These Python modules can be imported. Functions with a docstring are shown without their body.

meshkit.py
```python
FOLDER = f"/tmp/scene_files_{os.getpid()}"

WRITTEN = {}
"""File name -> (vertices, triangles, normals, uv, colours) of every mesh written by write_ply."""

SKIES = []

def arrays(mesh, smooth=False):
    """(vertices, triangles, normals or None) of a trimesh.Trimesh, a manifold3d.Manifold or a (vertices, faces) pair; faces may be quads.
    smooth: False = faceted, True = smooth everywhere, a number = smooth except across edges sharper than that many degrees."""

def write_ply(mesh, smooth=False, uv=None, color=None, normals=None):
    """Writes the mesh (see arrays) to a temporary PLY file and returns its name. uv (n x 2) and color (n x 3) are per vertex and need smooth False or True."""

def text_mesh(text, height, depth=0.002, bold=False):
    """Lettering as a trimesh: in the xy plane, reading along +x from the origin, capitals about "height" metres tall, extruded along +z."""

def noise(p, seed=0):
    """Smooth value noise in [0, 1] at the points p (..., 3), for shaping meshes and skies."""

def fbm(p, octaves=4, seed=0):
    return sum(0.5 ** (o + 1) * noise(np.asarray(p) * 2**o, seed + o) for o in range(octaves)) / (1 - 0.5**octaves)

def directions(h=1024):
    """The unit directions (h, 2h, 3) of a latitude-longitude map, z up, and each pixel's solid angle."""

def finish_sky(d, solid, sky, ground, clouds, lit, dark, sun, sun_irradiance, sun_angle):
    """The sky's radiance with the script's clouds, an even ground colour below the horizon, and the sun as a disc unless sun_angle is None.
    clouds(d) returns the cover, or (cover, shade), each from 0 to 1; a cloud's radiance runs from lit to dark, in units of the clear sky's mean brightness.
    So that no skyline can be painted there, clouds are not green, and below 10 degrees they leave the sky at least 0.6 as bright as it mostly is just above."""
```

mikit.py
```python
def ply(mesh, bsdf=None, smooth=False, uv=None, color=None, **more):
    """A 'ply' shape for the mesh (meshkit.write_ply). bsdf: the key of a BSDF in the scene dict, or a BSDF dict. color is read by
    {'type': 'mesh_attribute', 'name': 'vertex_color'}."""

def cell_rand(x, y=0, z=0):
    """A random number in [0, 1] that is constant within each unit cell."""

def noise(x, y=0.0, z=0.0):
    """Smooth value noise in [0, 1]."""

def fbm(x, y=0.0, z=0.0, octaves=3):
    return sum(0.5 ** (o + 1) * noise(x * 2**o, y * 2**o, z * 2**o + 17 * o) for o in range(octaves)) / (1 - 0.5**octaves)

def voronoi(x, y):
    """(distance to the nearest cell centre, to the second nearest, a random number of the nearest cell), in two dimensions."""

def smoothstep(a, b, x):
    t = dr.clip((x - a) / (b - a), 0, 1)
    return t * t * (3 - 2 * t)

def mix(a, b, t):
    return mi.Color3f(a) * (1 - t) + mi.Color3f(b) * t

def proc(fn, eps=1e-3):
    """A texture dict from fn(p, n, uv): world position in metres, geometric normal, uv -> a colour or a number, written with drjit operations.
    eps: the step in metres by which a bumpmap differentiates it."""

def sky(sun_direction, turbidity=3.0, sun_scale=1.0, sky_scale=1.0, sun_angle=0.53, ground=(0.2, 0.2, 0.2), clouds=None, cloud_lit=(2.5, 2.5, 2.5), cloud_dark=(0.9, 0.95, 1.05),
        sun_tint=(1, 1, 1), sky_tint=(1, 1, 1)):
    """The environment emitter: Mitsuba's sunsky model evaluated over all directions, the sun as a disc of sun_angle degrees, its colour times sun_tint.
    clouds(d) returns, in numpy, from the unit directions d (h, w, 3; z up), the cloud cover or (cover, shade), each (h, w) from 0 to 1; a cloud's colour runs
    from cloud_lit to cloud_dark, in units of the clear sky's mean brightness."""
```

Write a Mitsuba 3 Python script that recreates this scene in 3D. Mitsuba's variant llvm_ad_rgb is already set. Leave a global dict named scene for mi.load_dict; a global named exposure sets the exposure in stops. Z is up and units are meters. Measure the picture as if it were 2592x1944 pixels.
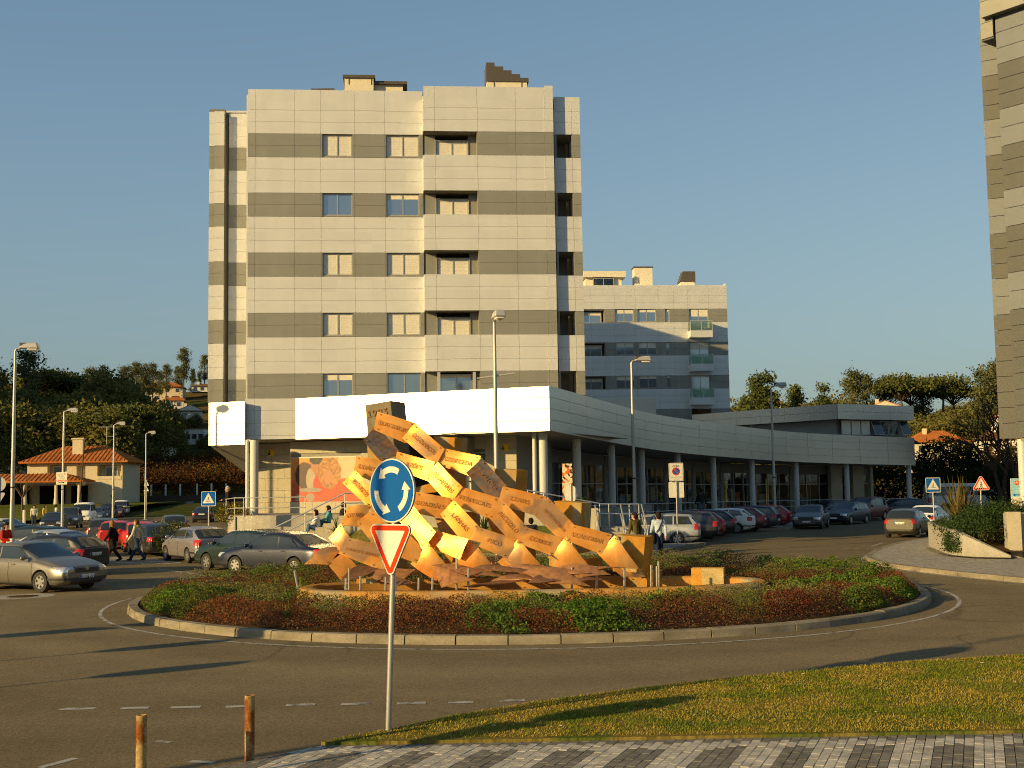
import math, random
import numpy as np, trimesh, mitsuba as mi, drjit as dr, manifold3d as m3
from shapely.geometry import Polygon
from shapely import affinity
import mikit, meshkit
from mikit import proc, noise, fbm, voronoi, cell_rand, smoothstep, mix
T = mi.ScalarTransform4f
Manifold = m3.Manifold
# ---------------------------------------------------------------- camera, sky, exposure
PITCH, ROLL, EYE = math.atan(0.0848), 0.0157, (0.0, 0.0, 2.9)
scene, labels = {}, {}
scene['camera'] = {'type': 'perspective', 'fov': 46.08, 'fov_axis': 'x', 'near_clip': 0.1, 'far_clip': 6000.0,
                   'to_world': T().look_at(origin=EYE, target=[0, math.cos(PITCH), EYE[2] + math.sin(PITCH)],
                                           up=[math.sin(ROLL), -math.sin(PITCH) * math.cos(ROLL), math.cos(PITCH) * math.cos(ROLL)])}
SUN = (-0.772, -0.574, 0.270)
scene['sky'] = mikit.sky(SUN, turbidity=2.6, sun_scale=1.0, sky_scale=0.96, sun_tint=(1.04, 1.05, 0.85), sky_tint=(0.93, 0.96, 0.96),
                         clouds=lambda d: 0.85 * np.exp(-np.maximum(d[..., 2], 0) / 0.16), cloud_lit=(0.52, 0.62, 0.58))
exposure = 2.38
# ---------------------------------------------------------------- helpers
class MB:
    """Collects triangles of one mesh."""
    def __init__(s): s.v, s.f, s.c, s.n = [], [], [], 0
    def add(s, v, f, col=None):
        v = np.asarray(v, float); f = np.asarray(f, int)
        if f.shape[1] == 4: f = np.vstack([f[:, [0, 1, 2]], f[:, [0, 2, 3]]])
        s.v.append(v); s.f.append(f + s.n); s.n += len(v)
        if col is not None: s.c.append(np.broadcast_to(np.asarray(col, float), (len(v), 3)))
        return s
    def tm(s, m, M=None, col=None):
        if hasattr(m, 'to_mesh'):
            q = m.to_mesh(); v, f = np.array(q.vert_properties[:, :3], float), np.array(q.tri_verts)
        else: v, f = np.array(m.vertices), np.array(m.faces)
        if M is not None: v = v @ np.asarray(M)[:3, :3].T + np.asarray(M)[:3, 3]
        return s.add(v, f, col)
    def box(s, c, size, rz=0.0, col=None, ax=None):
        v = np.array([[x, y, z] for x in (-.5, .5) for y in (-.5, .5) for z in (-.5, .5)]) * np.asarray(size, float)
        f = [[0, 1, 3, 2], [4, 6, 7, 5], [0, 4, 5, 1], [2, 3, 7, 6], [0, 2, 6, 4], [1, 5, 7, 3]]
        if ax is not None: v = v @ np.asarray(ax, float)
        elif rz: v = v @ rotz(rz)[:3, :3].T
        return s.add(v + np.asarray(c, float), f, col)
    def quad(s, a, b, c, d, col=None): return s.add([a, b, c, d], [[0, 1, 2, 3]], col)
    def tube(s, pts, r, n=10, caps=True, col=None):
        p = np.asarray(pts, float); r = np.broadcast_to(np.asarray(r, float), (len(p),))
        t = np.gradient(p, axis=0); t /= np.linalg.norm(t, axis=1, keepdims=True) + 1e-12
        ref = np.array([0, 0, 1.0]) if abs(t[0][2]) < .9 else np.array([1.0, 0, 0])
        V = []
        for i in range(len(p)):
            a = np.cross(t[i], ref); a /= np.linalg.norm(a) + 1e-12; b = np.cross(t[i], a)
            th = np.arange(n) * 2 * np.pi / n
            V.append(p[i] + r[i] * (np.cos(th)[:, None] * a + np.sin(th)[:, None] * b))
        V = np.vstack(V); F = []
        for i in range(len(p) - 1):
            for j in range(n):
                F.append([i * n + j, i * n + (j + 1) % n, (i + 1) * n + (j + 1) % n, (i + 1) * n + j])
        F = np.array(F); F = np.vstack([F[:, [0, 1, 2]], F[:, [0, 2, 3]]])
        if caps:
            k = len(V); V = np.vstack([V, p[0], p[-1]]); L = (len(p) - 1) * n
            F = np.vstack([F, [[k, (j + 1) % n, j] for j in range(n)], [[k + 1, L + j, L + (j + 1) % n] for j in range(n)]])
        return s.add(V, F, col)
    def prism(s, poly, z0, z1, M=None, col=None):
        """2-D polygon (list or shapely) extruded from z0 to z1, then placed by M."""
        poly = poly if hasattr(poly, 'exterior') else Polygon(poly)
        m = trimesh.creation.extrude_polygon(poly, z1 - z0, engine='earcut'); m.apply_translation([0, 0, z0])
        return s.tm(m, M, col)
    def mesh(s): return trimesh.Trimesh(np.vstack(s.v), np.vstack(s.f), process=False)
    def colors(s): return np.vstack(s.c)
def rotz(a):
    c, s = math.cos(a), math.sin(a); M = np.eye(4); M[:2, :2] = [[c, -s], [s, c]]; return M
def place(x, y, z=0, a=0): M = rotz(a); M[:3, 3] = (x, y, z); return M
def frame(o, ux, uy, uz):
    M = np.eye(4); M[:3, 0], M[:3, 1], M[:3, 2], M[:3, 3] = ux, uy, uz, o; return M
def W(M): return T(np.asarray(M, float).tolist())
def ref(b): return {'type': 'ref', 'id': b}
def num(key):
    if key not in scene and key not in labels: return key
    base = key; i = COUNT.get(base, 0)
    while True:
        i += 1; k = f'{base}_{i:03d}'
        if k not in scene and k not in labels: COUNT[base] = i; return k
COUNT = {}
def thing(name, label, cat, group=None):
    k = num(name); labels[k] = {'label': label, 'category': cat}
    if group: labels[k]['group'] = group
    return k
def tag(k, label=None, cat=None, group=None, kind=None):
    d = labels.setdefault(k, {})
    for a, b in (('label', label), ('category', cat), ('group', group), ('kind', kind)):
        if b: d[a] = b
    return k
def put(name, shape, parent=None):
    """ONE entry of scene."""
    k = num(f'{parent}__{name}' if parent else name); scene[k] = shape; return k
def obj(name, mesh, bsdf, parent=None, smooth=False, M=None, color=None):
    if isinstance(mesh, MB):
        color = mesh.colors() if mesh.c else color
        mesh = mesh.mesh()
    d = mikit.ply(mesh, bsdf, smooth=smooth, color=color)
    if M is not None: d['to_world'] = W(M)
    return put(name, d, parent)
def solo(name, mesh, bsdf, label, cat, group=None, **kw):
    k = num(name)
    if isinstance(mesh, MB): color = mesh.colors() if mesh.c else None; mesh = mesh.mesh()
    else: color = kw.pop('color', None)
    M = kw.pop('M', None); d = mikit.ply(mesh, bsdf, color=color, **kw)
    if M is not None: d['to_world'] = W(M)
    scene[k] = d; return tag(k, label, cat, group)
def struct(name, mesh, bsdf, smooth=False, kind='structure', label=None, color=None):
    if isinstance(mesh, MB): color = mesh.colors() if mesh.c else color; mesh = mesh.mesh()
    k = num(name); scene[k] = mikit.ply(mesh, bsdf, smooth=smooth, color=color); tag(k, label, None, None, kind); return k
def cube(name, M, size, c, bsdf, parent):
    """A box of this size centred at c in the frame M."""
    S = np.eye(4); S[0, 0], S[1, 1], S[2, 2] = np.asarray(size, float) / 2; S[:3, 3] = c
    return put(name, {'type': 'cube', 'to_world': W(np.asarray(M) @ S), 'bsdf': ref(bsdf)}, parent)
def text_on(s, h, M, bsdf, parent, name='lettering', depth=0.003, bold=False, center=True):
    m = meshkit.text_mesh(s, h, depth, bold)
    if center: m.apply_translation([-m.bounds[:, 0].mean(), -h / 2, 0])
    return obj(name, m, bsdf, parent, M=M)
def grid_surface(fn, us, vs):
    U, V = np.meshgrid(us, vs, indexing='ij'); P = np.stack(fn(U, V), -1)
    n, m = U.shape; i, j = np.meshgrid(np.arange(n - 1), np.arange(m - 1), indexing='ij'); k = i * m + j
    return trimesh.Trimesh(P.reshape(-1, 3), np.vstack([np.stack([k, k + m, k + m + 1], -1).reshape(-1, 3), np.stack([k, k + m + 1, k + 1], -1).reshape(-1, 3)]), process=False)
def poly_sheet(pts, z):
    p = Polygon(pts) if not hasattr(pts, 'exterior') else pts
    v, f = trimesh.creation.triangulate_polygon(p, engine='earcut')
    v = np.c_[v, np.full(len(v), z)]
    n = np.cross(v[f[:, 1]] - v[f[:, 0]], v[f[:, 2]] - v[f[:, 0]])[:, 2]; f = np.asarray(f); f[n < 0] = f[n < 0][:, ::-1]
    return trimesh.Trimesh(v, f, process=False)
# ---------------------------------------------------------------- materials
def rgb(*c): return {'type': 'rgb', 'value': list(c)}
def two(b): return {'type': 'twosided', 'bsdf': b}
def pbr(c, rough=0.6, metal=0.0, **kw):
    c = c if isinstance(c, dict) else rgb(*c)
    return two({'type': 'principled', 'base_color': c, 'roughness': rough, 'metallic': metal, **kw})
def diff(c): return two({'type': 'diffuse', 'reflectance': c if isinstance(c, dict) else rgb(*c)})
def asphalt(p, n, uv):
    a = fbm(p.x * 0.35, p.y * 0.9, 0.0, 3); b = noise(p.x * 55, p.y * 55); c = fbm(p.x * 3, p.y * 3, 5.0, 3)
    r = dr.sqrt(dr.square(p.x - 0.34) + dr.square(p.y - 32.63))
    worn = dr.exp(-dr.square((r - 13.3) / 0.9)) + 0.8 * dr.exp(-dr.square((r - 15.3) / 0.7)) + 0.5 * dr.exp(-dr.square((r - 11.2) / 0.5))
    k = (0.150 + 0.045 * (a - 0.5) + 0.022 * (c - 0.5)) * (0.72 + 0.56 * b) * (1 + 0.20 * worn)
    crack = smoothstep(0.03, 0.0, dr.abs(noise(p.x * 0.55, p.y * 0.55, 3.0) - 0.5)) * smoothstep(0.5, 0.6, noise(p.x * 0.2, p.y * 0.2, 9.0))
    k = k * (1 - 0.25 * crack)
    return mi.Color3f(k * 1.20, k * 0.97, k * 0.60)
scene['asphalt'] = diff(proc(asphalt))
def paint_worn(p, n, uv):
    w = smoothstep(0.20, 0.52, fbm(p.x * 9, p.y * 9, 2.0, 3)); g = 0.17 + 0.22 * w
    return mi.Color3f(g, g * 0.97, g * 0.88)
scene['road_paint'] = diff(proc(paint_worn))
def concrete(p, n, uv):
    a = fbm(p.x * 1.3, p.y * 1.3, p.z * 1.3, 4); b = noise(p.x * 60, p.y * 60, p.z * 60); s = fbm(p.x * 6, p.y * 6, p.z * 0.8, 3)
    k = 0.35 * (0.72 + 0.5 * a) * (0.88 + 0.24 * b) * (0.85 + 0.3 * s)
    return mi.Color3f(k, k * 0.94, k * 0.80)
scene['concrete'] = diff(proc(concrete))
def kerbstone(p, n, uv):
    a = fbm(p.x * 2.2, p.y * 2.2, p.z * 5, 4); b = noise(p.x * 45, p.y * 45, p.z * 45)
    k = 0.25 * (0.45 + 1.0 * a) * (0.85 + 0.3 * b)
    return mi.Color3f(k, k * 0.88, k * 0.66)
scene['kerbstone'] = diff(proc(kerbstone))
def granite(p, n, uv):
    a = fbm(p.x * 1.1, p.y * 1.1, p.z * 1.1, 3); b = noise(p.x * 40, p.y * 40, p.z * 40)
    k = 0.46 * (0.80 + 0.35 * a) * (0.9 + 0.2 * b)
    return mi.Color3f(k, k * 0.90, k * 0.66)
scene['granite'] = diff(proc(granite))
def pav(base):
    def f(p, n, uv):
        k = base * 1.15 * (0.75 + 0.5 * noise(p.x * 9.7, p.y * 9.7)) * (0.85 + 0.3 * noise(p.x * 90, p.y * 90))
        return mi.Color3f(k * 1.04, k * 0.97, k * 0.83)
    return f
scene['paver_light'] = diff(proc(pav(0.35))); scene['paver_dark'] = diff(proc(pav(0.15)))
scene['sidewalk'] = diff(proc(pav(0.27)))
def soil(p, n, uv):
    k = 0.5 + fbm(p.x * 3, p.y * 3, 0.0, 4); return mi.Color3f(0.085, 0.055, 0.028) * k
scene['soil'] = diff(proc(soil))
def turf(p, n, uv):
    t = smoothstep(0.40, 0.62, fbm(p.x * 1.6, p.y * 1.6, 1.0, 4)); k = 0.6 + 0.8 * noise(p.x * 40, p.y * 40)
    return mix(mi.Color3f(0.17, 0.135, 0.035), mi.Color3f(0.085, 0.105, 0.022), t) * k
scene['turf'] = diff(proc(turf))
def field(p, n, uv):
    t = fbm(p.x * 0.05, p.y * 0.05, 0.0, 4); k = 0.6 + 0.8 * fbm(p.x * 0.6, p.y * 0.6, 2.0, 3)
    return mix(mi.Color3f(0.055, 0.065, 0.02), mi.Color3f(0.12, 0.085, 0.035), smoothstep(0.35, 0.65, t)) * k
scene['field'] = diff(proc(field))
def panel(c, amp):
    def f(p, n, uv):
        streak = fbm(p.x * 2.1, p.y * 2.1, p.z * 0.22, 3); k = 1 + amp * (streak - 0.5)
        q = cell_rand(dr.floor(p.x / 1.7), dr.floor(p.z / 0.595)); k = k * (0.97 + 0.06 * q)
        return mi.Color3f(*c) * k
    return f
# coated aluminium cladding: satin, part metallic
scene['panel_light'] = pbr(proc(panel((0.58, 0.58, 0.56), 0.13)), 0.42, 0.2)
scene['panel_dark'] = pbr(proc(panel((0.225, 0.223, 0.195), 0.15)), 0.45, 0.15)
scene['panel_light_dimmed'] = pbr(proc(panel((0.130, 0.145, 0.165), 0.12)), 0.6, 0.0)  # right tower: weaker light put into a darker, bluer base colour
scene['panel_dark_dimmed'] = pbr(proc(panel((0.062, 0.066, 0.064), 0.12)), 0.6, 0.0)  # dark bands of the right tower, dimmed in their colour likewise
scene['panel_gloss'] = pbr(proc(panel((0.52, 0.49, 0.45), 0.05)), 0.36, 0.95)
scene['joint'] = diff((0.19, 0.18, 0.155))
scene['render_cream'] = diff((0.66, 0.60, 0.46))
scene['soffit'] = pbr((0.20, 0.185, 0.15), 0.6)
scene['frame_metal'] = pbr((0.36, 0.345, 0.30), 0.4, 0.3)
scene['frame_light'] = pbr((0.45, 0.44, 0.42), 0.4, 0.3)
scene['blind'] = diff((0.70, 0.66, 0.54))
scene['window_glass'] = two({'type': 'principled', 'base_color': rgb(0.035, 0.045, 0.05), 'roughness': 0.05, 'specular': 0.9})
scene['pane_clear'] = {'type': 'thindielectric'}
scene['pane_mirror'] = pbr((.34, .40, .44), .06, .85)
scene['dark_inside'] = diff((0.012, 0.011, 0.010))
scene['cap_dark'] = pbr((0.07, 0.06, 0.05), 0.6)
scene['column_paint'] = pbr((0.50, 0.50, 0.47), 0.5)
scene['galv'] = pbr((0.42, 0.42, 0.40), 0.42, 0.5)
scene['steel_rail'] = pbr((0.72, 0.71, 0.68), 0.25, 0.9)
scene['white_plastic'] = pbr((0.78, 0.76, 0.72), 0.4)
scene['black'] = pbr((0.02, 0.02, 0.02), 0.5)
scene['vcol'] = diff({'type': 'mesh_attribute', 'name': 'vertex_color'})
scene['leaf'] = {'type': 'principledthin', 'base_color': {'type': 'mesh_attribute', 'name': 'vertex_color'}, 'roughness': 0.6, 'diff_trans': 0.55, 'spec_trans': 0.0}
scene['bark'] = diff((0.12, 0.09, 0.06))
# ---------------------------------------------------------------- ground, road, island, lawn, pavements
CX, CY, RI = 0.34, 32.63, 10.23
def circle(cx, cy, r, n=96, a0=0, a1=2 * math.pi):
    return [(cx + r * math.cos(a), cy + r * math.sin(a)) for a in np.linspace(a0, a1, n, endpoint=False)]
struct('ground', poly_sheet([(-900, -300), (900, -300), (900, 1500), (-900, 1500)], -0.02), 'field')
struct('road', poly_sheet([(-75, -12), (75, -12), (75, 90), (60, 150), (-20, 120), (-36, 190), (-52, 190), (-60, 100), (-75, 80)], 0.0), 'asphalt')
def ribbon(pts, w, z=0.004):
    p = np.asarray(pts, float); t = np.gradient(p, axis=0); t /= np.linalg.norm(t, axis=1, keepdims=True)
    nrm = np.c_[-t[:, 1], t[:, 0]] * w / 2; n = len(p)
    v = np.c_[np.vstack([p + nrm, p - nrm]), np.full(2 * n, z)]
    f = [[i, i + n, i + n + 1, i + 1] for i in range(n - 1)]
    return v, np.array(f)
marks = MB()
for pts in (circle(CX, CY, RI + 0.62, 200, -math.pi * 1.02, 0.1),):
    marks.add(*ribbon(pts, 0.09))
edge = struct('edge_line', marks, 'road_paint')
dash = [(-6.16, 16.52, -5.69, 16.54), (-5.33, 16.51, -4.96, 16.53), (-4.67, 16.51, -4.26, 16.53), (-3.92, 16.5, -3.56, 16.54), (-3.12, 16.55, -2.73, 16.58), (-2.38, 16.55, -1.98, 16.57),
        (-1.62, 16.54, -1.23, 16.57), (-0.93, 16.54, -0.59, 16.57), (-0.24, 16.62, 0.11, 16.66), (0.47, 16.66, 0.81, 16.71), (1.19, 16.76, 1.51, 16.82)]
give = struct('give_way_line', MB().add(*ribbon([(-9, 15.1), (-6.87, 16.3)], 0.05)), 'road_paint')
for i, (a, b, c, d) in enumerate(dash):
    m = MB(); m.add(*ribbon([(a, b), (c, d)], 0.15)); obj('road_dash', m, 'road_paint', give)
m = MB()
for seg in ([(-4.23, 14.33), (-4.02, 14.25)], [(-3.53, 13.25), (-3.25, 13.17)], [(-5.07, 13.06), (-4.85, 13.5)], [(13.97, 51.76), (14.77, 51.87)], [(15.11, 52.0), (15.74, 51.57)], [(15.78, 53.63), (17.17, 56.53)], [(16.35, 53.45), (17.95, 56.27)],
            [(-13.47, 45.86), (-11.85, 43.61), (-10.88, 42.1), (-9.35, 39.41)], [(-16, 47.0), (-11.5, 43.3)], [(-13.2, 40.4), (-10.4, 40.9)]):
    m.add(*ribbon(seg, 0.10))
for k in range(6): m.add(*ribbon([(-17 - 0.4 * k, 49 + k * 1.0), (-13.6 - 0.4 * k, 49.4 + k * 1.0)], 0.45))
struct('road_marking', m, 'road_paint')
manhole = MB(); manhole.prism(circle(-13.95, 34.5, 0.42, 24), 0.003, 0.008)
k = thing('manhole_cover', 'round rusty manhole cover in the road before the grey saloon', 'manhole cover'); obj('lid', manhole, 'soil', k)
mm = MB(); mm.prism(Polygon(circle(-13.95, 34.5, 0.85, 30), [circle(-13.95, 34.5, 0.44, 24)]), 0.002, 0.005); obj('surround', mm, 'concrete', k)
# island: kerb stones, each its own piece
isl = struct('island_ground', grid_surface(lambda u, v: (CX + v * np.cos(u), CY + v * np.sin(u), 0.13 + 0.06 * np.clip((10.0 - v) / 3.2, 0, 1)), np.linspace(0, 2 * math.pi, 97), np.array([0, 3, 6, 6.8, 7.5, 8.3, 9, 9.6, 10.02])), 'soil')
rng = np.random.default_rng(3)
NK = 66
for i in range(NK):
    a0, a1 = 2 * math.pi * i / NK + 0.0012, 2 * math.pi * (i + 1) / NK - 0.0012
    ro, ri, h = RI + rng.uniform(-.008, .008), RI - 0.24, 0.165 + rng.uniform(-.008, .008)
    aa = np.linspace(a0, a1, 4); pr = [(ro - 0.025, 0), ]
    prof = [(ro, -0.02), (ro - 0.01, h - 0.03), (ro - 0.04, h), (ri, h), (ri, 0.0)]
    V = np.array([[CX + r * math.cos(a), CY + r * math.sin(a), z] for a in aa for r, z in prof]); n = 5
    Fq = [[k * n + j, k * n + (j + 1) % n, (k + 1) * n + (j + 1) % n, (k + 1) * n + j] for k in range(3) for j in range(n)]
    Ft = [[0, j, j + 1] for j in (1, 2, 3)] + [[15, 15 + j + 1, 15 + j] for j in (1, 2, 3)]
    mb = MB(); mb.add(V, Fq); mb.add(V, Ft); obj('kerb_stone', mb, 'kerbstone', isl)
# near lawn and block pavement
LE = [(-2.2, 13.76), (-1.53, 14.39), (-0.78, 15.2), (0.27, 16.09), (1.32, 16.78), (2.4, 17.4), (3.49, 17.93), (4.72, 18.48), (6.12, 19.07), (8.11, 19.6), (11, 20.2), (14, 20.4)]
lawn_poly = [(14, 13.85)] + [(-2.15, 13.72)] + LE
def lawn_top(z=0.085):
    m = poly_sheet(lawn_poly, z); return m
lb = MB(); lb.prism(Polygon(lawn_poly), -0.02, 0.085); struct('lawn', lb, 'turf')
PE = [(-2.1, 13.86), (-2.55, 13.35), (-3.0, 12.86), (-4.0, 12.02), (-5.2, 11.1), (-8, 9), (-8, 4), (14, 4), (14, 13.85)]
pvb = MB(); pvb.prism(Polygon(PE), -0.03, 0.02); pave = struct('pavement', pvb, 'joint')
S = np.array([0.36, 0.933]); N = np.array([0.933, -0.36])
cand = []
PP = Polygon(PE).buffer(-0.015)
for row in range(-140, 200):
    for col in range(0, 60):
        c = np.array([-2.0, 12.0]) + N * (row * 0.1 + 0.05) + S * ((col - 16) * 0.2 + (0.1 if row % 2 else 0))
        if not (11.6 < c[1] < 13.86 and -4.6 < c[0] < 7.2): continue
        blk = Polygon([tuple(c + N * a * 0.046 + S * b * 0.096) for a, b in ((-1, -1), (1, -1), (1, 1), (-1, 1))]).intersection(PP)
        if blk.geom_type != 'Polygon' or blk.area < 0.002: continue
        edge_d = 13.86 - c[1]
        band = ((c[0] - c[1] * S[0] / S[1]) + 4.72) / 0.815
        dark = (band % 1.0) < 0.5 and edge_d > 0.55
        if 0.0 < edge_d < 0.28: dark = True
        cand.append((abs(c[0]) * 0.1 + c[1] if c[1] > 12.35 else 99, blk, dark, rng.uniform(-.003, .003)))
cand.sort(key=lambda t: t[0])
restl, restd = MB(), MB()
for i, (d, blk, dark, dz) in enumerate(cand):
    if i < 290:
        mb = MB(); mb.prism(blk, 0.0, 0.05 + dz); obj('paver', mb, 'paver_dark' if dark else 'paver_light', pave)
    else: (restd if dark else restl).prism(blk, 0.0, 0.05 + dz)
for mb, b in ((restl, 'paver_light'), (restd, 'paver_dark')):
    tag(obj('paver', mb, b, pave), kind='stuff')
far = MB(); far.prism(Polygon([(-8, 9), (-8, 4), (14, 4), (14, 13.84), (7.3, 13.84), (7.3, 11.62), (-4.6, 11.62)]), 0.02, 0.05); obj('slab', far, 'paver_light', pave)
# footways beyond the roundabout
def footway(name, outline, kerb_pts, h=0.14, step=1.0, m='sidewalk'):
    mb = MB(); mb.prism(Polygon(outline), -0.02, h - 0.004); k = struct(name, mb, m)
    p = np.asarray(kerb_pts, float); L = np.r_[0, np.cumsum(np.linalg.norm(np.diff(p, axis=0), axis=1))]
    n = int(L[-1] / step); q = np.c_[np.interp(np.linspace(0, L[-1], n + 1), L, p[:, 0]), np.interp(np.linspace(0, L[-1], n + 1), L, p[:, 1])]
    for a, b in zip(q[:-1], q[1:]):
        d = b - a; l = np.linalg.norm(d); ang = math.atan2(d[1], d[0])
        obj('kerb_stone', MB().box([*(a + b) / 2, h / 2], [l - 0.012, 0.22, h + 0.004], ang), 'kerbstone', k)
    return k
RK = [(44, 92.5), (33, 76), (24.5, 64.5), (22.2, 60.7), (18.9, 56.9), (16.4, 52.6), (14.39, 48.36), (12.95, 44.54), (12.51, 41.46), (12.72, 38.98), (13.36, 36.39), (14.15, 33.83), (15.5, 31), (18, 27.5), (22, 24), (28, 21)]
footway('right_footway', RK + [(60, 21), (60, 92.5)], RK)
rb = MB(); rb.add(*ribbon([(x - 0.30, y - 0.05) for x, y in RK[6:]], 0.09)); struct('edge_line', rb, 'road_paint')
MK = [(-13.0, 54.6), (-11.7, 53.2), (-8, 51.8), (-3, 50.6), (2, 49.6), (5.56, 49.56), (7.01, 52.78), (8.2, 55.49), (9.0, 57.0), (6.8, 58.5), (6.9, 61.0), (9.2, 68), (12, 72), (17, 74), (21, 82), (29, 92), (34, 96)]
footway('front_footway', MK + [(34, 105), (-14, 105), (-14, 56)], MK)
# ---------------------------------------------------------------- clad buildings
def wall_frame(x, y, z, yaw):
    """u along the wall to the right, v outwards (towards the viewer), w up."""
    c, s = math.cos(yaw), math.sin(yaw)
    return frame((x, y, z), (c, s, 0), (s, -c, 0), (0, 0, 1))
P = 0.595
def clad(parent, M, u0, u1, rows, seams, kind, openings=(), t=0.05, gap=0.011, z0=0.0, name='panel', off=0.0):
    """Panels as single pieces: rows of height P counted up from z0; kind(row) gives the material; openings (u0,u1,z0,z1) stay free."""
    us = [u0] + [s for s in seams if u0 < s < u1] + [u1]
    for r in rows:
        za, zb = z0 + r * P, z0 + (r + 1) * P
        cuts = sorted(set(us + [x for o in openings if o[2] < zb - .01 and o[3] > za + .01 for x in o[:2] if u0 < x < u1]))
        for a, b in zip(cuts[:-1], cuts[1:]):
            mid = (a + b) / 2
            if any(o[0] < mid < o[1] and o[2] < zb - .01 and o[3] > za + .01 for o in openings): continue
            if b - a < 0.03: continue
            cube(name, M, (b - a - gap, t, P - gap), (mid, t / 2 + off, (za + zb) / 2), kind(r), parent)
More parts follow.
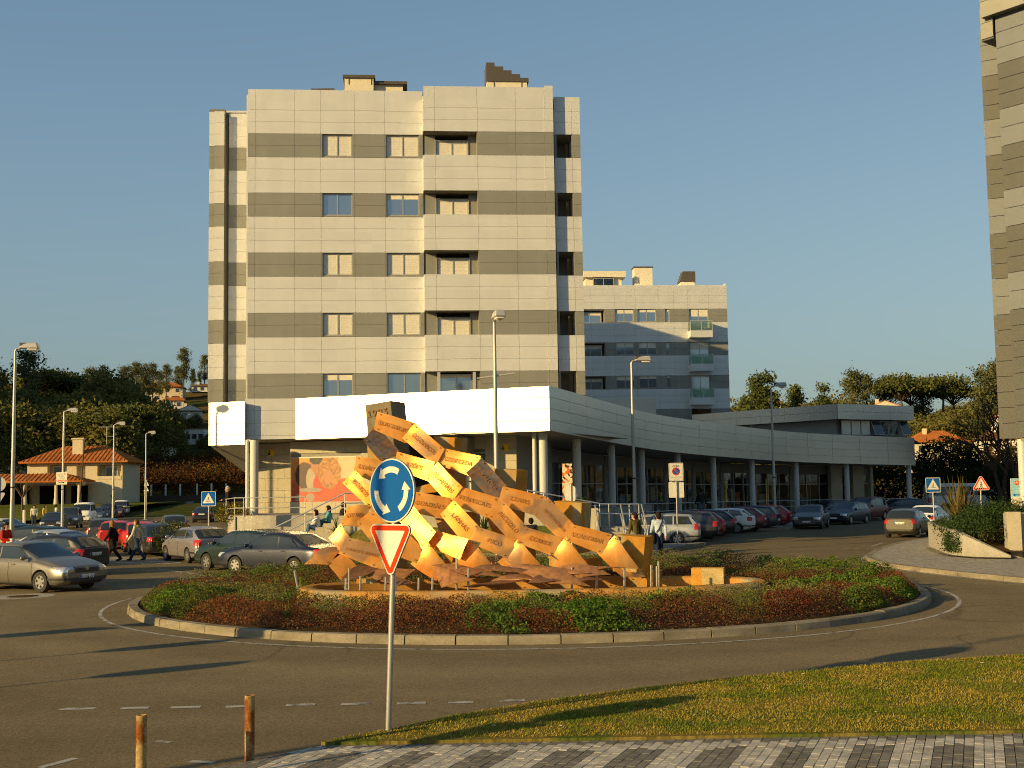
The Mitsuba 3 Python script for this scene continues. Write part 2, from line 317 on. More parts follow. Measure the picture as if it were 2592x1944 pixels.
def window(parent, M, u0, u1, z0, z1, depth=0.10, blind=1.0, split=2, frame_b='frame_metal'):
    k = num(f'{parent}__window'); w = u1 - u0; h = z1 - z0; f = 0.06
    mb = MB()
    for c, s in (((u0 + f / 2, -depth, (z0 + z1) / 2), (f, .05, h)), ((u1 - f / 2, -depth, (z0 + z1) / 2), (f, .05, h)), (((u0 + u1) / 2, -depth, z1 - f / 2), (w - 2 * f, .05, f)), (((u0 + u1) / 2, -depth, z0 + f / 2), (w - 2 * f, .05, f))):
        mb.box(c, s)
    for i in range(1, split): mb.box((u0 + w * i / split, -depth, (z0 + z1) / 2), (f * .9, .045, h - 2 * f))
    scene[k] = {**mikit.ply(mb.mesh(), frame_b), 'to_world': W(M)}
    for i in range(split):
        a, b = u0 + w * i / split + f * .5, u0 + w * (i + 1) / split - f * .5
        put('pane', {**mikit.ply(MB().quad((a, -depth - .02, z0 + .02), (b, -depth - .02, z0 + .02), (b, -depth - .02, z1 - .02), (a, -depth - .02, z1 - .02)).mesh(), 'pane_clear' if blind > .5 else 'pane_mirror'), 'to_world': W(M)}, k)
        if blind > 0:
            mbb = MB(); zt = z1 - (h - .04) * blind; n = 12; back = -.008 if blind > .5 else 0.0
            for j in range(n):
                za = z1 - .02 - (z1 - .02 - zt) * j / n; zc = z1 - .02 - (z1 - .02 - zt) * (j + 1) / n
                mbb.box(((a + b) / 2, -depth - .025 + back if blind > .5 else -depth - .005, (za + zc) / 2), (b - a + (.05 if blind > .5 else -.04), .012, (za - zc) * .95))
            put('blind', {**mikit.ply(mbb.mesh(), 'blind'), 'to_world': W(M)}, k)
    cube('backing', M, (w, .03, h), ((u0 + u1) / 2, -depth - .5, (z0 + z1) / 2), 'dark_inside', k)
    mr = MB()
    mr.box((u0 - .01, -depth / 2 - .2, (z0 + z1) / 2), (.02, depth + .4, h)).box((u1 + .01, -depth / 2 - .2, (z0 + z1) / 2), (.02, depth + .4, h)).box(((u0 + u1) / 2, -depth / 2 - .2, z0 - .01), (w, depth + .4, .02)).box(((u0 + u1) / 2, -depth / 2 - .2, z1 + .01), (w, depth + .4, .02))
    put('reveal', {**mikit.ply(mr.mesh(), frame_b), 'to_world': W(M)}, k)
    return k
YAW = math.radians(5.0)
ZB = 5.33                      # underside of the main facade
tw = thing('apartment_tower', 'tall apartment block clad in light and dark grey striped metal panels behind the sculpture', 'building')
MF = wall_frame(-12.8, 58.0, 0, YAW)
def zrow(r): return ZB + r * P
# rows from ZB: 0..? one light group of 3.33 rows below, then storeys of 2 dark + 3 light
D0 = 7.31                       # bottom of the lowest dark band
def band(r): return 'panel_dark' if (r % 5) < 2 else 'panel_light'
top_rows = 25 + 1
def open_of(u0, u1, k, pad=.0): return (u0, u1, D0 + k * 5 * P + pad, D0 + k * 5 * P + 2 * P)
o1 = [open_of(3.62, 5.08, k, .08) for k in range(5)] + [open_of(6.75, 8.38, k, .08) for k in range(5)]
core = MB()
core.box((4.29, -6, 0), (1, 1, 1))
# structural core behind the cladding, with holes for windows and loggias (built as slabs and piers)
def core_wall(M, u0, u1, z0, z1, openings, t, parent, name='wall'):
    S = Manifold.cube((u1 - u0, t, z1 - z0)).translate((u0, -t, z0))
    for o in openings: S -= Manifold.cube((o[1] - o[0], t + 2, o[3] - o[2])).translate((o[0], -t - 1, o[2]))
    obj(name, MB().tm(S), 'joint', parent, M=M)
core_wall(MF, 0.02, 8.6, 5.36, 22.5, [(a, b, c, d) for a, b, c, d in o1], .3, tw)
SE1 = [0.35, 2.28, 3.55, 5.2, 6.7]
clad(tw, MF, 0, 8.58, range(0, 25), SE1, band, o1, z0=D0)
clad(tw, MF, 0, 8.58, [25], SE1, lambda r: 'panel_light', z0=D0 - .15)
clad(tw, MF, -.1, 2.35, range(-3, 0), [0.35], lambda r: 'panel_light', z0=D0)
cube('panel', MF, (2.45, .05, .18), (1.12, .025, D0 - 3 * P - .1), 'panel_light', tw)
blinds1 = [(0.30, 0.0), (1, 1), (1, 1), (0.0, 0.25), (1, 1)]
for k in range(5):
    z0 = D0 + k * 5 * P + .08; z1 = D0 + k * 5 * P + 2 * P
    window(tw, MF, 3.62, 5.08, z0, z1, blind=blinds1[k][0]); window(tw, MF, 6.75, 8.38, z0, z1, blind=blinds1[k][1])
# second bay, standing 0.67 m proud, with loggias
MB2 = wall_frame(-4.16, 58.08, 0, YAW)
logg = [open_of(-0.02, 2.62, k) for k in range(5)]
core_wall(MB2, 0.0, 6.42, D0, 22.62, [(-.2, 2.62, o[2], o[3]) for o in logg], .3, tw)
SE2 = [0.55, 2.65, 4.55, 6.0]
clad(tw, MB2, 0, 6.0, range(0, 25), SE2, band, logg, z0=D0)
clad(tw, MB2, 0, 6.0, [25], SE2, lambda r: 'panel_light', z0=D0 - .1)
clad(tw, MB2, 6.0, 6.44, range(0, 25), [], band, z0=D0, off=.035); clad(tw, MB2, 6.0, 6.44, [25], [], lambda r: 'panel_light', z0=D0 - .02, off=.035)
side = MB2 @ frame((0, 0, 0), (0, 1, 0), (-1, 0, 0), (0, 0, 1))    # the bay's left return
for k in range(6):
    a = D0 + (k - 1) * 5 * P + 2 * P
    for j in range(3): cube('panel', side, (.66, .05, P - .014), (-.34, .026, a + (j + .5) * P), 'panel_light', tw) if k > 0 else None
for k in range(5):
    z0, z1 = D0 + k * 5 * P, D0 + k * 5 * P + 2 * P
    mb = MB()
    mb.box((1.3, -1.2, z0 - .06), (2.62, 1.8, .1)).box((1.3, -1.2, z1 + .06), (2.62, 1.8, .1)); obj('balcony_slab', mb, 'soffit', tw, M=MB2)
    mb = MB(); mb.box((1.3, -1.75, (z0 + z1) / 2), (2.64, .1, z1 - z0)).box((2.66, -.95, (z0 + z1) / 2), (.08, 1.6, z1 - z0 - .01)); obj('balcony_wall', mb, 'panel_dark', tw, M=MB2)
    Mw = MB2 @ frame((0, -.60, 0), (1, 0, 0), (0, 1, 0), (0, 0, 1))
    cube('balcony_wall', MB2, (.58, .06, z1 - z0), (.29, -.72, (z0 + z1) / 2), 'panel_dark', tw)
    if k == 0:
        window(tw, Mw, .62, 2.4, z0, z1 - .1, blind=.15, frame_b='frame_light')
        [cube('post', MB2, (.14, .12, z1 - z0), (u_, -.1, (z0 + z1) / 2), 'frame_light', tw) for u_ in (.62, 2.35)]
    else: window(tw, Mw, .6, 2.2, z0, z1 - .28, blind=1)
    cube('balcony_wall', MB2, (.44, .06, z1 - z0), (2.43, -.70, (z0 + z1) / 2), 'panel_dark', tw)
# right flank: recessed strip with open galleries
MR = wall_frame(2.3, 59.02, 0, YAW)
gal = [open_of(.12, .88, k) for k in range(5)]
clad(tw, MR, 0, 1.32, range(0, 25), [.9], band, gal, z0=D0); clad(tw, MR, 0, 1.32, [25], [], lambda r: 'panel_light', z0=D0 - .45)
core_wall(MR, 0.0, 1.3, D0, 22.0, [(-.2, .88, o[2], o[3]) for o in gal], .25, tw)
sf = MB()
sf.box((6.36, -.5, 14.9), (.12, .96, 15.2)); obj('wall', sf, 'panel_light', tw, M=MB2)
for k in range(5):
    z0, z1 = D0 + k * 5 * P, D0 + k * 5 * P + 2 * P
    mb = MB(); mb.box((.5, -1.0, z0 - .06), (1.0, 1.5, .1)).box((.5, -1.0, z1 + .06), (1.0, 1.5, .1)).box((-.35, -1.3, (z0 + z1) / 2), (.1, 1.9, z1 - z0)).box((.3, -1.75, (z0 + z1) / 2), (.9, .08, z1 - z0)).box((.97, -1.5, (z0 + z1) / 2), (.06, .5, z1 - z0))
    obj('gallery_wall', mb, 'soffit', tw, M=MR)
# left wing, set back
ML = wall_frame(-15.2, 59.95, 0, YAW)
clad(tw, ML, -.0, .28, range(0, 25), [], band, z0=D0 - .05); clad(tw, ML, .28, .78, range(0, 25), [], band, z0=D0 - .05, off=.12)
clad(tw, ML, .95, 2.4, range(0, 25), [], band, z0=D0 - .05, off=-.25)
cube('wall', ML, (.8, .4, 15.0), (.39, -.24, 14.8), 'joint', tw)
lw = MB(); lw.box((1.2, -.6, 14.77), (2.5, .6, 14.9)); obj('wall', lw, 'joint', tw, M=ML)
# returns and roof
rear = Polygon([(-12.75, 59.6), (2.2, 59.45), (3.6, 59.4), (2.6, 72), (0, 84), (-2.4, 91.6), (-4.1, 96.4), (-17, 95), (-15.1, 60.9), (-12.8, 61.0)])
tp = MB(); tp.prism(rear.buffer(-.1), 22.0, 22.4); obj('roof', tp, 'concrete', tw)
bw = MB(); bw.prism(Polygon(rear.exterior.coords, [rear.buffer(-.35).exterior.coords]).difference(Polygon([(-20, 50), (3.64, 50), (3.64, 60.9), (-20, 60.9)])), D0 - 2.0, 22.5); obj('wall', bw, 'panel_light', tw)
bw = MB(); bw.box((-.04, -1.6, 13.9), (.1, 2.9, 17)); obj('wall', bw, 'panel_light', tw, M=MF)
# roof furniture
rh = thing('roof_plant_room', 'cream roof hut with flat dark cap near the middle of the tower roof', 'roof hut')
MRF = wall_frame(-8.55, 61.5, 22.35, YAW)
mb = MB(); mb.box((.78, -1.2, 1.0), (1.5, 2.4, 2.0)).box((2.32, -1.6, .9), (1.5, 2.4, 1.8)).box((1.55, -.9, .7), (.2, 1.4, 1.4)); obj('wall', mb, 'render_cream', rh, M=MRF)
mb = MB(); mb.box((.78, -1.2, 2.07), (1.68, 2.6, .15)).box((2.42, -1.5, 1.86), (1.75, 2.6, .15)); obj('cap', mb, 'cap_dark', rh, M=MRF)
[cube('bracket', MRF, (.03, .03, .35), (u_, .02, 1.83), 'cap_dark', rh) for u_ in (.25, 1.42)]
v = thing('roof_vent', 'low dark roof vent at the left part of the tower roof', 'vent'); obj('cap', MB().box((-9.62, 61.5, 23.61), (1.2, .8, .13)).box((-9.62, 61.5, 22.95), (1.0, .6, 1.2)), 'cap_dark', v)
ch = thing('stepped_chimney', 'dark stepped chimney cowl on a cream base at the right of the tower roof', 'chimney')
MC = wall_frame(-1.1, 61.5, 23.40, YAW)
obj('base', MB().box((1.08, -.6, .1), (2.12, 1.3, 1.1)), 'render_cream', ch, M=MC)
st = [(0, .62)]; 
for i in range(5): st += [(0.0 + .42 * i, 1.62 - .2 * i), (.42 * (i + 1), 1.62 - .2 * i)]
st += [(2.1, .62)]; st = [(a_ * 1.06, b_) for a_, b_ in st]
obj('cowl', MB().prism(Polygon(st), -1.3, .12, frame((0, 0, 0), (1, 0, 0), (0, 0, 1), (0, 1, 0))), 'cap_dark', ch, M=MC)
[cube('bracket', MC, (.03, .03, .3), (u_, .07, .5), 'cap_dark', ch) for u_ in (.4, 1.85)]
# ---------------------------------------------------------------- low shop building: fascia, soffit, columns, shop fronts
sb = thing('shop_building', 'low curved shop building with grey panelled fascia on round columns', 'building')
FA, FB = np.array([-10.14, 56.35]), np.array([1.61, 51.5])
ya = math.atan2(*(FB - FA)[::-1]); LF = float(np.linalg.norm(FB - FA))
MFa = wall_frame(*FA, 0, ya)
def fascia_flat(M, L, z0, z1, n, seams, b, parent):
    h = (z1 - z0) / n
    for r in range(n):
        us = [0] + list(seams) + [L]
        for a, c in zip(us[:-1], us[1:]): cube('panel', M, (c - a - .014, .05, h - .014), ((a + c) / 2, .025, z0 + (r + .5) * h), b, parent)
fascia_flat(MFa, LF, 5.22, 7.16, 4, [2.9, 5.9, 8.9], 'panel_gloss', sb)
obj('wall', MB().box((LF / 2, -.1, 6.19), (LF - .02, .2, 1.9)), 'joint', sb, M=MFa)
MWl = wall_frame(-14.72, 58.35, 0, ya)
fascia_flat(MWl, 2.1, 5.07, 7.16, 4, [], 'panel_gloss', sb)
obj('wall', MB().box((1.0, -.11, 6.1), (2.0, .2, 2.0)), 'joint', sb, M=MWl)
cvk = np.array([(1.61, 51.5, 7.17, 5.24), (3.33, 55.5, 7.03, 5.08), (5.4, 60.2, 6.84, 4.9), (7.71, 65, 6.66, 4.72), (10.52, 69, 6.49, 4.53), (13.64, 73, 6.33, 4.38), (17.98, 78, 6.13, 4.19), (22.89, 81.3, 5.97, 4.03), (27.76, 83.3, 5.80, 3.88)])
from scipy.interpolate import CubicSpline
fk = np.array([1, 1.02, 1.05, 1.07, 1.09, 1.11, 1.13, 1.14, 1.15]); cvk = np.c_[cvk[:, 0] * fk, cvk[:, 1] * fk, 2.9 + (cvk[:, 2] - 2.9) * fk, 2.9 + (cvk[:, 3] - 2.9) * fk]
cs = CubicSpline(np.arange(len(cvk)), cvk)
tt = np.linspace(0, 8, 400); cc = cs(tt); LL = np.r_[0, np.cumsum(np.hypot(*np.diff(cc[:, :2], axis=0).T))]
def curve(s): return np.array([np.interp(s, LL, cc[:, i]) for i in range(4)])
NS = 19; ss = np.linspace(0, LL[-1], NS + 1)
for a, b in zip(ss[:-1], ss[1:]):
    sub = np.linspace(a + .012, b - .012, 4); pts = np.array([curve(s) for s in sub])
    t = np.gradient(pts[:, :2], axis=0); t /= np.linalg.norm(t, axis=1, keepdims=True); nr = np.c_[t[:, 1], -t[:, 0]]    # towards the road
    for r in range(4):
        lo = pts[:, 3] + (pts[:, 2] - pts[:, 3]) * r / 4 + .008; hi = pts[:, 3] + (pts[:, 2] - pts[:, 3]) * (r + 1) / 4 - .008
        mb = MB(); o, i = pts[:, :2], pts[:, :2] - nr * .05
        V = np.vstack([np.c_[o, lo], np.c_[o, hi], np.c_[i, lo], np.c_[i, hi]])
        F = [[k, k + 1, 5 + k, 4 + k] for k in range(3)] + [[8 + k, 12 + k, 13 + k, 9 + k] for k in range(3)] + [[4 + k, 5 + k, 13 + k, 12 + k] for k in range(3)] + [[k, 8 + k, 9 + k, k + 1] for k in range(3)] + [[0, 4, 12, 8], [3, 11, 15, 7]]
        mb.add(V, F); obj('panel', mb, 'panel_gloss', sb)
sub = np.array([curve(s) for s in np.linspace(0, LL[-1], 60)])
t = np.gradient(sub[:, :2], axis=0); t /= np.linalg.norm(t, axis=1, keepdims=True); nr = np.c_[t[:, 1], -t[:, 0]]
inn = sub[:, :2] - nr * .06
mb = MB(); n = 60; bk = sub[:, :2] - nr * 5.2
mb.add(np.vstack([np.c_[inn, sub[:, 3] + .02], np.c_[inn, sub[:, 2] - .02]]), [[k, k + 1, n + k + 1, n + k] for k in range(n - 1)]); obj('wall', mb, 'joint', sb)
mb = MB(); mb.add(np.vstack([np.c_[inn, sub[:, 3] + .03], np.c_[bk, sub[:, 3] + .03]]), [[k, k + 1, n + k + 1, n + k] for k in range(n - 1)])
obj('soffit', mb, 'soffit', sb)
far_roof = [tuple(p) for p in inn] + [(36, 106), (14, 106), (4, 62), (-9, 62), (-9.9, 56.6), (1.4, 51.9)]
rf = poly_sheet(Polygon(far_roof).buffer(0), 0.0); rf.vertices[:, 2] = np.interp(rf.vertices[:, 1], [51, 60, 72, 95, 106], [7.0, 6.75, 6.5, 6.1, 6.0]); obj('roof', rf, 'concrete', sb)
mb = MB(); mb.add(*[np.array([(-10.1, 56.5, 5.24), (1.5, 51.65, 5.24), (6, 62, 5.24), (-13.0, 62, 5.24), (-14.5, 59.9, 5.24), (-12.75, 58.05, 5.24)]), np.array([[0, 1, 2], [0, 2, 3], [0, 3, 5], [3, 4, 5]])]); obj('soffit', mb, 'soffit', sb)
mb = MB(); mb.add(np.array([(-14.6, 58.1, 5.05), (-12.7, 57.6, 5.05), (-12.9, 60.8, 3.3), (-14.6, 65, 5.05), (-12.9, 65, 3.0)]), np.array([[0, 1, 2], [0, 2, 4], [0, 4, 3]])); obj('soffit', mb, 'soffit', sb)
# columns
cols = [(-12.24, 57.0, 1.7, 5.26), (1.31, 52.9, .9, 5.22), (3.11, 57.0, .7, 5.1), (5.09, 61.3, .6, 4.9), (7.01, 65.4, .5, 4.75), (9.16, 68.5, .5, 4.6), (11.88, 72.1, .5, 4.45), (15.14, 76.0, .5, 4.3), (18.59, 79.4, .4, 4.2), (22.44, 82.0, .4, 4.1), (27.3, 84.0, .4, 3.95)]
cin = sub[:, :2] - nr * .75
def on_curve(ratio):
    r = cin[:, 0] / cin[:, 1]; i = int(np.abs(r - ratio).argmin()); return cin[i], float(sub[i, 3])
cols = cols[:2] + [(*on_curve(x / y)[0], a, on_curve(x / y)[1] + .02) for x, y, a, b in cols[2:]]
for x, y, a, b in cols: obj('column', MB().tube([(x, y, a), (x, y, b)], .20, 20), 'column_paint', sb, smooth=40)
for x, y in ((-12.56, 56.95), (.93, 52.75)): obj('drain_pipe', MB().tube([(x, y, 1.0), (x, y, 5.25)], .09, 12), 'column_paint', sb, smooth=40)
# granite walls under the tower
def stone_wall(M, L, z0, z1, us, hs, parent, b='granite'):
    rows = np.linspace(z0, z1, hs + 1)
    for r in range(hs):
        x = [0] + list(us[r % 2]) + [L]
        for a, c in zip(x[:-1], x[1:]): cube('stone', M, (c - a - .01, .06, rows[r + 1] - rows[r] - .01), ((a + c) / 2, .03, (rows[r] + rows[r + 1]) / 2), b, parent)
MG1 = wall_frame(-13.0, 60.0, 0, math.radians(-6))
obj('wall', MB().box((1.0, -.6, 3.2), (2.0, 1.0, 4.0)), 'joint', sb, M=MG1)
stone_wall(MG1, 2.02, 1.7, 5.2, ([.7, 1.35], [.35, 1.0, 1.7]), 6, sb)
MG2 = wall_frame(-10.78, 58.4, 0, math.radians(-17))
LG2 = 11.45
pan_open = [(.08, 3.75, 2.28, 4.42), (8.6, 9.95, 1.9, 4.42), (4.6, 8.2, 1.9, 4.1)]
rows = np.linspace(1.75, 5.2, 7)
for r in range(6):
    us = [0, 1.2, 2.4, 3.75, 4.6, 5.8, 7.0, 8.2, 8.6, 9.95, 10.7, LG2] if r % 2 == 0 else [0, .6, 1.8, 3.0, 3.75, 4.6, 5.2, 6.4, 7.6, 8.2, 8.6, 9.2, 9.95, LG2]
    for a, c in zip(us[:-1], us[1:]):
        if any(o[0] - .01 < (a + c) / 2 < o[1] + .01 and o[2] < (rows[r] + rows[r + 1]) / 2 < o[3] for o in pan_open): continue
        cube('stone', MG2, (c - a - .01, .06, rows[r + 1] - rows[r] - .01), ((a + c) / 2, .03, (rows[r] + rows[r + 1]) / 2), 'granite', sb)
S_ = Manifold.cube((LG2, 6, 3.5)).translate((0, -6, 1.7)) - Manifold.cube((1.35, .8, 2.52)).translate((8.6, -.7, 1.9)) - Manifold.cube((3.6, .8, 2.2)).translate((4.6, -.7, 1.9))
obj('wall', MB().tm(S_), 'soffit', sb, M=MG2)
cube('shop_window', MG2, (1.35, .02, 2.52), (9.275, -.25, 3.16), 'window_glass', sb); cube('shop_window', MG2, (3.6, .02, 2.2), (6.4, -.3, 3.0), 'window_glass', sb)
cube('lintel', MG2, (1.4, .08, .05), (9.275, .05, 4.45), 'frame_light', sb)
def ring2(cx, cz, ro, ri): return Polygon(circle(cx, cz, ro, 32), [circle(cx, cz, ri, 32)])
lg = MB(); UP = lambda M, d: M @ frame((0, d, 0), (1, 0, 0), (0, 0, 1), (0, 1, 0))
lg.prism(ring2(9.62, 4.08, .17, .085), 0, .01); lg.prism(ring2(9.62, 3.72, .16, .08), 0, .01); obj('window_decal', lg, 'white_plastic', sb, M=UP(MG2, -.2))
for fx in range(7):
    x, z = 4.9 + fx * .48, 2.4 + (fx % 3) * .45
    fl = MB(); fl.prism(Polygon(circle(x, z, .13, 10)), 0, .008); obj('window_decal', fl, 'decal_red' if fx % 2 else 'decal_green', sb, M=UP(MG2, -.26))
scene['decal_red'] = diff((.42, .03, .03)); scene['decal_green'] = diff((.08, .30, .05)); scene['decal_yellow'] = diff((.80, .55, .03)); scene['decal_orange'] = diff((.75, .22, .05))
# yellow alarm plates
for M_, u, z in ((MG2, 10.9, 4.68), (MG1, 1.0, 4.75)):
    k = thing('alarm_plate', 'small yellow alarm plate on the granite wall near the right end' if M_ is MG2 else 'small yellow alarm plate behind the left round column', 'sign')
    cube('plate', M_, (.36, .02, .30), (u, .08, z), 'decal_yellow', k); mb = MB(); mb.box((u - .09, .095, z + .07), (.05, .01, .1)).box((u - .09, .095, z - .06), (.13, .01, .12)); obj('emblem', mb, 'black', k, M=M_)
# the advertising print: a couple in soft shapes (flat print), generic figures
ad = thing('advertising_poster', 'large orange advertising print of a couple on the granite wall', 'poster')
MA = UP(MG2, .07) @ frame((.1, 2.3, 0), (1, 0, 0), (0, 1, 0), (0, 0, 1))
def adtex(p, n, uv):
    x, y = uv.x, uv.y; N1 = fbm(x * 14, y * 14, 1.0, 3); N2 = fbm(x * 45, y * 22, 4.0, 3)
    c = mix(mi.Color3f(.60, .17, .035), mi.Color3f(.72, .40, .10), smoothstep(.35, 1.0, y * .8 + .25 * (1 - x)))
    def el(cx, cy, rx, ry, s=.06): return smoothstep(1 + s, 1 - s, dr.sqrt(dr.square((x - cx) / rx) + dr.square((y - cy) / ry)) + .15 * (N1 - .5))
    c = mix(c, mi.Color3f(.62, .55, .40), smoothstep(.66, .70, x) * smoothstep(.48, .55, y))
    c = mix(c, mi.Color3f(.16, .075, .035), el(.20, .60, .15, .30))
    c = mix(c, mi.Color3f(.50, .44, .36), el(.28, .50, .07, .26))
    c = mix(c, mi.Color3f(.62, .12, .04), el(.40, .38, .085, .24))
    c = mix(c, mi.Color3f(.52, .30, .16), el(.37, .80, .085, .15))
    c = mix(c, mi.Color3f(.07, .04, .025), el(.36, .95, .10, .10))
    c = mix(c, mi.Color3f(.50, .30, .12) * (.55 + .9 * N2), el(.55, .66, .17, .36))
    c = mix(c, mi.Color3f(.55, .33, .18), el(.53, .56, .07, .16))
    c = mix(c, mi.Color3f(.42, .38, .33), el(.28, .27, .17, .05)); c = mix(c, mi.Color3f(.46, .40, .34), el(.27, .10, .06, .09)); c = mix(c, mi.Color3f(.52, .46, .38), el(.09, .10, .04, .08))
    return c * c * (.95 + .2 * N1) + c * .12
scene['ad_print'] = pbr(proc(adtex), 0.45)
q = MB(); q.quad((0, 0, 0), (3.6, 0, 0), (3.6, 2.1, 0), (0, 2.1, 0))
put('print', {**mikit.ply(q.mesh(), 'ad_print', smooth=True, uv=np.array([(0, 0), (1, 0), (1, 1), (0, 1)], float)), 'to_world': W(MA)}, ad)
fr = MB(); fr.box((1.8, 2.125, -.01), (3.7, .05, .05)).box((-.025, 1.05, -.01), (.05, 2.1, .05)); obj('frame', fr, 'frame_metal', ad, M=MA)
# shop fronts behind the columns: glazed bays with mullions, dim interior
bk = sub[:, :2] - nr * 4.6; Lb = np.r_[0, np.cumsum(np.hypot(*np.diff(bk, axis=0).T))]
nb = 13; sgrid = np.linspace(0.5, Lb[-1], nb + 1)
zf = lambda s: float(np.interp(s, Lb, np.linspace(1.05, .5, 60))); zt_ = lambda s: float(np.interp(s, Lb, sub[:, 3]))
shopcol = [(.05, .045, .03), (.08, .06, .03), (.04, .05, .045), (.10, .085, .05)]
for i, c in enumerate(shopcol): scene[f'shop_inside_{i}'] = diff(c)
for i, (a, b) in enumerate(zip(sgrid[:-1], sgrid[1:])):
    pa, pb = [np.array([np.interp(s, Lb, bk[:, 0]), np.interp(s, Lb, bk[:, 1])]) for s in (a, b)]
    L = float(np.linalg.norm(pb - pa)); M = wall_frame(*pa, zf(a), math.atan2(*(pb - pa)[::-1])); H = zt_(b) - zf(a)
    obj('shop_wall', MB().box((0.16, -.1, H / 2), (.32, .3, H)).box((L / 2 + .1, -.1, H - .35), (L - .4, .28, .7)), 'soffit', sb, M=M)
    w0 = .34; f = num(f'{sb}__shop_window'); mb = MB()
    for u in np.linspace(w0, L, 4): mb.box((u, 0, (H - .7) / 2), (.06, .08, H - .7))
    mb.box((L / 2 + .1, 0, 2.1), (L - .5, .07, .06)); scene[f] = {**mikit.ply(mb.mesh(), 'frame_metal'), 'to_world': W(M)}
    put('pane', {**mikit.ply(MB().quad((w0, -.05, 0), (L, -.05, 0), (L, -.05, H - .7), (w0, -.05, H - .7)).mesh(), 'pane_clear'), 'to_world': W(M)}, f)
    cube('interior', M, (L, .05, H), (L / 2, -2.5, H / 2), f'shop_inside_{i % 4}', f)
    g_ = np.random.default_rng(i); mb = MB()
    for j in range(5): mb.box((g_.uniform(.5, L - .4), -g_.uniform(.5, 1.8), g_.uniform(.4, 1.5)), (g_.uniform(.2, .8), .05, g_.uniform(.4, 1.1)), col=[(.35, .3, .2), (.5, .42, .2), (.2, .22, .25), (.4, .12, .06)][g_.integers(4)])
    obj('display', mb, 'vcol', f, M=M)
E_ = sub[-1, :2]; Ne = nr[-1]; Te = t[-1]
for a_, b_ in ((4.4, 14), ): p0, p1 = E_ - Ne * a_ - Te * .3, E_ - Ne * b_ - Te * .3; Mw_ = wall_frame(*p0, 0, math.atan2(*(p1 - p0)[::-1])); L_ = float(np.linalg.norm(p1 - p0)); obj('end_wall', MB().box((L_ / 2, 0, 2.2), (L_, .3, 4.4)), 'granite', sb, M=Mw_)
for dd in (2.2, 4.6): p0 = E_ - Te * dd - Ne * 4.2; obj('shop_wall', MB().box((*p0, 2.2), (1.2, .4, 4.4), math.atan2(Te[1], Te[0])), 'granite', sb)
fl = poly_sheet(Polygon([tuple(p) for p in (sub[:, :2] + nr * .1)] + [(38, 104), (10, 106), (4, 66), (1.0, 57)]).buffer(0), 0.0)
fl.vertices[:, 2] = np.interp(fl.vertices[:, 1], [51, 95], [1.05, .5]); obj('floor', fl, 'sidewalk', sb)
mb = MB(); e = sub[:, :2] + nr * .1; zz = np.interp(e[:, 1], [51, 95], [1.05, .5]); mb.add(np.vstack([np.c_[e, zz * 0], np.c_[e, zz]]), [[k, k + 1, n + k + 1, n + k] for k in range(n - 1)]); obj('floor_edge', mb, 'concrete', sb)
e2 = sub[:, :2] - nr * .1
for dz in (.95, .5): obj('hand_rail', MB().tube(np.c_[e2, zz + dz][3:], .025, 8), 'galv', sb)
for k in range(4, 60, 4): obj('baluster', MB().tube([(*e2[k], zz[k]), (*e2[k], zz[k] + .95)], .02, 6), 'galv', sb)
# hanging banner
bn = thing('shop_banner', 'orange and white hanging shop banner beside the second round column', 'banner')
def bantex(p, n, uv):
    v = voronoi(p.x * 9 + p.y * 5, p.z * 9)[2]; top = smoothstep(3.2, 3.6, p.z)
    return mix(mix(mi.Color3f(.75, .68, .5), mi.Color3f(.75, .16, .04), smoothstep(.45, .5, v)), mi.Color3f(.10, .05, .03), smoothstep(.80, .83, v))
scene['banner_print'] = diff(proc(bantex)); obj('cloth', MB().box((2.45, 55.0, 3.0), (.46, .03, 1.75), .1), 'banner_print', bn); obj('pole', MB().tube([(2.45, 55.03, 1.0), (2.45, 55.03, 3.9)], .02, 8), 'galv', bn)
# ---------------------------------------------------------------- podium, stairs, rails
pod = thing('podium', 'raised concrete podium with curved retaining wall and granite paving under the tower', 'podium')
WL = [(-13.35, 56.6), (-13.1, 55.5), (-12.6, 54.9), (-12.3, 54.7), (-11.6, 54.35), (-10.9, 54.1), (-10.2, 54.05), (-9.4, 54.05), (-7.2, 54.05), (-7.2, 52.2), (-4, 51.9), (.4, 51.9), (.4, 53.4), (3.6, 53.4), (3.6, 58), (8, 70), (-13.35, 66)]
mb = MB(); mb.prism(Polygon(WL), 0.0, 1.72); obj('retaining_wall', mb, 'concrete', pod)
mb = MB(); mb.prism(Polygon(WL).buffer(-.02).intersection(Polygon([(-15, 50), (.38, 50), (.38, 70), (-15, 70)])), 1.72, 1.76); obj('paving', mb, 'sidewalk', pod)
mb = MB()
for x, y in ((-12.62, 54.86), (-13.12, 55.6)): mb.box((x, y, .86), (.05, .06, 1.7), .8)
obj('wall_joint', mb, 'joint', pod)
pw = thing('parapet_wall', 'low pale wall at the podium edge behind the sculpture', 'wall')
mb = MB(); mb.box((-1.7, 51.82, .95), (10.6, .14, 1.9)); obj('wall', mb, 'granite', pw)
st1 = thing('left_stairs', 'granite steps climbing right onto the podium behind the dark cars', 'stairs')
NSs = 10
for i in range(NSs):
    x0 = -10.6 + i * .34; z = .14 + (i + 1) * .16
    cube('step', np.eye(4), (.335, 1.9, z), (x0 + .17, 53.05, z / 2), 'granite', st1)
cube('landing', np.eye(4), (.5, 2.2, 1.74), (-7.0, 53.1, .87), 'granite', st1)
def rail(k, pts, posts, r=.028, levels=(0, -.42), b='steel_rail'):
    for dz in levels: obj('hand_rail', MB().tube(np.asarray(pts, float) + [0, 0, dz], r, 8), b, k)
    for x, y, z0, z1 in posts: obj('baluster', MB().tube([(x, y, z0), (x, y, z1)], r * .8, 8), b, k)
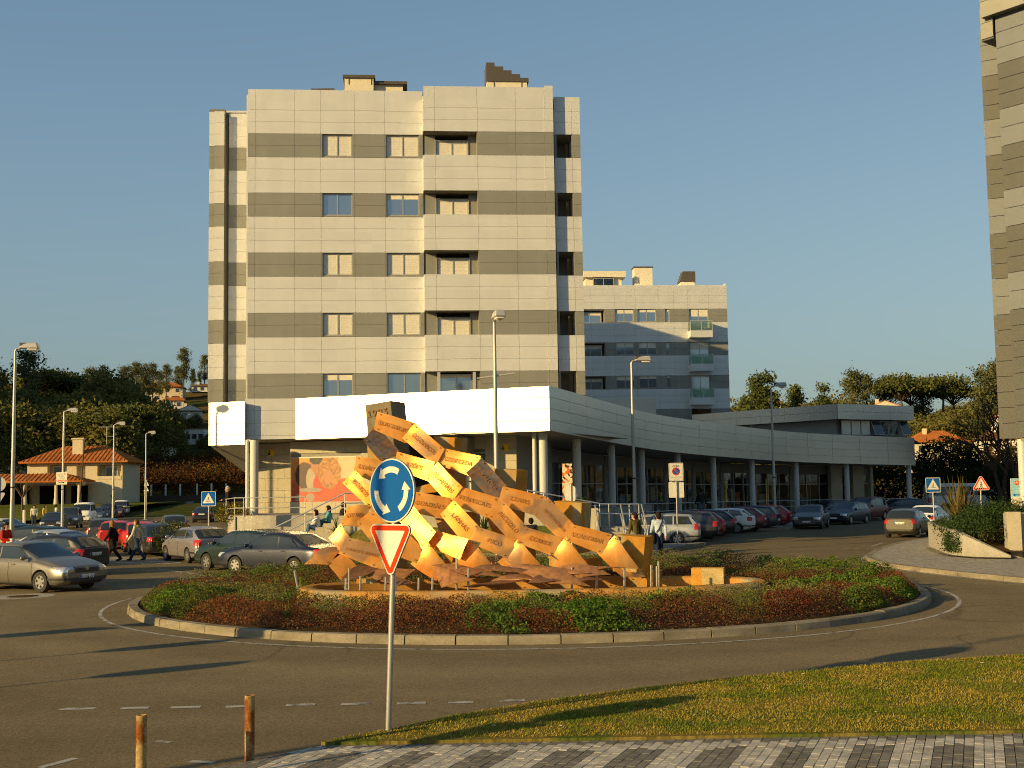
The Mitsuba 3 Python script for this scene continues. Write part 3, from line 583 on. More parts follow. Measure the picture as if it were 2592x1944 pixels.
r1 = thing('stair_railing', 'polished steel stair railing with two bars rising right past seated people', 'railing')
rail(r1, [(-10.72, 52.0, 1.08), (-7.28, 52.0, 2.70), (-4.2, 51.9, 2.72)], [(-10.72, 52, .1, 1.08), (-9.0, 52, .9, 1.88), (-7.28, 52, 1.7, 2.70), (-5.7, 51.93, 1.8, 2.71)])
r2 = thing('podium_railing', 'thin grey railing along the left edge of the podium', 'railing')
rail(r2, [(-13.25, 55.6, 2.5), (-12.7, 54.95, 2.56), (-11.9, 54.5, 2.56), (-9.35, 54.2, 2.56)], [(-13.2, 55.5, 1.7, 2.5), (-12.7, 54.95, 1.7, 2.56), (-12.2, 54.62, 1.7, 2.56), (-9.35, 54.2, 1.7, 2.56)], .022, (0, -.46), 'galv')
r3 = thing('ramp_railing', 'bright steel ramp railing sloping down to the right landing', 'railing')
rail(r3, [(.48, 52.3, 2.74), (3.75, 52.3, 2.08), (4.92, 52.5, 2.04), (5.42, 52.5, 2.04)], [(.6, 52.3, 1.6, 2.7), (1.3, 52.3, 1.5, 2.58), (2.5, 52.3, 1.3, 2.34), (3.7, 52.3, 1.1, 2.08), (4.1, 52.35, 1.0, 2.06), (5.0, 52.5, 1.0, 2.04), (5.42, 52.5, 1.0, 2.04)], .03)
st2 = thing('right_stairs', 'concrete steps with steel rails coming down left from the landing', 'stairs')
rp = MB(); rp.prism(Polygon([(.4, 0), (3.8, 0), (5.6, 0), (5.6, 1.05), (3.8, 1.1), (.4, 1.74)]), -53.6, -52.2, frame((0, 0, 0), (1, 0, 0), (0, 0, 1), (0, -1, 0))); obj('ramp', rp, 'concrete', st2)
for i in range(6):
    z = 1.05 - i * .155; cube('step', np.eye(4), (1.7, .345, z), (4.55, 52.0 - i * .35, z / 2), 'concrete', st2)
wl = MB(); wl.prism(Polygon([(52.2, 0), (52.2, 1.3), (51.6, 1.3), (50.0, .35), (50.0, 0)]), 3.42, 3.62, frame((0, 0, 0), (0, 1, 0), (0, 0, 1), (1, 0, 0))); obj('side_wall', wl, 'concrete', st2)
for x in (3.5, 4.6, 5.5):
    for dz in (0, -.42): obj('hand_rail', MB().tube([(x, 52.2, 2.02 + dz), (x, 50.0, 1.05 + dz)], .03, 8), 'galv', st2)
    obj('baluster', MB().tube([(x, 50.05, .1), (x, 50.05, 1.07)], .022, 8), 'galv', st2); obj('baluster', MB().tube([(x, 51.1, .5), (x, 51.1, 1.53)], .022, 8), 'steel_rail', st2)
bank = struct('grass_bank', grid_surface(lambda u, v: (u, v, .13 + 1.1 * np.clip((v - 50.35) / 1.4, 0, 1) * np.clip((u + 8.7) / 2.2, 0, 1) * np.clip((3.3 - u) / 1.2, 0, 1)), np.linspace(-8.7, 3.3, 40), np.linspace(50.2, 51.8, 8)), 'turf')
# ---------------------------------------------------------------- second block behind, annex, right-hand tower
bb = thing('rear_apartment_block', 'lower grey striped apartment block behind with glass balconies and shadow of the tower', 'building')
MBk = wall_frame(6.0, 106.9, 0, math.radians(4.6))
LB = 13.6; PB = .602; zb0 = 8.35        # dark band bottom rows: 2 dark 3 light
kindb = lambda r: 'panel_dark' if r % 5 < 2 else 'panel_light'
def zz_(r): return zb0 + r * PB
opb = []
for k in (1, 2, 3):
    a, b = zz_(5 * k), zz_(5 * k + 2)
    opb += [(.2, 2.4, a, b), (3.36, 5.03, a + .06, b), (5.4, 7.07, a + .06, b), (7.9, 8.3, a + .06, b), (10.1, 11.85, a - .55, b)]
opb += [(10.1, 11.85, zz_(0), zz_(2))]
_P = P; P = PB
clad(bb, MBk, 0, LB, range(0, 20), [1.2, 3.3, 5.2, 7.3, 8.7, 10.0, 11.9], kindb, opb, z0=zb0)
cube('panel', MBk, (LB, .05, .30), (LB / 2, .025, zz_(20) + .15), 'panel_light', bb)
P = _P
core_wall(MBk, 0, LB, 3, zz_(20) + .3, opb, .3, bb)
for k in (1, 2, 3):
    a, b = zz_(5 * k), zz_(5 * k + 2)
    bl = 1.0 if k > 1 else .55
    window(bb, MBk @ place(0, -.4), .1, 2.15, a, b - .2, blind=.3)
    window(bb, MBk, 3.36, 5.03, a + .06, b, blind=.35); window(bb, MBk, 5.4, 7.07, a + .06, b, blind=.25 + .2 * (k == 2)); window(bb, MBk, 7.9, 8.3, a + .06, b, split=1, blind=.2); window(bb, MBk, 10.1, 11.85, a - .55, b, blind=.4 if k > 1 else .1)
    mb = MB(); mb.box((1.2, -.6, b - .03), (2.5, 1.1, .1)).box((1.2, -.6, a - .05), (2.5, 1.1, .1)).box((2.42, -.6, (a + b) / 2), (.08, 1.1, b - a)); obj('loggia', mb, 'soffit', bb, M=MBk)
    z = a - .82
    mb = MB(); mb.box((10.95, .55, z - .38), (2.0, 1.1, .62)); obj('balcony', mb, 'panel_light', bb, M=MBk)
    mb = MB()
    for u in (9.97, 10.95, 11.93): mb.box((u, 1.06, z + .35), (.05, .05, .85))
    mb.box((10.95, 1.06, z + .79), (2.0, .05, .05)); obj('balcony_rail', mb, 'frame_light', bb, M=MBk)
    mb = MB(); mb.quad((9.97, 1.04, z - .05), (11.93, 1.04, z - .05), (11.93, 1.04, z + .75), (9.97, 1.04, z + .75)).quad((11.93, 0, z - .05), (11.93, 1.04, z - .05), (11.93, 1.04, z + .75), (11.93, 0, z + .75)).quad((9.97, 0, z - .05), (9.97, 1.04, z - .05), (9.97, 1.04, z + .75), (9.97, 0, z + .75))
    obj('balcony_glass', mb, 'balcony_tint', bb, M=MBk)
scene['balcony_tint'] = {'type': 'principledthin', 'base_color': rgb(.55, .72, .62), 'roughness': .08, 'spec_trans': .85, 'eta': 1.3, 'diff_trans': 1.0}
mb = MB(); mb.box((LB - .05, -6, 12), (.1, 12, 17.8)).box((LB / 2, -6, 20.6), (LB, 12, .3)).box((.05, -6, 12), (.1, 12, 17.8)).box((LB / 2, -12, 12), (LB, .1, 17.8)); obj('wall', mb, 'panel_light', bb, M=MBk)
obj('grey_stair_head', MB().box((9.3, 95.2, 8.6), (4.1, .4, 2.0)), 'panel_gloss', bb)
pn = thing('penthouse', 'cream penthouse with a long window on the roof of the rear block', 'roof hut')
mb = MB(); mb.box((2.7, -3.4, 21.35), (3.3, 3, 1.2)).box((2.75, -3.2, 22.05), (3.9, 3.4, .55)); obj('wall', mb, 'render_cream', pn, M=MBk); window(pn, MBk @ place(0, -1.75), 1.7, 3.6, 20.95, 21.7, depth=-.13, blind=.9)
ch = thing('square_chimney', 'square cream chimney with thin dark cap on the rear block', 'chimney')
obj('stack', MB().box((6.5, -3, 21.8), (1.65, 1.2, 2.0)), 'render_cream', ch, M=MBk); obj('cap', MB().box((6.5, -3, 22.85), (1.8, 1.35, .1)), 'cap_dark', ch, M=MBk)
ch = thing('dark_chimney', 'dark sloped chimney cowl on the rear block, right of the square one', 'chimney')
obj('base', MB().box((10.6, -3, 21.2), (1.3, 1.2, .5)), 'render_cream', ch, M=MBk)
obj('cowl', MB().prism(Polygon([(9.9, 21.4), (11.35, 21.4), (11.35, 22.45), (10.2, 22.45), (10.2, 22.2), (10.1, 22.2), (10.1, 21.9), (10.0, 21.9), (10.0, 21.65), (9.9, 21.65)]), -3.6, -2.4, frame((0, 0, 0), (1, 0, 0), (0, 0, 1), (0, 1, 0))), 'cap_dark', ch, M=MBk)
# annex on top of the curved building
ax = thing('roof_annex', 'grey flat roofed annex with tilted windows above the curved shops', 'building')
C0, C1, C2 = np.array([15.85, 106.0]), np.array([25.38, 94.0]), np.array([32.8, 98.4])
for A_, B_, nm in ((C0, C1, 6), (C1, C2, 3)):
    L = float(np.linalg.norm(B_ - A_)); M = wall_frame(*A_, 0, math.atan2(*(B_ - A_)[::-1]))
    for i in range(nm):
        for r in range(2): cube('panel', M, (L / nm - .015, .06, .58), (L * (i + .5) / nm, .03, 8.02 + r * .6), 'panel_gloss', ax)
mb = MB(); mb.prism(Polygon([tuple(C0), tuple(C1), tuple(C2), (30, 118)]).buffer(-.04), 7.74, 8.9); obj('roof', mb, 'panel_dark', ax)
inner = Polygon([(16.0, 106.5), (25.5, 94.8), (32.6, 99.1), (29, 116)]).buffer(-.25)
mb = MB(); mb.prism(inner, 5.8, 7.72); obj('wall', mb, 'panel_dark', ax)
A_, B_ = np.array([25.6, 94.78]), np.array([32.55, 98.95]); M = wall_frame(*A_, 0, math.atan2(*(B_ - A_)[::-1])); Lx = float(np.linalg.norm(B_ - A_))
for i in range(7):
    u0, u1 = .4 + i * 1.08, .4 + (i + 1) * 1.08 - .07
    if i in (3, 6):
        Mt = M @ frame((0, .05, 7.68), (1, 0, 0), (0, math.cos(.35), math.sin(.35)), (0, -math.sin(.35), math.cos(.35)))
        k = num(f'{ax}__window'); scene[k] = {**mikit.ply(MB().box(((u0 + u1) / 2, 0, -.6), (u1 - u0, .04, 1.2)).mesh(), 'frame_metal'), 'to_world': W(Mt)}
        cube('pane', Mt, (u1 - u0 - .1, .01, 1.1), ((u0 + u1) / 2, .026, -.6), 'window_glass', k)
    else:
        k = num(f'{ax}__window'); scene[k] = {**mikit.ply(MB().box(((u0 + u1) / 2, 0, 7.1), (u1 - u0, .06, 1.16)).mesh(), 'frame_metal'), 'to_world': W(M)}
        cube('pane', M, (u1 - u0 - .1, .01, 1.04), ((u0 + u1) / 2, .036, 7.1), 'window_glass' if i > 2 else 'blind', k)
# right-hand tower
rt = thing('right_tower', 'striped apartment tower cut off by the right edge of the picture', 'building')
MRt = wall_frame(18.7, 44.7, 0, math.radians(-52))
lv = [(4.4, 'd', 8), (9.17, 'l', 2), (10.57, 'd', 3), (12.33, 'l', 2), (13.72, 'd', 3), (15.42, 'l', 2), (16.84, 'd', 3), (18.6, 'l', 3), (20.45, 'd', 3)]
def striped(M, u0, u1, parent, dz=0.0, seams=(), z_top=20.45):
    for (z, c, n), nx in zip(lv, [l[0] for l in lv[1:]] + [22.3]):
        if z >= z_top: break
        h = (min(nx, z_top) - z) / n
        us = [u0] + list(seams) + [u1]
        for r in range(n):
            for a, b in zip(us[:-1], us[1:]): cube('panel', M, (b - a - .004, .05, h - .022), ((a + b) / 2, .025, z + (r + .5) * h + dz), 'panel_dark_dimmed' if c == 'd' else 'panel_light_dimmed', parent)
striped(MRt, 0, 14, rt, 0, (2.5, 5, 7.5, 10))
striped(wall_frame(18.63, 46.1, 0, math.radians(-30)), 0, .8, rt, 0, ())
S2 = wall_frame(18.7, 44.7, 0, math.radians(-52))
mb = MB(); mb.box((7, -6.5, 13.2), (13.96, 12.8, 17.5)); obj('wall', mb, 'panel_light_dimmed', rt, M=MRt)
mb = MB(); mb.box((.3, -.35, 13), (.5, .5, 17)); obj('wall', mb, 'panel_dark', rt, M=wall_frame(18.66, 46.0, 0, math.radians(-30)))
mb = MB(); mb.box((7, -6.4, 4.32), (13.8, 12.6, .12)); obj('soffit', mb, 'soffit', rt, M=MRt)
for r in range(3): cube('panel', MRt, (6.2, .05, .6), (2.75, .42, 20.75 + r * .62), 'panel_dark', rt)
mb = MB(); mb.box((2.75, -2.5, 21.4), (6.18, 5.8, 1.9)); obj('cornice', mb, 'panel_dark_dimmed', rt, M=MRt)
for r in range(2): cube('panel', MRt, (.5, .05, .6), (-.30, .12, 20.02 + r * .62), 'panel_dark', rt)
obj('cornice', MB().box((-.30, -1.5, 20.4), (.5, 3.2, 1.5)), 'panel_dark_dimmed', rt, M=MRt)
for x_, y_ in ((18.98, 45.0), (19.5, 44.9)): obj('column', MB().tube([(x_, y_, 0), (x_, y_, 4.35)], .15, 18), 'column_paint', rt, smooth=40)
# ---------------------------------------------------------------- cars: one lofted body per kind, cut wheel arches, glass and lamps cut from its own surface
def car_kind(L, Wd, H, top, belt, glass, kind, wb, wr=.31, low=.19):
    """top: roofline knots (x forward from the middle, z); belt: shoulder knots; glass: side window outline(s) (x, z); returns part meshes."""
    hl = L / 2; tx, tz = np.array(top).T; bx, bz = np.array(belt).T
    def body(d=0.0):
        xs = np.unique(np.r_[np.linspace(-hl, hl, 76), -hl + .02, -hl + .05, -hl + .1, hl - .02, hl - .05, hl - .1])
        V = []; nr = 0
        k = np.exp(-.5 * (np.arange(-4, 5) / 2.0) ** 2); k /= k.sum()
        xf = np.linspace(-hl - .5, hl + .5, 600); zf_ = np.interp(xf, tx, tz); zf_ = np.convolve(np.pad(zf_, 12, 'edge'), np.ones(25) / 25, 'valid')
        for x in xs:
            e = (hl - abs(x)); s = 1 if x > 0 else -1
            w = Wd / 2 * (1 - .14 * max(0, 1 - e / .55) ** 2.2) - (.06 if e < .03 else .025 if e < .06 else 0)
            B = np.interp(x, bx, bz); Tz = float(np.interp(x, xf, zf_)); lo = low + (.10 * max(0, 1 - e / .35) if s > 0 else .16 * max(0, 1 - e / .4)) + (.04 if e < .03 else 0)
            Tz = max(Tz, B + .02) - (.035 if e < .03 else .012 if e < .06 else 0); B = min(B, Tz - .015)
            g = min(1, max(0, (Tz - B - .05) / .35)); rw = (1 - g) * (w - .16) + g * (w * .74)
            zl = lo
            pts = [(0, zl), (w - .16, zl), (w - .05, zl + .05), (w - .015, zl + .16), (w, zl + .5 * (B - zl)), (w - .012, B - .13), (w - .035, B - .03), (w - .07, B + .0),
                   (w - .075 - g * .02 + (rw - w + .075) * .33 * g - (1 - g) * .03, B + (Tz - B) * (.36 if g > .2 else .45)), (w - .075 + (rw - w + .075) * (.66 * g + .5 * (1 - g)), B + (Tz - B) * (.70 if g > .2 else .7)),
                   (rw + .01, Tz - .075 * g - .008), (rw - .07, Tz - .022 * g - .003), (rw * .5, Tz), (0, Tz + .006)]
            P_ = np.array([(x, y, z) for y, z in pts] + [(x, -y, z) for y, z in pts[-2:0:-1]])
            if d:
                c = np.array([x, 0, (zl + Tz) / 2]); q = P_ - c; P_ = P_ + np.c_[np.zeros(len(q)), np.sign(q[:, 1]) * d * (np.abs(q[:, 1]) > .01), np.sign(q[:, 2]) * d]
                P_[:, 0] *= 1 + d / hl
            V.append(P_); nr = len(P_)
        n = len(xs); V = np.vstack(V); F = []
        for i in range(n - 1):
            for j in range(nr):
                a, b = i * nr + j, i * nr + (j + 1) % nr
                F += [[a, b, b + nr], [a, b + nr, a + nr]]
        cap = [[0, j + 1, j] for j in range(1, nr - 1)] + [[(n - 1) * nr, (n - 1) * nr + j, (n - 1) * nr + j + 1] for j in range(1, nr - 1)]
        m = trimesh.Trimesh(V, F + cap, process=True); m.fix_normals()
        return Manifold(m3.Mesh(np.asarray(m.vertices, np.float32), np.asarray(m.faces, np.uint32)))
    B0 = body(); G = body(.006); G2 = body(.011); out = {}
    def cyl_y(x, z, r, y0, y1, n=28): return Manifold.cylinder(y1 - y0, r, r, n).rotate((-90, 0, 0)).translate((x, y0, z))
    fx = wb / 2 + (.06 if kind != 'van' else .1); rx = fx - wb
    shell = B0
    for x in (fx, rx):
        for s in (-1, 1): shell -= cyl_y(x, wr, wr + .055, s * Wd / 2 - .28, s * Wd / 2 + .28)
    out['body'] = shell
    def side(poly, y0=.3):
        cs_ = m3.CrossSection([np.array(poly)]); e = Manifold.extrude(cs_, 2.4).rotate((90, 0, 0)).translate((0, 1.2, 0))
        return e - Manifold.cube((20, 2 * y0, 6), True)
    gl = []
    for poly in glass:
        w = G ^ side(poly); gl.append(w)
    out['side_window'] = gl
    # windscreen and rear window: seen from above, between the roof and the cowl
    def topcut(x0, x1, z0, m=.13): return G ^ Manifold.cube((x1 - x0, Wd - 2 * m - .16, 3)).translate((x0, -(Wd - 2 * m - .16) / 2, z0))
    out['windscreen'] = topcut(WS[0], WS[1], WS[2]) if (WS := glass_ends[kind][0]) else None
    out['rear_window'] = topcut(RS[0], RS[1], RS[2], .12) if (RS := glass_ends[kind][1]) else None
    zb = np.interp(hl, bx, bz); zr = np.interp(-hl, bx, bz)
    hlz = lamp[kind][0]; tlz = lamp[kind][1]
    out['headlight'] = [G ^ Manifold.cube((.5, .36, hlz[1] - hlz[0])).translate((hl - .42, s * (Wd / 2 - .24) - .18, hlz[0])) for s in (-1, 1)]
    tw_ = tlz[2]
    out['tail_light'] = [G2 ^ Manifold.cube((.34, tw_, tlz[1] - tlz[0])).translate((-hl - .1, s * (Wd / 2 - tw_ / 2 + .02) - tw_ / 2, tlz[0])) for s in (-1, 1)]
    out['bumper'] = [G ^ Manifold.cube((.7, 3, .07)).translate((hl - .6, -1.5, .36)), G ^ Manifold.cube((.7, 3, .07)).translate((-hl - .1, -1.5, .40))]
    out['grille'] = G ^ Manifold.cube((.4, Wd * .46, .13)).translate((hl - .3, -Wd * .23, hlz[0] - .03))
    out['air_intake'] = G ^ Manifold.cube((.4, Wd * .62, .12)).translate((hl - .3, -Wd * .31, .24))
    seam = [G ^ (Manifold.cube((.014, 3, .62)).translate((x, -1.5, low + .06))) for x in seams[kind]]
    out['door_seam'] = [s_ - Manifold.cube((9, Wd - .5, 6), True) for s_ in seam]
    out['sill'] = (G ^ Manifold.cube((wb - 2 * wr - .12, 3, .09)).translate((rx + wr + .06, -1.5, low - .02)))
    out['handle'] = [MB().box((x, s * (Wd / 2 - .005), np.interp(x, bx, bz) - .10), (.17, .03, .028)).mesh() for x in handles[kind] for s in (-1, 1)]
    tm = trimesh.creation.icosphere(2); mir = []
    for s in (-1, 1):
        q = tm.copy(); q.apply_scale([.07, .11, .075]); q.apply_translation([WS[0] - .05 if False else mirx[kind], s * (Wd / 2 + .07), np.interp(mirx[kind], bx, bz) + .10]); mir.append(q)
    out['mirror'] = mir
    def wheel(x, s):
        y = s * (Wd / 2 - .10)
        prof = np.array([(wr * .62, -.09), (wr * .97, -.09), (wr, -.06), (wr, .06), (wr * .97, .09), (wr * .62, .09)])
        ty = trimesh.creation.revolve(np.vstack([prof, prof[:1]]), sections=32); ty.apply_transform(trimesh.transformations.rotation_matrix(math.pi / 2, [1, 0, 0])); ty.apply_translation([x, y, wr])
        rm = MB(); r0 = wr * .62
        dp = trimesh.creation.cylinder(r0, .10, sections=32); dp.apply_transform(trimesh.transformations.rotation_matrix(math.pi / 2, [1, 0, 0])); dp.apply_translation([x, y - s * .03, wr]); hub = MB(); hub.tm(dp)
        for i in range(6):
            a = i * math.pi / 3 + .3; c_, s_ = math.cos(a), math.sin(a)
            rm.box((x + c_ * r0 * .55, y + s * .055, wr + s_ * r0 * .55), (r0 * .85, .05, .075), ax=np.array([[c_, 0, s_], [0, 1, 0], [-s_, 0, c_]]))
        rm.tube([(x, y + s * .02, wr), (x, y + s * .088, wr)], r0 * .28, 16)
        ring = trimesh.creation.annulus(r0 * .9, r0 * 1.02, .06, sections=32); ring.apply_transform(trimesh.transformations.rotation_matrix(math.pi / 2, [1, 0, 0])); ring.apply_translation([x, y + s * .055, wr]); rm.tm(ring)
        return ty, rm.mesh(), hub.mesh()
    out['wheel'] = [wheel(x, s) for x in (fx, rx) for s in (-1, 1)]
    pz = plate[kind]
    out['plate'] = [MB().box((hl + .012, 0, .46), (.02, .52, .115)).mesh(), MB().box((-hl - .014, 0, pz), (.02, .52, .115)).mesh()]
    out['emblem'] = MB().tube([(hl - .02, 0, hlz[0] + .08), (hl + .012, 0, hlz[0] + .08)], .055, 16).mesh()
    return out
glass_ends = {'sedan': ((.33, 1.10, .98), (-1.62, -1.02, 1.00)), 'hatch': ((.42, 1.12, .99), (-1.98, -1.48, 1.00)), 'wagon': ((.36, 1.12, 1.0), (-2.26, -1.95, 1.02)), 'mpv': ((.55, 1.35, 1.10), (-2.02, -1.75, 1.10)), 'van': ((1.35, 2.02, 1.28), (-2.38, -2.22, 1.25))}
lamp = {'sedan': ((.60, .75), (.70, .90, .34)), 'hatch': ((.60, .76), (.72, .95, .30)), 'wagon': ((.60, .75), (.74, 1.02, .22)), 'mpv': ((.70, .88), (.80, 1.2, .20)), 'van': ((.72, .92), (.75, 1.1, .16))}
seams = {'sedan': (1.02, .02, -.95), 'hatch': (.95, -.15), 'wagon': (1.02, .02, -.95), 'mpv': (1.1, .1, -.8), 'van': (1.25, .35, -.75)}
handles = {'sedan': (.22, -.78), 'hatch': (.10,), 'wagon': (.22, -.78), 'mpv': (.3, -.65), 'van': (.55, -.6)}
mirx = {'sedan': .78, 'hatch': .80, 'wagon': .80, 'mpv': 1.0, 'van': 1.5}
plate = {'sedan': .78, 'hatch': .76, 'wagon': .62, 'mpv': .70, 'van': .70}
KINDS = {}
def kind_of(k):
    if k in KINDS: return KINDS[k]
    if k == 'sedan': a = car_kind(4.62, 1.78, 1.46, [(-2.4, .90), (-1.72, 1.00), (-1.0, 1.38), (-.35, 1.46), (.25, 1.43), (1.14, .98), (1.6, .93), (2.1, .80), (2.4, .70)], [(-2.4, .88), (-1.2, .93), (1.1, .90), (2.4, .66)], [[(-1.38, .97), (-.50, .97), (-.50, 1.34), (-.95, 1.31)], [(-.44, .97), (.86, .97), (.28, 1.33), (-.44, 1.34)]], 'sedan', 2.65)
    if k == 'hatch': a = car_kind(3.98, 1.68, 1.45, [(-2.1, .86), (-1.98, 1.0), (-1.45, 1.38), (-.6, 1.45), (.30, 1.41), (1.16, .98), (1.5, .92), (1.85, .78), (2.1, .68)], [(-2.1, .84), (-1.2, .96), (1.1, .90), (2.1, .64)], [[(-1.5, 1.04), (-.72, .98), (-.72, 1.35), (-1.30, 1.31)], [(-.66, .97), (.90, .97), (.34, 1.31), (-.66, 1.35)]], 'hatch', 2.48, .30)
    if k == 'wagon': a = car_kind(4.60, 1.74, 1.50, [(-2.4, .90), (-2.28, 1.02), (-1.94, 1.42), (-.8, 1.50), (.28, 1.45), (1.16, 1.0), (1.6, .94), (2.1, .80), (2.4, .70)], [(-2.4, .86), (-1.2, .95), (1.1, .91), (2.4, .66)], [[(-1.98, .99), (-1.12, .99), (-1.12, 1.38), (-1.80, 1.36)], [(-1.06, .99), (-.22, .99), (-.22, 1.38), (-1.06, 1.38)], [(-.16, .99), (.88, .99), (.30, 1.35), (-.16, 1.38)]], 'wagon', 2.65)
    if k == 'mpv': a = car_kind(4.25, 1.78, 1.74, [(-2.2, .95), (-2.05, 1.15), (-1.75, 1.68), (-.6, 1.74), (.45, 1.70), (1.40, 1.10), (1.7, 1.0), (2.2, .80)], [(-2.2, .92), (-1.2, 1.03), (1.2, 1.0), (2.2, .74)], [[(-1.75, 1.10), (-.98, 1.10), (-.98, 1.60), (-1.60, 1.58)], [(-.92, 1.10), (-.02, 1.10), (-.02, 1.62), (-.92, 1.61)], [(.04, 1.10), (1.08, 1.10), (.52, 1.58), (.04, 1.62)]], 'mpv', 2.55, .34, .24)
    if k == 'van': a = car_kind(4.80, 1.88, 2.02, [(-2.5, 1.85), (-2.3, 1.98), (-1.0, 2.02), (1.2, 1.98), (2.05, 1.25), (2.25, 1.05), (2.5, .85)], [(-2.5, 1.10), (1.6, 1.10), (2.5, .80)], [[(.45, 1.22), (1.62, 1.22), (1.30, 1.75), (.45, 1.80)], [(-.75, 1.22), (.35, 1.22), (.35, 1.80), (-.75, 1.80)], [(-2.1, 1.22), (-.85, 1.22), (-.85, 1.80), (-2.1, 1.80)]], 'van', 2.9, .33, .24)
    def P_(m, sm):
        if hasattr(m, 'to_mesh'):
            if m.is_empty(): return None
            q = m.to_mesh(); m = trimesh.Trimesh(q.vert_properties[:, :3], q.tri_verts, process=False)
        return mikit.ply(m, 'black', smooth=sm)
    B = {'body': [P_(a['body'], 35)], 'side_window': [P_(g, 40) for g in a['side_window']], 'windscreen': [P_(a['windscreen'], 40)], 'rear_window': [P_(a['rear_window'], 40)], 'headlight': [P_(g, 40) for g in a['headlight']], 'tail_light': [P_(g, 40) for g in a['tail_light']],
         'bumper_trim': [P_(g, 40) for g in a['bumper']], 'grille': [P_(a['grille'], 40)], 'air_intake': [P_(a['air_intake'], 40)], 'door_seam': [P_(g, False) for g in a['door_seam']], 'sill': [P_(a['sill'], False)], 'door_handle': [P_(g, False) for g in a['handle']], 'mirror': [P_(g, True) for g in a['mirror']], 'number_plate': [P_(g, False) for g in a['plate']], 'emblem': [P_(a['emblem'], 40)]}
    KINDS[k] = (B, [(P_(t, 35), P_(r, 30), P_(h, 30)) for t, r, h in a['wheel']]); return KINDS[k]
scene['car_glass'] = two({'type': 'principled', 'base_color': rgb(.020, .026, .028), 'roughness': .04, 'specular': .9})
scene['car_lamp'] = pbr((.80, .80, .78), .12, .7); scene['car_tail'] = pbr((.40, .012, .01), .18, 0, clearcoat=1.0); scene['car_trim'] = pbr((.03, .03, .03), .5); scene['chrome'] = pbr((.75, .75, .74), .15, 1.0)
scene['tyre'] = pbr((.022, .021, .02), .8); scene['alloy'] = pbr((.55, .54, .52), .3, .8); scene['hub_dark'] = pbr((.05, .05, .05), .6); scene['plate_white'] = diff((.68, .67, .62)); scene['plate_blue'] = diff((.03, .06, .30)); scene['plate_yellow'] = diff((.6, .5, .05))
PAINTS = dict(bronze=(.20, .185, .16, .6), black=(.012, .012, .014, .0), dark_blue=(.012, .018, .045, .3), dark_green=(.012, .028, .022, .3), silver=(.52, .52, .50, .6), lilac=(.30, .27, .28, .6), red=(.42, .018, .012, .0), maroon=(.13, .012, .018, .2), white=(.72, .71, .66, .0), grey=(.10, .105, .11, .5), anthracite=(.045, .05, .06, .4), cream=(.5, .46, .38, .3), olive=(.085, .08, .065, .5))
def dust(c):
    def f(p, n, uv):
        d = smoothstep(.75, .15, p.z) * (.25 + .5 * fbm(p.x * 5, p.y * 5, p.z * 8, 2)); return mix(mi.Color3f(*c), mi.Color3f(.20, .17, .12), d * .22)
    return f
for n_, c_ in PAINTS.items(): scene['paint_' + n_] = two({'type': 'principled', 'base_color': proc(dust(c_[:3])), 'metallic': c_[3], 'roughness': .32, 'clearcoat': 1.0, 'clearcoat_gloss': .96, 'specular': .5})
def car(kind, paint, x, y, deg, label, group=None, z=0.0, plate_txt=None, scale=(1, 1, 1), yellow=False, name='parked_car', cat='car'):
    B, Ws = kind_of(kind); M = place(x, y, z, math.radians(deg)) @ np.diag([*scale, 1.0])
    k = thing(name, label, cat, group); w = W(M)
    mat = {'body': 'paint_' + paint, 'side_window': 'car_glass', 'windscreen': 'car_glass', 'rear_window': 'car_glass', 'headlight': 'car_lamp', 'tail_light': 'car_tail', 'bumper_trim': 'car_trim', 'grille': 'car_trim', 'air_intake': 'car_trim', 'door_seam': 'car_trim', 'sill': 'car_trim', 'door_handle': 'paint_' + paint, 'mirror': 'paint_' + paint, 'number_plate': 'plate_white', 'emblem': 'chrome'}
    far = math.hypot(x, y) > 75
    for part, ds in B.items():
        if far and part in ('door_seam', 'door_handle', 'emblem', 'sill', 'air_intake'): continue
        for d in ds:
            if d is not None: put(part, {**d, 'to_world': w, 'bsdf': ref(mat[part])}, k)
    for t, r, h in Ws:
        wk = put('wheel', {**t, 'to_world': w, 'bsdf': ref('tyre')}, k); put('rim', {**r, 'to_world': w, 'bsdf': ref('alloy')}, wk); put('disc', {**h, 'to_world': w, 'bsdf': ref('hub_dark')}, wk)
    if plate_txt:
        L2 = {'sedan': 2.31, 'hatch': 1.99, 'wagon': 2.3, 'mpv': 2.125, 'van': 2.4}[kind]
        for s in (1, -1):
            zc = .46 if s > 0 else plate[kind]
            Mp = M @ frame((s * (L2 + .026), 0, zc - .035), (0, s, 0), (0, 0, 1), (s, 0, 0))
            text_on(plate_txt, .075, Mp, 'black', k, 'plate_lettering', .002, True)
            put('plate_band', {**mikit.ply(MB().box((s * (L2 + .025), -s * .238, zc), (.004, .045, .112)).mesh(), 'plate_blue'), 'to_world': w}, k)
            if yellow: put('plate_band', {**mikit.ply(MB().box((s * (L2 + .025), s * .238, zc), (.004, .045, .112)).mesh(), 'plate_yellow'), 'to_world': w}, k)
    return k
gl_, gr_, gs_ = 'cars parked along the left street', 'cars parked in front of the curved shops', 'cars around the left car park'
car('sedan', 'bronze', -14.74, 37.14, -30, 'grey-bronze saloon driving in at the left edge, nearest of all the cars', plate_txt='63-DA-57', scale=(1.04, 1.02, 1.0))
car('hatch', 'black', -16.54, 43.55, 155, 'black hatchback right behind the grey-bronze saloon, its tail towards the road', gs_, plate_txt='19-72-QX')
car('sedan', 'silver', -18.72, 48.84, 160, 'silver saloon showing only its roof above the black hatchback', gs_)
car('hatch', 'dark_green', -21.95, 55.02, 160, 'dark green hatchback beside the foot of the nearest left lamp post', gs_)
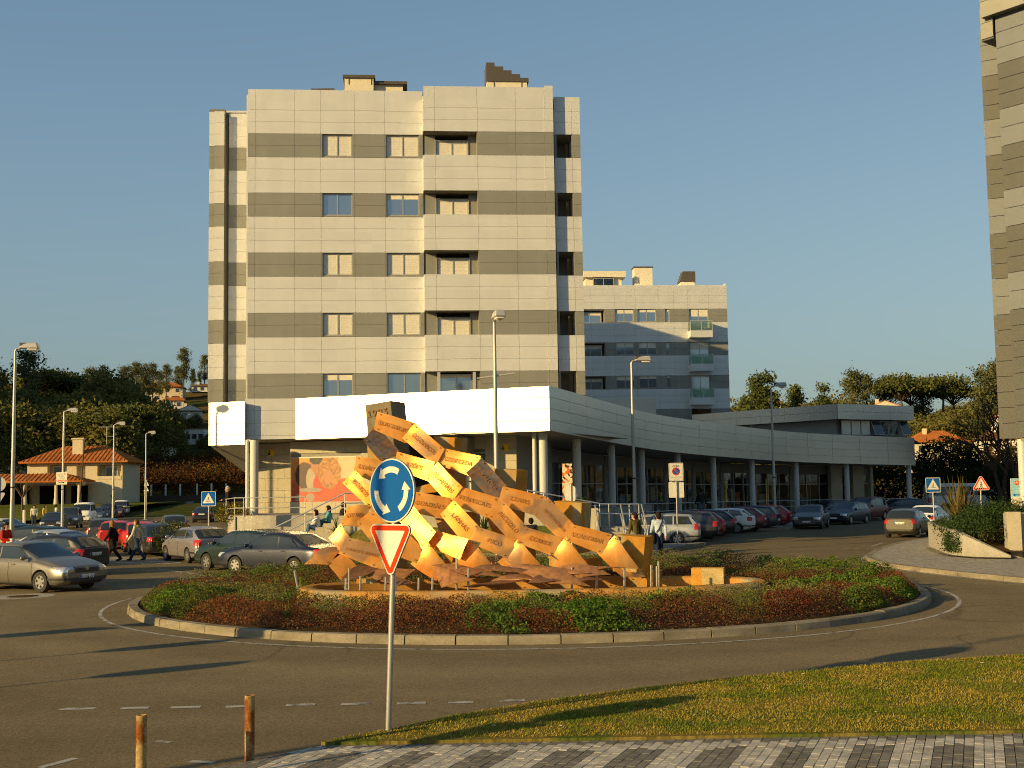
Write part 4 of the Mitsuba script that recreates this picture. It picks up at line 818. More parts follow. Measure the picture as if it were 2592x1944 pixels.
car('sedan', 'cream', -30.53, 72.71, -20, 'cream saloon cut off by the left edge in front of the lawn', gs_)
car('hatch', 'dark_blue', -25.35, 59.76, 160, 'dark blue hatchback cut off by the left edge behind the person in red', gs_)
car('hatch', 'black', -35.48, 93.34, -77, 'small black hatchback facing us at the near end of the street row', gl_, plate_txt='20-14-ZL')
car('mpv', 'anthracite', -36.9, 100.5, -77, 'tall dark off-road car second in the street row', gl_)
car('van', 'white', -40.0, 112.5, -77, 'white minibus parked in the street row behind the dark off-road car', gl_, name='parked_van', cat='van')
car('sedan', 'grey', -41.2, 119.0, -77, 'grey saloon just beyond the white minibus in the street row', gl_)
car('hatch', 'dark_blue', -42.6, 125.0, -77, 'dark blue hatchback two behind the white minibus', gl_)
car('mpv', 'dark_blue', -43.8, 130.5, -77, 'tall dark blue car before the maroon hatchback in the street row', gl_)
car('hatch', 'maroon', -45.6, 138.5, -77, 'maroon hatchback standing in front of the white off-road van', gl_)
car('van', 'white', -49.0, 151.0, -77, 'white off-road van near the far end of the street row', gl_, name='parked_van', cat='van', scale=(.9, .95, .95))
car('hatch', 'silver', -51.0, 162.0, -77, 'silver hatchback just beyond the white off-road van', gl_)
car('hatch', 'dark_blue', -52.7, 170.0, -77, 'dark hatchback at the far end of the street row', gl_)
car('wagon', 'grey', -22.9, 67.9, 103, 'grey estate with its tail to us behind the red hatchback', gs_)
car('hatch', 'red', -20.75, 63.28, 103, 'bright red hatchback behind the woman in black', gs_)
car('hatch', 'red', -18.6, 60.2, 110, 'red hatchback between the two walking women and the black saloon', gs_)
car('sedan', 'black', -16.55, 55.8, 120, 'black saloon with white plate between red hatchback and lilac hatchback', gs_, plate_txt='71-44-LT')
car('hatch', 'lilac', -13.28, 50.6, 125, 'lilac-grey hatchback parked by the podium wall under the crossing sign', gs_, plate_txt='57-22-ER', scale=(1.05, 1.02, 1))
car('wagon', 'dark_green', -9.71, 44.29, 140, 'dark green estate on the road left of the dark blue saloon', plate_txt='83-10-NJ')
car('sedan', 'dark_blue', -8.1, 42.3, 150, 'dark blue saloon half hidden behind the left end of the sculpture')
car('hatch', 'dark_blue', -46.3, 173.0, 100, 'dark hatchback driving away at the far end of the left street')
car('sedan', 'dark_blue', -29.0, 113.0, 100, 'blue saloon behind the crossing sign', gs_)
car('hatch', 'grey', -21.4, 76.0, 110, 'grey hatchback behind the bushes beside the podium steps', gs_)
car('wagon', 'silver', 6.52, 57.67, 169, 'silver estate at the near end of the shop row behind the man with shoulder strap', gr_)
car('wagon', 'black', 8.0, 61.3, 168, 'black estate next to the silver estate in the shop row', gr_)
car('hatch', 'red', 9.1, 64.0, 167, 'red hatchback third from the near end of the shop row', gr_)
car('hatch', 'black', 10.2, 66.8, 165, 'dark hatchback left of the white hatchback in the shop row', gr_)
car('hatch', 'white', 11.87, 70.15, 159, 'white hatchback in the middle of the shop row', gr_)
car('hatch', 'maroon', 13.0, 72.3, 157, 'maroon hatchback right of the white hatchback in the shop row', gr_)
car('wagon', 'anthracite', 14.0, 74.6, 156, 'dark grey estate beside the maroon hatchback in the shop row', gr_)
car('hatch', 'red', 15.9, 78.3, 156, 'red hatchback at the far end of the shop row', gr_)
car('sedan', 'anthracite', 18.55, 75.6, 248, 'dark grey saloon facing us past the end of the shop row', plate_txt='35-QC-41')
car('wagon', 'dark_blue', 22.56, 82.0, 232, 'dark blue estate facing us behind the dark grey saloon')
car('mpv', 'maroon', 25.6, 88.0, 228, 'maroon people carrier in the shade left of the olive hatchback')
car('wagon', 'black', 29.8, 94.2, 200, 'black estate deep in the shade under the end of the curved shops')
car('wagon', 'grey', 23.0, 88.2, 215, 'grey estate behind the dark blue estate near the shop columns')
car('hatch', 'olive', 20.21, 62.18, 60, 'olive-grey hatchback waiting with its tail towards us by the right kerb', plate_txt='69-39-QZ', yellow=True)
car('sedan', 'white', 23.58, 68.95, 58, 'white car ahead of the olive-grey hatchback behind the spiky plant')
car('van', 'white', 38.3, 102.69, -8, 'white high-roofed delivery van behind the pedestrian warning sign', name='parked_van', cat='van', scale=(1.35, 1.08, 1.26))
# ---------------------------------------------------------------- people: jointed figures, smooth bodies, clothes as inflated limbs
def capsule(a, b, ra, rb, n=14):
    return Manifold.batch_hull([Manifold.sphere(ra, n).translate(tuple(a)), Manifold.sphere(rb, n).translate(tuple(b))])
def smooth_union(parts, edge=.035, it=6):
    m = Manifold.batch_boolean(parts, m3.OpType.Add).refine_to_length(edge); q = m.to_mesh()
    t = trimesh.Trimesh(q.vert_properties[:, :3], q.tri_verts, process=True); trimesh.smoothing.filter_taubin(t, iterations=it); return t
CLOTH = {}
def cloth(c):
    k = 'cloth_%02x%02x%02x' % tuple(int(v * 255) for v in c)
    if k not in scene: scene[k] = diff(c)
    return k
scene['skin'] = pbr((.46, .27, .18), .5)
def person(x, y, z, deg, label, pose='stand', H=1.70, top=(.1, .1, .1), legs=(.05, .06, .1), shoes=(.03, .03, .03), hair=(.05, .03, .02), long_hair=False, head_turn=0.0, stride=.30, skirt=0, coat=False, extra=None, lean=0.0, group=None):
    k = thing('person', label, 'person', group); f = H / 1.72; J = {}
    if pose == 'sit':
        J.update(pel=(0, 0, .12), che=(.06, 0, .50), nec=(.09, 0, .66)); hip, kn, an, to = [(0, s * .09, .10) for s in (-1, 1)], [(.42, s * .10, .16 + .10 * (s > 0)) for s in (-1, 1)], [(.50, s * .10, -.27 + .04 * (s > 0)) for s in (-1, 1)], [(.66, s * .11, -.31 + .04 * (s > 0)) for s in (-1, 1)]
        sh = [(.07, s * .18, .60) for s in (-1, 1)]; el = [(.20, s * .22, .36) for s in (-1, 1)]; ha = [(.38, s * .10, .28) for s in (-1, 1)]
    else:
        st = stride if pose == 'walk' else .05
        J.update(pel=(0, 0, .94), che=(.02 + lean, 0, 1.30), nec=(.03 + lean, 0, 1.46))
        hip = [(0, s * .085, .90) for s in (-1, 1)]; kn = [(.10 * st / .3, -.09, .50), (-.05 + -.04 * st / .3, .09, .50)] if pose == 'walk' else [(.02, s * .10, .50) for s in (-1, 1)]
        an = [(st, -.09, .09), (-st * 1.15, .09, .14)] if pose == 'walk' else [(.0, s * .11, .08) for s in (-1, 1)]; to = [(a[0] + .15, a[1], .035 if i == 0 else .05) for i, a in enumerate(an)]
        sh = [(.02 + lean, s * .185, 1.41) for s in (-1, 1)]
        sw = .16 if pose == 'walk' else .03
        el = [(-sw * .7 + lean * .5, -.235, 1.13), (sw * .6 + lean * .5, .235, 1.13)]; ha = [(-sw + .06, -.24, .87), (sw + .12, .22, .90)]
        if pose == 'bag': el = [(.05, s * .23, 1.14) for s in (-1, 1)]; ha = [(.27, s * .10, 1.08) for s in (-1, 1)]
    M = place(x, y, z, math.radians(deg)) @ np.diag([f, f, f, 1]); V = np.array
    nec = V(J['nec']); hd = nec + V((.02, 0, .145)); ct, sn = math.cos(head_turn), math.sin(head_turn)
    hp = lambda a, b, c: tuple(hd + V((a * ct - b * sn, a * sn + b * ct, c)))
    body = [capsule(J['pel'], J['che'], .115, .135), capsule(V(J['che']) + (0, -.06, .04), V(J['che']) + (0, .06, .04), .12, .12), capsule(nec - (0, 0, .06), hd - (0, 0, .03), .055, .052), capsule(hp(0, 0, .03), hp(.02, 0, -.05), .098, .070), capsule(hp(-.02, 0, .02), hp(.0, 0, .05), .10, .095),
            capsule(hp(.085, 0, .01), hp(.105, 0, -.025), .012, .016), capsule(hp(.07, 0, -.085), hp(.08, 0, -.09), .03, .028), capsule(hp(0, .095, -.01), hp(0, .098, .015), .015, .018), capsule(hp(0, -.095, -.01), hp(0, -.098, .015), .015, .018)]
    arms = []; lg = []
    for i in (0, 1):
        arms += [capsule(sh[i], el[i], .055, .044), capsule(el[i], ha[i], .043, .030), capsule(V(J['che']) + (0, 0, .06), sh[i], .09, .062)]
        lg += [capsule(hip[i], kn[i], .085, .060), capsule(kn[i], an[i], .058, .040), capsule(J['pel'], hip[i], .11, .095)]
        d = V(ha[i]) - V(el[i]); d /= np.linalg.norm(d); body += [capsule(ha[i], V(ha[i]) + d * .07, .030, .033)]
        sd = V((0, 1.0, 0)) if abs(d[1]) < .8 else V((1.0, 0, 0)); sd -= d * (d @ sd); sd /= np.linalg.norm(sd); nn = np.cross(d, sd)
        for j in range(4):
            b0 = V(ha[i]) + d * .085 + nn * 0 + np.cross(nn, d) * (.024 - .016 * j); L_ = (.065, .078, .072, .055)[j]; m_ = b0 + d * L_ * .55 + nn * .006; body += [capsule(b0, m_, .0095, .009, 8), capsule(m_, m_ + d * L_ * .45 + nn * .02, .009, .008, 8)]
        t0 = V(ha[i]) + d * .02 + np.cross(nn, d) * .03; body += [capsule(t0, t0 + d * .05 + np.cross(nn, d) * .03, .012, .010, 8)]
    obj('body', smooth_union(body + arms + lg, .03, 4), 'skin', k, smooth=True, M=M)
    infl = lambda a, b, ra, rb, e=.014: capsule(a, b, ra + e, rb + e)
    jk = [infl(J['pel'], J['che'], .118 if not coat else .135, .140), infl(V(J['che']) + (0, -.07, .04), V(J['che']) + (0, .07, .04), .122, .122)]
    for i in (0, 1): jk += [infl(sh[i], el[i], .056, .048), infl(el[i], V(ha[i]) - (V(ha[i]) - V(el[i])) * .06, .047, .036), infl(V(J['che']) + (0, 0, .06), sh[i], .09, .062)]
    if coat: jk += [capsule(J['pel'], V(J['pel']) - (0, 0, .22), .15, .17)]
    obj('jacket', smooth_union(jk, .04), cloth(top), k, smooth=True, M=M)
    tr = []
    for i in (0, 1): tr += [infl(hip[i], kn[i], .086, .064), infl(kn[i], an[i], .062, .052), infl(J['pel'], hip[i], .112, .096)]
    obj('trousers', smooth_union(tr, .04), cloth(legs), k, smooth=True, M=M)
    for i in (0, 1): obj('shoe', smooth_union([capsule(V(an[i]) - (.03, 0, .035), to[i], .048, .036)], .03, 3), cloth(shoes), k, smooth=True, M=M)
    hr = [capsule(hp(-.035, 0, .035), hp(-.01, 0, .065), .112, .103), capsule(hp(-.05, 0, -.02), hp(-.04, 0, .03), .092, .105)]
    if long_hair: hr += [capsule(hp(-.06, .03, -.02), hp(-.09, .03, -.25), .075, .055), capsule(hp(-.06, -.03, -.02), hp(-.09, -.03, -.25), .075, .055), capsule(hp(0, .085, .02), hp(.0, .09, -.20), .035, .03), capsule(hp(0, -.085, .02), hp(.0, -.09, -.20), .035, .03)]
    hm = Manifold.batch_boolean(hr, m3.OpType.Add) - capsule(hp(.085, 0, -.01), hp(.10, 0, -.09), .082, .08)
    obj('hair', smooth_union([hm], .03, 3), cloth(hair), k, smooth=True, M=M)
    ey = MB()
    for s in (-1, 1):
        e = MB(); e.tm(trimesh.creation.icosphere(1, .011), place(*hp(.088, s * .034, .012))); obj('eye', e, 'black', k, M=M)
    mo = MB(); mo.box(hp(.098, 0, -.055), (.008, .05, .010), head_turn); obj('mouth', mo, cloth((.30, .10, .08)), k, M=M)
    if extra: extra(k, M, J, ha, sh)
    return k
def ex_bag(c, at_):
    def f(k, M, J, ha, sh): obj('bag', smooth_union([Manifold.batch_hull([Manifold.sphere(.06, 10).translate((at_[0] + a, at_[1] + b, at_[2] + d)) for a in (-.10, .10) for b in (-.04, .04) for d in (-.14, .14)])], .05, 3), cloth(c), k, smooth=True, M=M)
    return f
def ex_strap(k, M, J, ha, sh):
    obj('shoulder_strap', MB().tube([(.0, -.16, 1.50), (-.155, -.08, 1.36), (-.165, .05, 1.12), (-.11, .19, .95), (.1, .17, .98), (.17, .0, 1.2), (.14, -.12, 1.42), (.0, -.16, 1.50)], .018, 8), cloth((.02, .02, .025)), k, M=M); ex_bag((.02, .02, .03), (-.02, .27, .80))(k, M, J, ha, sh)
def ex_scarf(c):
    def f(k, M, J, ha, sh):
        obj('scarf', smooth_union([capsule((.07, -.07, 1.47), (.09, .07, 1.45), .055, .055), capsule((-.05, -.06, 1.48), (-.05, .06, 1.48), .055, .055), capsule((.09, .03, 1.44), (.15, .04, 1.24), .045, .03)], .03, 3), cloth(c), k, smooth=True, M=M)
    return f
# two women crossing, others round about
person(-17.0, 51.3, 0, 178, 'woman in black coat with long fair brown hair walking left across the road', 'walk', 1.68, (.018, .016, .018), (.022, .02, .022), (.02, .02, .02), (.28, .15, .06), True, -.5, .33, coat=True, extra=ex_bag((.55, .22, .22), (.06, -.27, .80)))
person(-16.0, 51.4, 0, 172, 'woman in cream jacket, green scarf and jeans walking beside the woman in black', 'walk', 1.70, (.50, .44, .33), (.035, .055, .10), (.05, .03, .02), (.14, .07, .03), True, .6, .33, extra=ex_scarf((.33, .48, .05)))
person(-19.9, 47.4, 0, -20, 'person in red jacket holding a white bag behind the grey-bronze saloon', 'bag', 1.75, (.45, .03, .015), (.05, .05, .06), (.03, .03, .03), (.03, .02, .015), extra=ex_bag((.62, .60, .58), (.25, .0, .95)))
for i, (px_, py_, c, l) in enumerate(((-36.4, 96.8, (.6, .57, .5), 'person in white top left of three standing by the lawn'), (-36.6, 99.5, (.55, .45, .1), 'person in yellow top in the middle of three by the lawn'), (-35.9, 100.0, (.6, .55, .5), 'person in white top right of three by the lawn'))):
    person(px_ - 2.0, py_, .3, -60 + 50 * i, l, 'stand', 1.66, c, (.05, .06, .1), hair=(.04, .025, .02), long_hair=True, group=None)
person(-14.35, 60.8, 1.33, 200, 'grey-haired man in black jacket on the steps beside the podium railing', 'bag', 1.76, (.02, .02, .02), (.05, .05, .055), hair=(.35, .33, .30))
person(-8.55, 52.75, 1.10, 200, 'seated person in white top and jeans on the granite steps', 'sit', 1.66, (.60, .60, .62), (.07, .13, .22), hair=(.03, .02, .02), long_hair=True)
person(-8.05, 53.05, 1.26, 185, 'seated person in turquoise top and dark hair on a higher granite step', 'sit', 1.66, (.12, .38, .40), (.06, .11, .18), hair=(.03, .02, .015), long_hair=True)
person(-7.55, 53.0, 1.42, 10, 'crouched person in dark jacket on the granite steps turned away from the seated pair', 'sit', 1.62, (.03, .025, .022), (.03, .03, .03), hair=(.03, .02, .015))
person(.66, 47.2, 0, 95, 'dark-haired person seen only by the head through a gap of the sculpture', 'stand', 1.62, (.03, .03, .035), (.05, .05, .06), hair=(.02, .015, .012))
person(4.75, 47.6, 0, 120, 'man in olive green jacket and jeans standing by the landing rails', 'stand', 1.76, (.10, .085, .03), (.14, .19, .22), hair=(.03, .02, .015), head_turn=.6)
person(5.55, 46.6, 0, 100, 'man in light blue shirt and dark trousers with a black shoulder strap', 'walk', 1.78, (.42, .50, .60), (.02, .03, .06), hair=(.03, .02, .015), stride=.12, extra=ex_strap)
person(10.9, 70.4, .82, 110, 'dark-clothed person walking under the shop arcade', 'walk', 1.74, (.03, .035, .03), (.10, .13, .17), hair=(.02, .015, .01), stride=.2)
# ---------------------------------------------------------------- lamps, signs, bollards
def lamp_post(x, y, label, arm_deg=0, h=9.0, group='street lamps on galvanised poles', dark=False):
    k = thing('street_lamp', label, 'street lamp', group); M = place(x, y, 0, math.radians(arm_deg))
    obj('pole', MB().tube([(0, 0, 0), (0, 0, 3.2), (0, 0, h - .1), (.06, 0, h), (.35, 0, h + .06)], [.105, .09, .055, .045, .04], 14), 'galv', k, smooth=40, M=M)
    obj('base_plate', MB().box((0, 0, .03), (.36, .36, .06)), 'galv', k, M=M); obj('band', MB().tube([(0, 0, 3.15), (0, 0, 3.22)], .098, 14), 'black', k, M=M)
    prof = Manifold.batch_hull([Manifold.sphere(.05, 12).translate(p) for p in ((.25, .12, h + .06), (.25, -.12, h + .06), (.95, .16, h + .05), (.95, -.16, h + .05), (.4, .10, h + .2), (.4, -.10, h + .2), (.9, .13, h + .21), (.9, -.13, h + .21))])
    obj('housing', MB().tm(prof), 'galv' if dark else 'frame_light', k, smooth=35, M=M)
    obj('gear_cover', MB().box((.36, 0, h + .14), (.30, .30, .22)), 'cap_dark', k, M=M)
    lens_ = Manifold.batch_hull([Manifold.sphere(.04, 12).translate(p) for p in ((.55, .10, h - .02), (.55, -.10, h - .02), (.92, .11, h - .03), (.92, -.11, h - .03), (.74, 0, h - .09))]); obj('lens', MB().tm(lens_), 'white_plastic', k, smooth=40, M=M)
    return k
lamp_post(-21.8, 52.55, 'tall street lamp nearest the left edge', 8, 9.25); lamp_post(-33.6, 90.0, 'street lamp with the white direction sign, second from the left', 12)
lamp_post(-36.0, 108.6, 'street lamp before the right end of the tiled house, third from the left', 12); lamp_post(-38.4, 126.0, 'farthest street lamp of the left row', 12)
lamp_post(-.62, 44.0, 'street lamp standing up in front of the white fascia', -75); lamp_post(5.95, 59.6, 'street lamp before the curved fascia near the silver estate', 12); lamp_post(16.6, 77.0, 'shaded street lamp at the far part of the curved shops', 0, dark=True)
k = thing('pole_arm', 'thin pale pole with a short crossbar beside the front street lamp', 'pole'); obj('bar', MB().tube([(-1.28, 44.05, 6.86), (.12, 44.05, 7.03)], .03, 8), 'frame_light', k); obj('clamp', MB().tube([(-.62, 44.05, 6.85), (-.62, 44.05, 7.05)], .08, 10), 'frame_light', k)
lamp_post(-15.6, 4.0, 'street lamp outside the picture that throws the long thin shadow', 0)
def rustpole(p, n, uv):
    t = smoothstep(.42, .6, fbm(p.x * 9, p.y * 9, p.z * 4, 4)); return mix(mi.Color3f(.20, .07, .02), mi.Color3f(.36, .25, .11), t) * (.7 + .6 * noise(p.x * 60, p.y * 60, p.z * 60))
scene['rust'] = diff(proc(rustpole))
for x, y, h, l in ((-3.78, 12.35, .68, 'rusty round bollard nearest the bottom left corner'), (-2.86, 13.12, .73, 'rusty round bollard by the corner of the block pavement')):
    kb = thing('bollard', l, 'bollard', 'rusty steel bollards'); pr = np.array([(0.044, 0), (.0525, 0), (.0525, h), (.048, h + .004), (.044, h), (.044, h - .12), (0, h - .12)])
    m = trimesh.creation.revolve(pr, sections=28); obj('tube', m, 'rust', kb, smooth=40, M=place(x, y, -.02))
scene['sign_white'] = diff((.62, .60, .52)); scene['sign_red'] = diff((.62, .045, .015)); scene['sign_blue'] = diff((.012, .10, .36)); scene['sign_back'] = pbr((.36, .36, .35), .45, .4); scene['sign_black'] = diff((.015, .015, .015))
def facing(x, y, z, az):
    """Frame of a sign face: local x right, y up, z towards the reader; az = degrees the face is turned to the left of facing -y."""
    a = math.radians(az); nx, ny = -math.sin(a), -math.cos(a); return frame((x, y, z), (-ny, nx, 0), (0, 0, 1), (nx, ny, 0))
def rtri(s, r=.06, up=True):
    h = s * math.sqrt(3) / 2; p = Polygon([(-s / 2, -h / 3), (s / 2, -h / 3), (0, 2 * h / 3)]).buffer(-r).buffer(r, 8); return p if up else affinity.scale(p, 1, -1, origin=(0, 0))
def flat_part(name, poly, M, d, b, parent, t=.003): return obj(name, MB().prism(poly, d, d + t), b, parent, M=M)
def sign_pole(k, x, y, top, tilt=(0, 0), r=.03, z0=0.0): obj('pole', MB().tube([(x, y, z0), (x + tilt[0] * (top - z0), y + tilt[1] * (top - z0), top)], r, 14), 'galv', k, smooth=40)
def give_way(k, M, s=.75):
    flat_part('plate', rtri(s, .07, False), M, -.02, 'sign_back', k, .02)
    flat_part('border', rtri(s, .07, False), M, .001, 'sign_white', k); flat_part('red_band', rtri(s, .07, False).buffer(-.016).difference(rtri(s, .07, False).buffer(-.078).buffer(-.0)), M, .005, 'sign_red', k)
    flat_part('face', rtri(s * .655, .004, False), M, .0055, 'sign_white', k)
def roundabout(k, M, r=.375):
    flat_part('plate', Polygon(circle(0, 0, r, 48)), M, -.025, 'sign_back', k, .025); flat_part('border', Polygon(circle(0, 0, r, 48)), M, .001, 'sign_white', k); flat_part('face', Polygon(circle(0, 0, r * .955, 48)), M, .005, 'sign_blue', k)
    for i in range(3):
        a0 = math.radians(150 + 120 * i + 30); w = .072 * r / .375; R = r * .66
        # arrow running anticlockwise as seen by the reader
        aa = np.linspace(a0, a0 + math.radians(62), 14); out = [(R + w / 2, a) for a in aa] + [(R + w * 1.02, aa[-1]), (R, aa[-1] + math.radians(24)), (R - w * 1.02, aa[-1])] + [(R - w / 2, a) for a in aa[::-1]]
        flat_part('arrow', Polygon([(q * math.cos(a), q * math.sin(a)) for q, a in out]), M, .009, 'sign_white', k)
TX, TY = .036, .0
k = thing('roundabout_sign', 'round blue roundabout sign above a give way triangle on one pole, nearest of all signs', 'traffic sign')
sx, sy = -1.51, 14.34; sign_pole(k, sx, sy, 2.95, (TX, 0), .033); AZ = 40
MS = facing(sx + TX * 2.87 - .035, sy - .045, 2.87, AZ); roundabout(k, MS, .378); give_way(k, facing(sx + TX * 2.25 - .035, sy - .045, 2.255, AZ), .765)
br = MB()
for z in (2.65, 3.05, 2.35): br.box((sx + TX * z - .01, sy - .02, z), (.09, .05, .05), math.radians(AZ))
for z in (2.65, 2.35): obj('bracket', MB().box((sx + TX * z - .01, sy - .015, z), (.09, .05, .05), math.radians(-AZ)), 'galv', k)
def ped(M, k, s=1.0, b='sign_black', d=.012):
    f = MB()
    f.prism(Polygon(circle(0, .155 * s, .035 * s, 14)), d, d + .003)
    for a, c, w in (((0, .11), (-.005, -.02), .042), ((-.005, -.01), (-.075, -.13), .028), ((0, -.01), (.065, -.13), .028), ((0, .10), (-.07, .01), .022), ((0, .10), (.065, .02), .022)):
        a, c = np.array(a) * s, np.array(c) * s; u = (c - a) / np.linalg.norm(c - a); nn = np.array([-u[1], u[0]]) * w * s / 2; f.prism(Polygon([a + nn, c + nn, c - nn, a - nn]), d, d + .003)
    obj('pedestrian', f, b, k, M=M); z = MB()
    for i in range(5): x = (-.19 + .095 * i) * s; z.prism(Polygon([(x - .03 * s, -.2 * s), (x + .02 * s, -.2 * s), (x + .035 * s, -.145 * s), (x - .015 * s, -.145 * s)]), d, d + .003)
    obj('zebra', z, b, k, M=M)
def sq(w, h, r=.04): return Polygon([(-w / 2, -h / 2), (w / 2, -h / 2), (w / 2, h / 2), (-w / 2, h / 2)]).buffer(-r).buffer(r, 6)
def crossing_sign(x, y, z, w, label, az=5, z0=0):
    k = thing('crossing_sign', label, 'traffic sign'); sign_pole(k, x, y, z + w / 2, z0=z0); M = facing(x, y - .05, z, az)
    flat_part('plate', sq(w, w), M, -.02, 'sign_back', k, .02); flat_part('border', sq(w, w), M, .001, 'sign_white', k); flat_part('face', sq(w - .045, w - .045), M, .005, 'sign_blue', k); flat_part('triangle', affinity.translate(rtri(w * .82, .01), 0, -.06 * w), M, .009, 'sign_white', k); ped(M @ place(0, -.03 * w, .002), k, w * .82)
crossing_sign(-13.12, 52.0, 2.56, .63, 'blue square pedestrian crossing sign in front of the podium steps')
crossing_sign(18.2, 52.5, 2.66, .64, 'blue square crossing sign half hidden behind the spiky plant', 0, .1)
k = thing('parking_zone_sign', 'white zone sign with no parking disc above the grey back of another plate', 'traffic sign'); x, y = 7.35, 54.6
sign_pole(k, x, y, 3.82); M = facing(x, y - .05, 3.42, -4)
flat_part('plate', sq(.66, .82), M, -.02, 'sign_back', k, .02); flat_part('face', sq(.66, .82), M, .001, 'sign_white', k); flat_part('border', sq(.63, .79).difference(sq(.61, .77)), M, .005, 'sign_black', k)
text_on('ZONA', .085, M @ place(0, .27, .005), 'sign_black', k, bold=True); flat_part('red_ring', Polygon(circle(0, .03, .185, 32)), M, .005, 'sign_red', k); flat_part('blue_disc', Polygon(circle(0, .03, .145, 32)), M, .009, 'sign_blue', k)
flat_part('red_slash', affinity.rotate(Polygon([(-.16, .01), (.16, .01), (.16, .05), (-.16, .05)]), -45, origin=(0, .03)), M, .013, 'sign_red', k); text_on('NOS DIAS DE FEIRA', .036, M @ place(0, -.235, .005), 'sign_black', k); text_on('7h - 18h', .036, M @ place(0, -.315, .005), 'sign_black', k)
M = facing(x + .01, y + .06, 2.62, -4); flat_part('lower_plate', sq(.69, .72), M, -.02, 'sign_white', k, .02)
k = thing('round_sign_back', 'grey back of a round sign on a pole before the shop arcade', 'traffic sign'); sign_pole(k, 2.2, 46.4, 2.95, r=.035); flat_part('plate', Polygon(circle(0, 0, .32, 36)), facing(2.2, 46.46, 2.57, 40), -.02, 'sign_back', k, .02)
k = thing('sign_backs', 'grey backs of a round and a triangular sign cut by the left edge', 'traffic sign'); sign_pole(k, -21.35, 50.0, 3.65); flat_part('round_plate', Polygon(circle(0, 0, .31, 36)), facing(-21.35, 50.05, 3.32, 0), -.02, 'sign_back', k, .02); flat_part('triangle_plate', rtri(.62, .05, False), facing(-21.35, 50.05, 2.78, 0), -.02, 'sign_back', k, .02)
k = thing('direction_sign', 'white sign with red lettering and black arrow on the second left street lamp', 'sign'); M = facing(-33.62, 89.8, 4.0, 0)
flat_part('plate', sq(.82, .92), M, -.02, 'sign_white', k, .02); text_on('Creche', .17, M @ place(0, -.16, .002), 'sign_red', k, bold=True); flat_part('arrow', Polygon([(-.24, -.34), (.10, -.34), (.10, -.37), (.26, -.315), (.10, -.26), (.10, -.29), (-.24, -.29)]), M, .003, 'sign_black', k)
for i, (s, yy) in enumerate((('Instituto', .30), ('Social', .17), ('Jardim', .05))): text_on(s, .085, M @ place(-.1 + .08 * i, yy - .03, .002), 'sign_black', k)
flat_part('emblem', Polygon(circle(.25, .33, .07, 20), [circle(.25, .33, .045, 20)]), M, .003, 'sign_red', k)
k = thing('warning_signs', 'two small white warning triangles one above the other on a far thin pole', 'traffic sign'); sign_pole(k, -40.4, 133.0, 4.2, r=.04)
for z in (3.75, 3.15): M = facing(-40.4, 132.9, z, 0); flat_part('plate', rtri(.62, .04), M, 0, 'sign_white', k, .02); flat_part('mark', Polygon([(-.03, -.1), (.03, -.1), (.03, .2), (-.03, .2)]), M, .021, 'sign_black', k)
k = thing('pedestrian_warning_sign', 'red bordered triangle with a pedestrian above the evergreen planter', 'traffic sign'); sign_pole(k, 18.15, 47.0, 3.0, z0=.8); M = facing(18.15, 46.93, 2.66, 8)
flat_part('plate', rtri(.70, .06), M, -.02, 'sign_back', k, .02); flat_part('border', rtri(.70, .06), M, .001, 'sign_white', k); flat_part('red_band', rtri(.70, .06).buffer(-.015), M, .005, 'sign_red', k); flat_part('face', rtri(.70, .06).buffer(-.068), M, .009, 'sign_white', k); ped(M @ place(0, -.01, .004), k, .72)
k = thing('information_board', 'pale blue and white information board with blue arrow beside the tower columns', 'sign'); M = facing(19.78, 47.2, 2.3, 10)
scene['board_blue'] = diff((.22, .48, .60)); flat_part('plate', sq(.72, 1.18, .02), M, -.03, 'sign_white', k, .03); flat_part('blue_field', Polygon([(-.35, -.12), (.35, -.12), (.35, .58), (-.35, .58)]), M, .001, 'board_blue', k)
flat_part('emblem', Polygon(circle(-.12, .42, .10, 28)), M, .005, 'sign_white', k); flat_part('emblem_ring', Polygon(circle(-.12, .42, .095, 28), [circle(-.12, .42, .05, 28)]), M, .009, 'sign_red', k); flat_part('emblem_mark', rtri(.08, .005), M @ place(-.12, .41, 0), .009, 'sign_red', k)
flat_part('arrow', Polygon([(-.30, -.05), (-.20, -.11), (-.20, -.07), (.10, -.07), (.10, -.03), (-.20, -.03), (-.20, .01)]), M, .005, 'sign_blue', k)
for i, s in enumerate(('Creche', 'Lar de Idosos', 'Farmácia')): text_on(s, .07, M @ place(0, -.24 - .12 * i, .002), 'decal_orange', k)
for i, s in enumerate(('Centro', 'de Saúde')): text_on(s, .07, M @ place(0, .22 - .12 * i, .005), 'sign_white', k)
sign_pole(k, 19.95, 47.28, 2.9, z0=.5)
# signs just outside the picture whose shadows cross the road
def off_sign(x, y, parts, label, az=15):
    k = thing('roadside_sign', label, 'traffic sign'); sign_pole(k, x, y, max(z + .4 for _, z in parts))
    for t, z in parts:
        M = facing(x, y - .05, z, az)
        if t == 'o': roundabout(k, M, .375)
        elif t == 'v': give_way(k, M, .75)
        else: flat_part('plate', sq(.9, .7), M, -.02, 'sign_back', k, .02); flat_part('face', sq(.9, .7), M, .001, 'sign_white', k)
off_sign(-11.9, 15.4, [('o', 2.2)], 'round blue sign off the left edge')
off_sign(-13.2, 18.2, [('o', 2.3), ('b', 3.1)], 'round sign with white board off the left edge')
off_sign(-5.05, 10.8, [('o', 2.3), ('v', 1.7)], 'sign post at the pavement below the left corner')
off_sign(-16.6, 20.5, [('b', 2.4), ('b', 3.2)], 'double white board off the left edge')
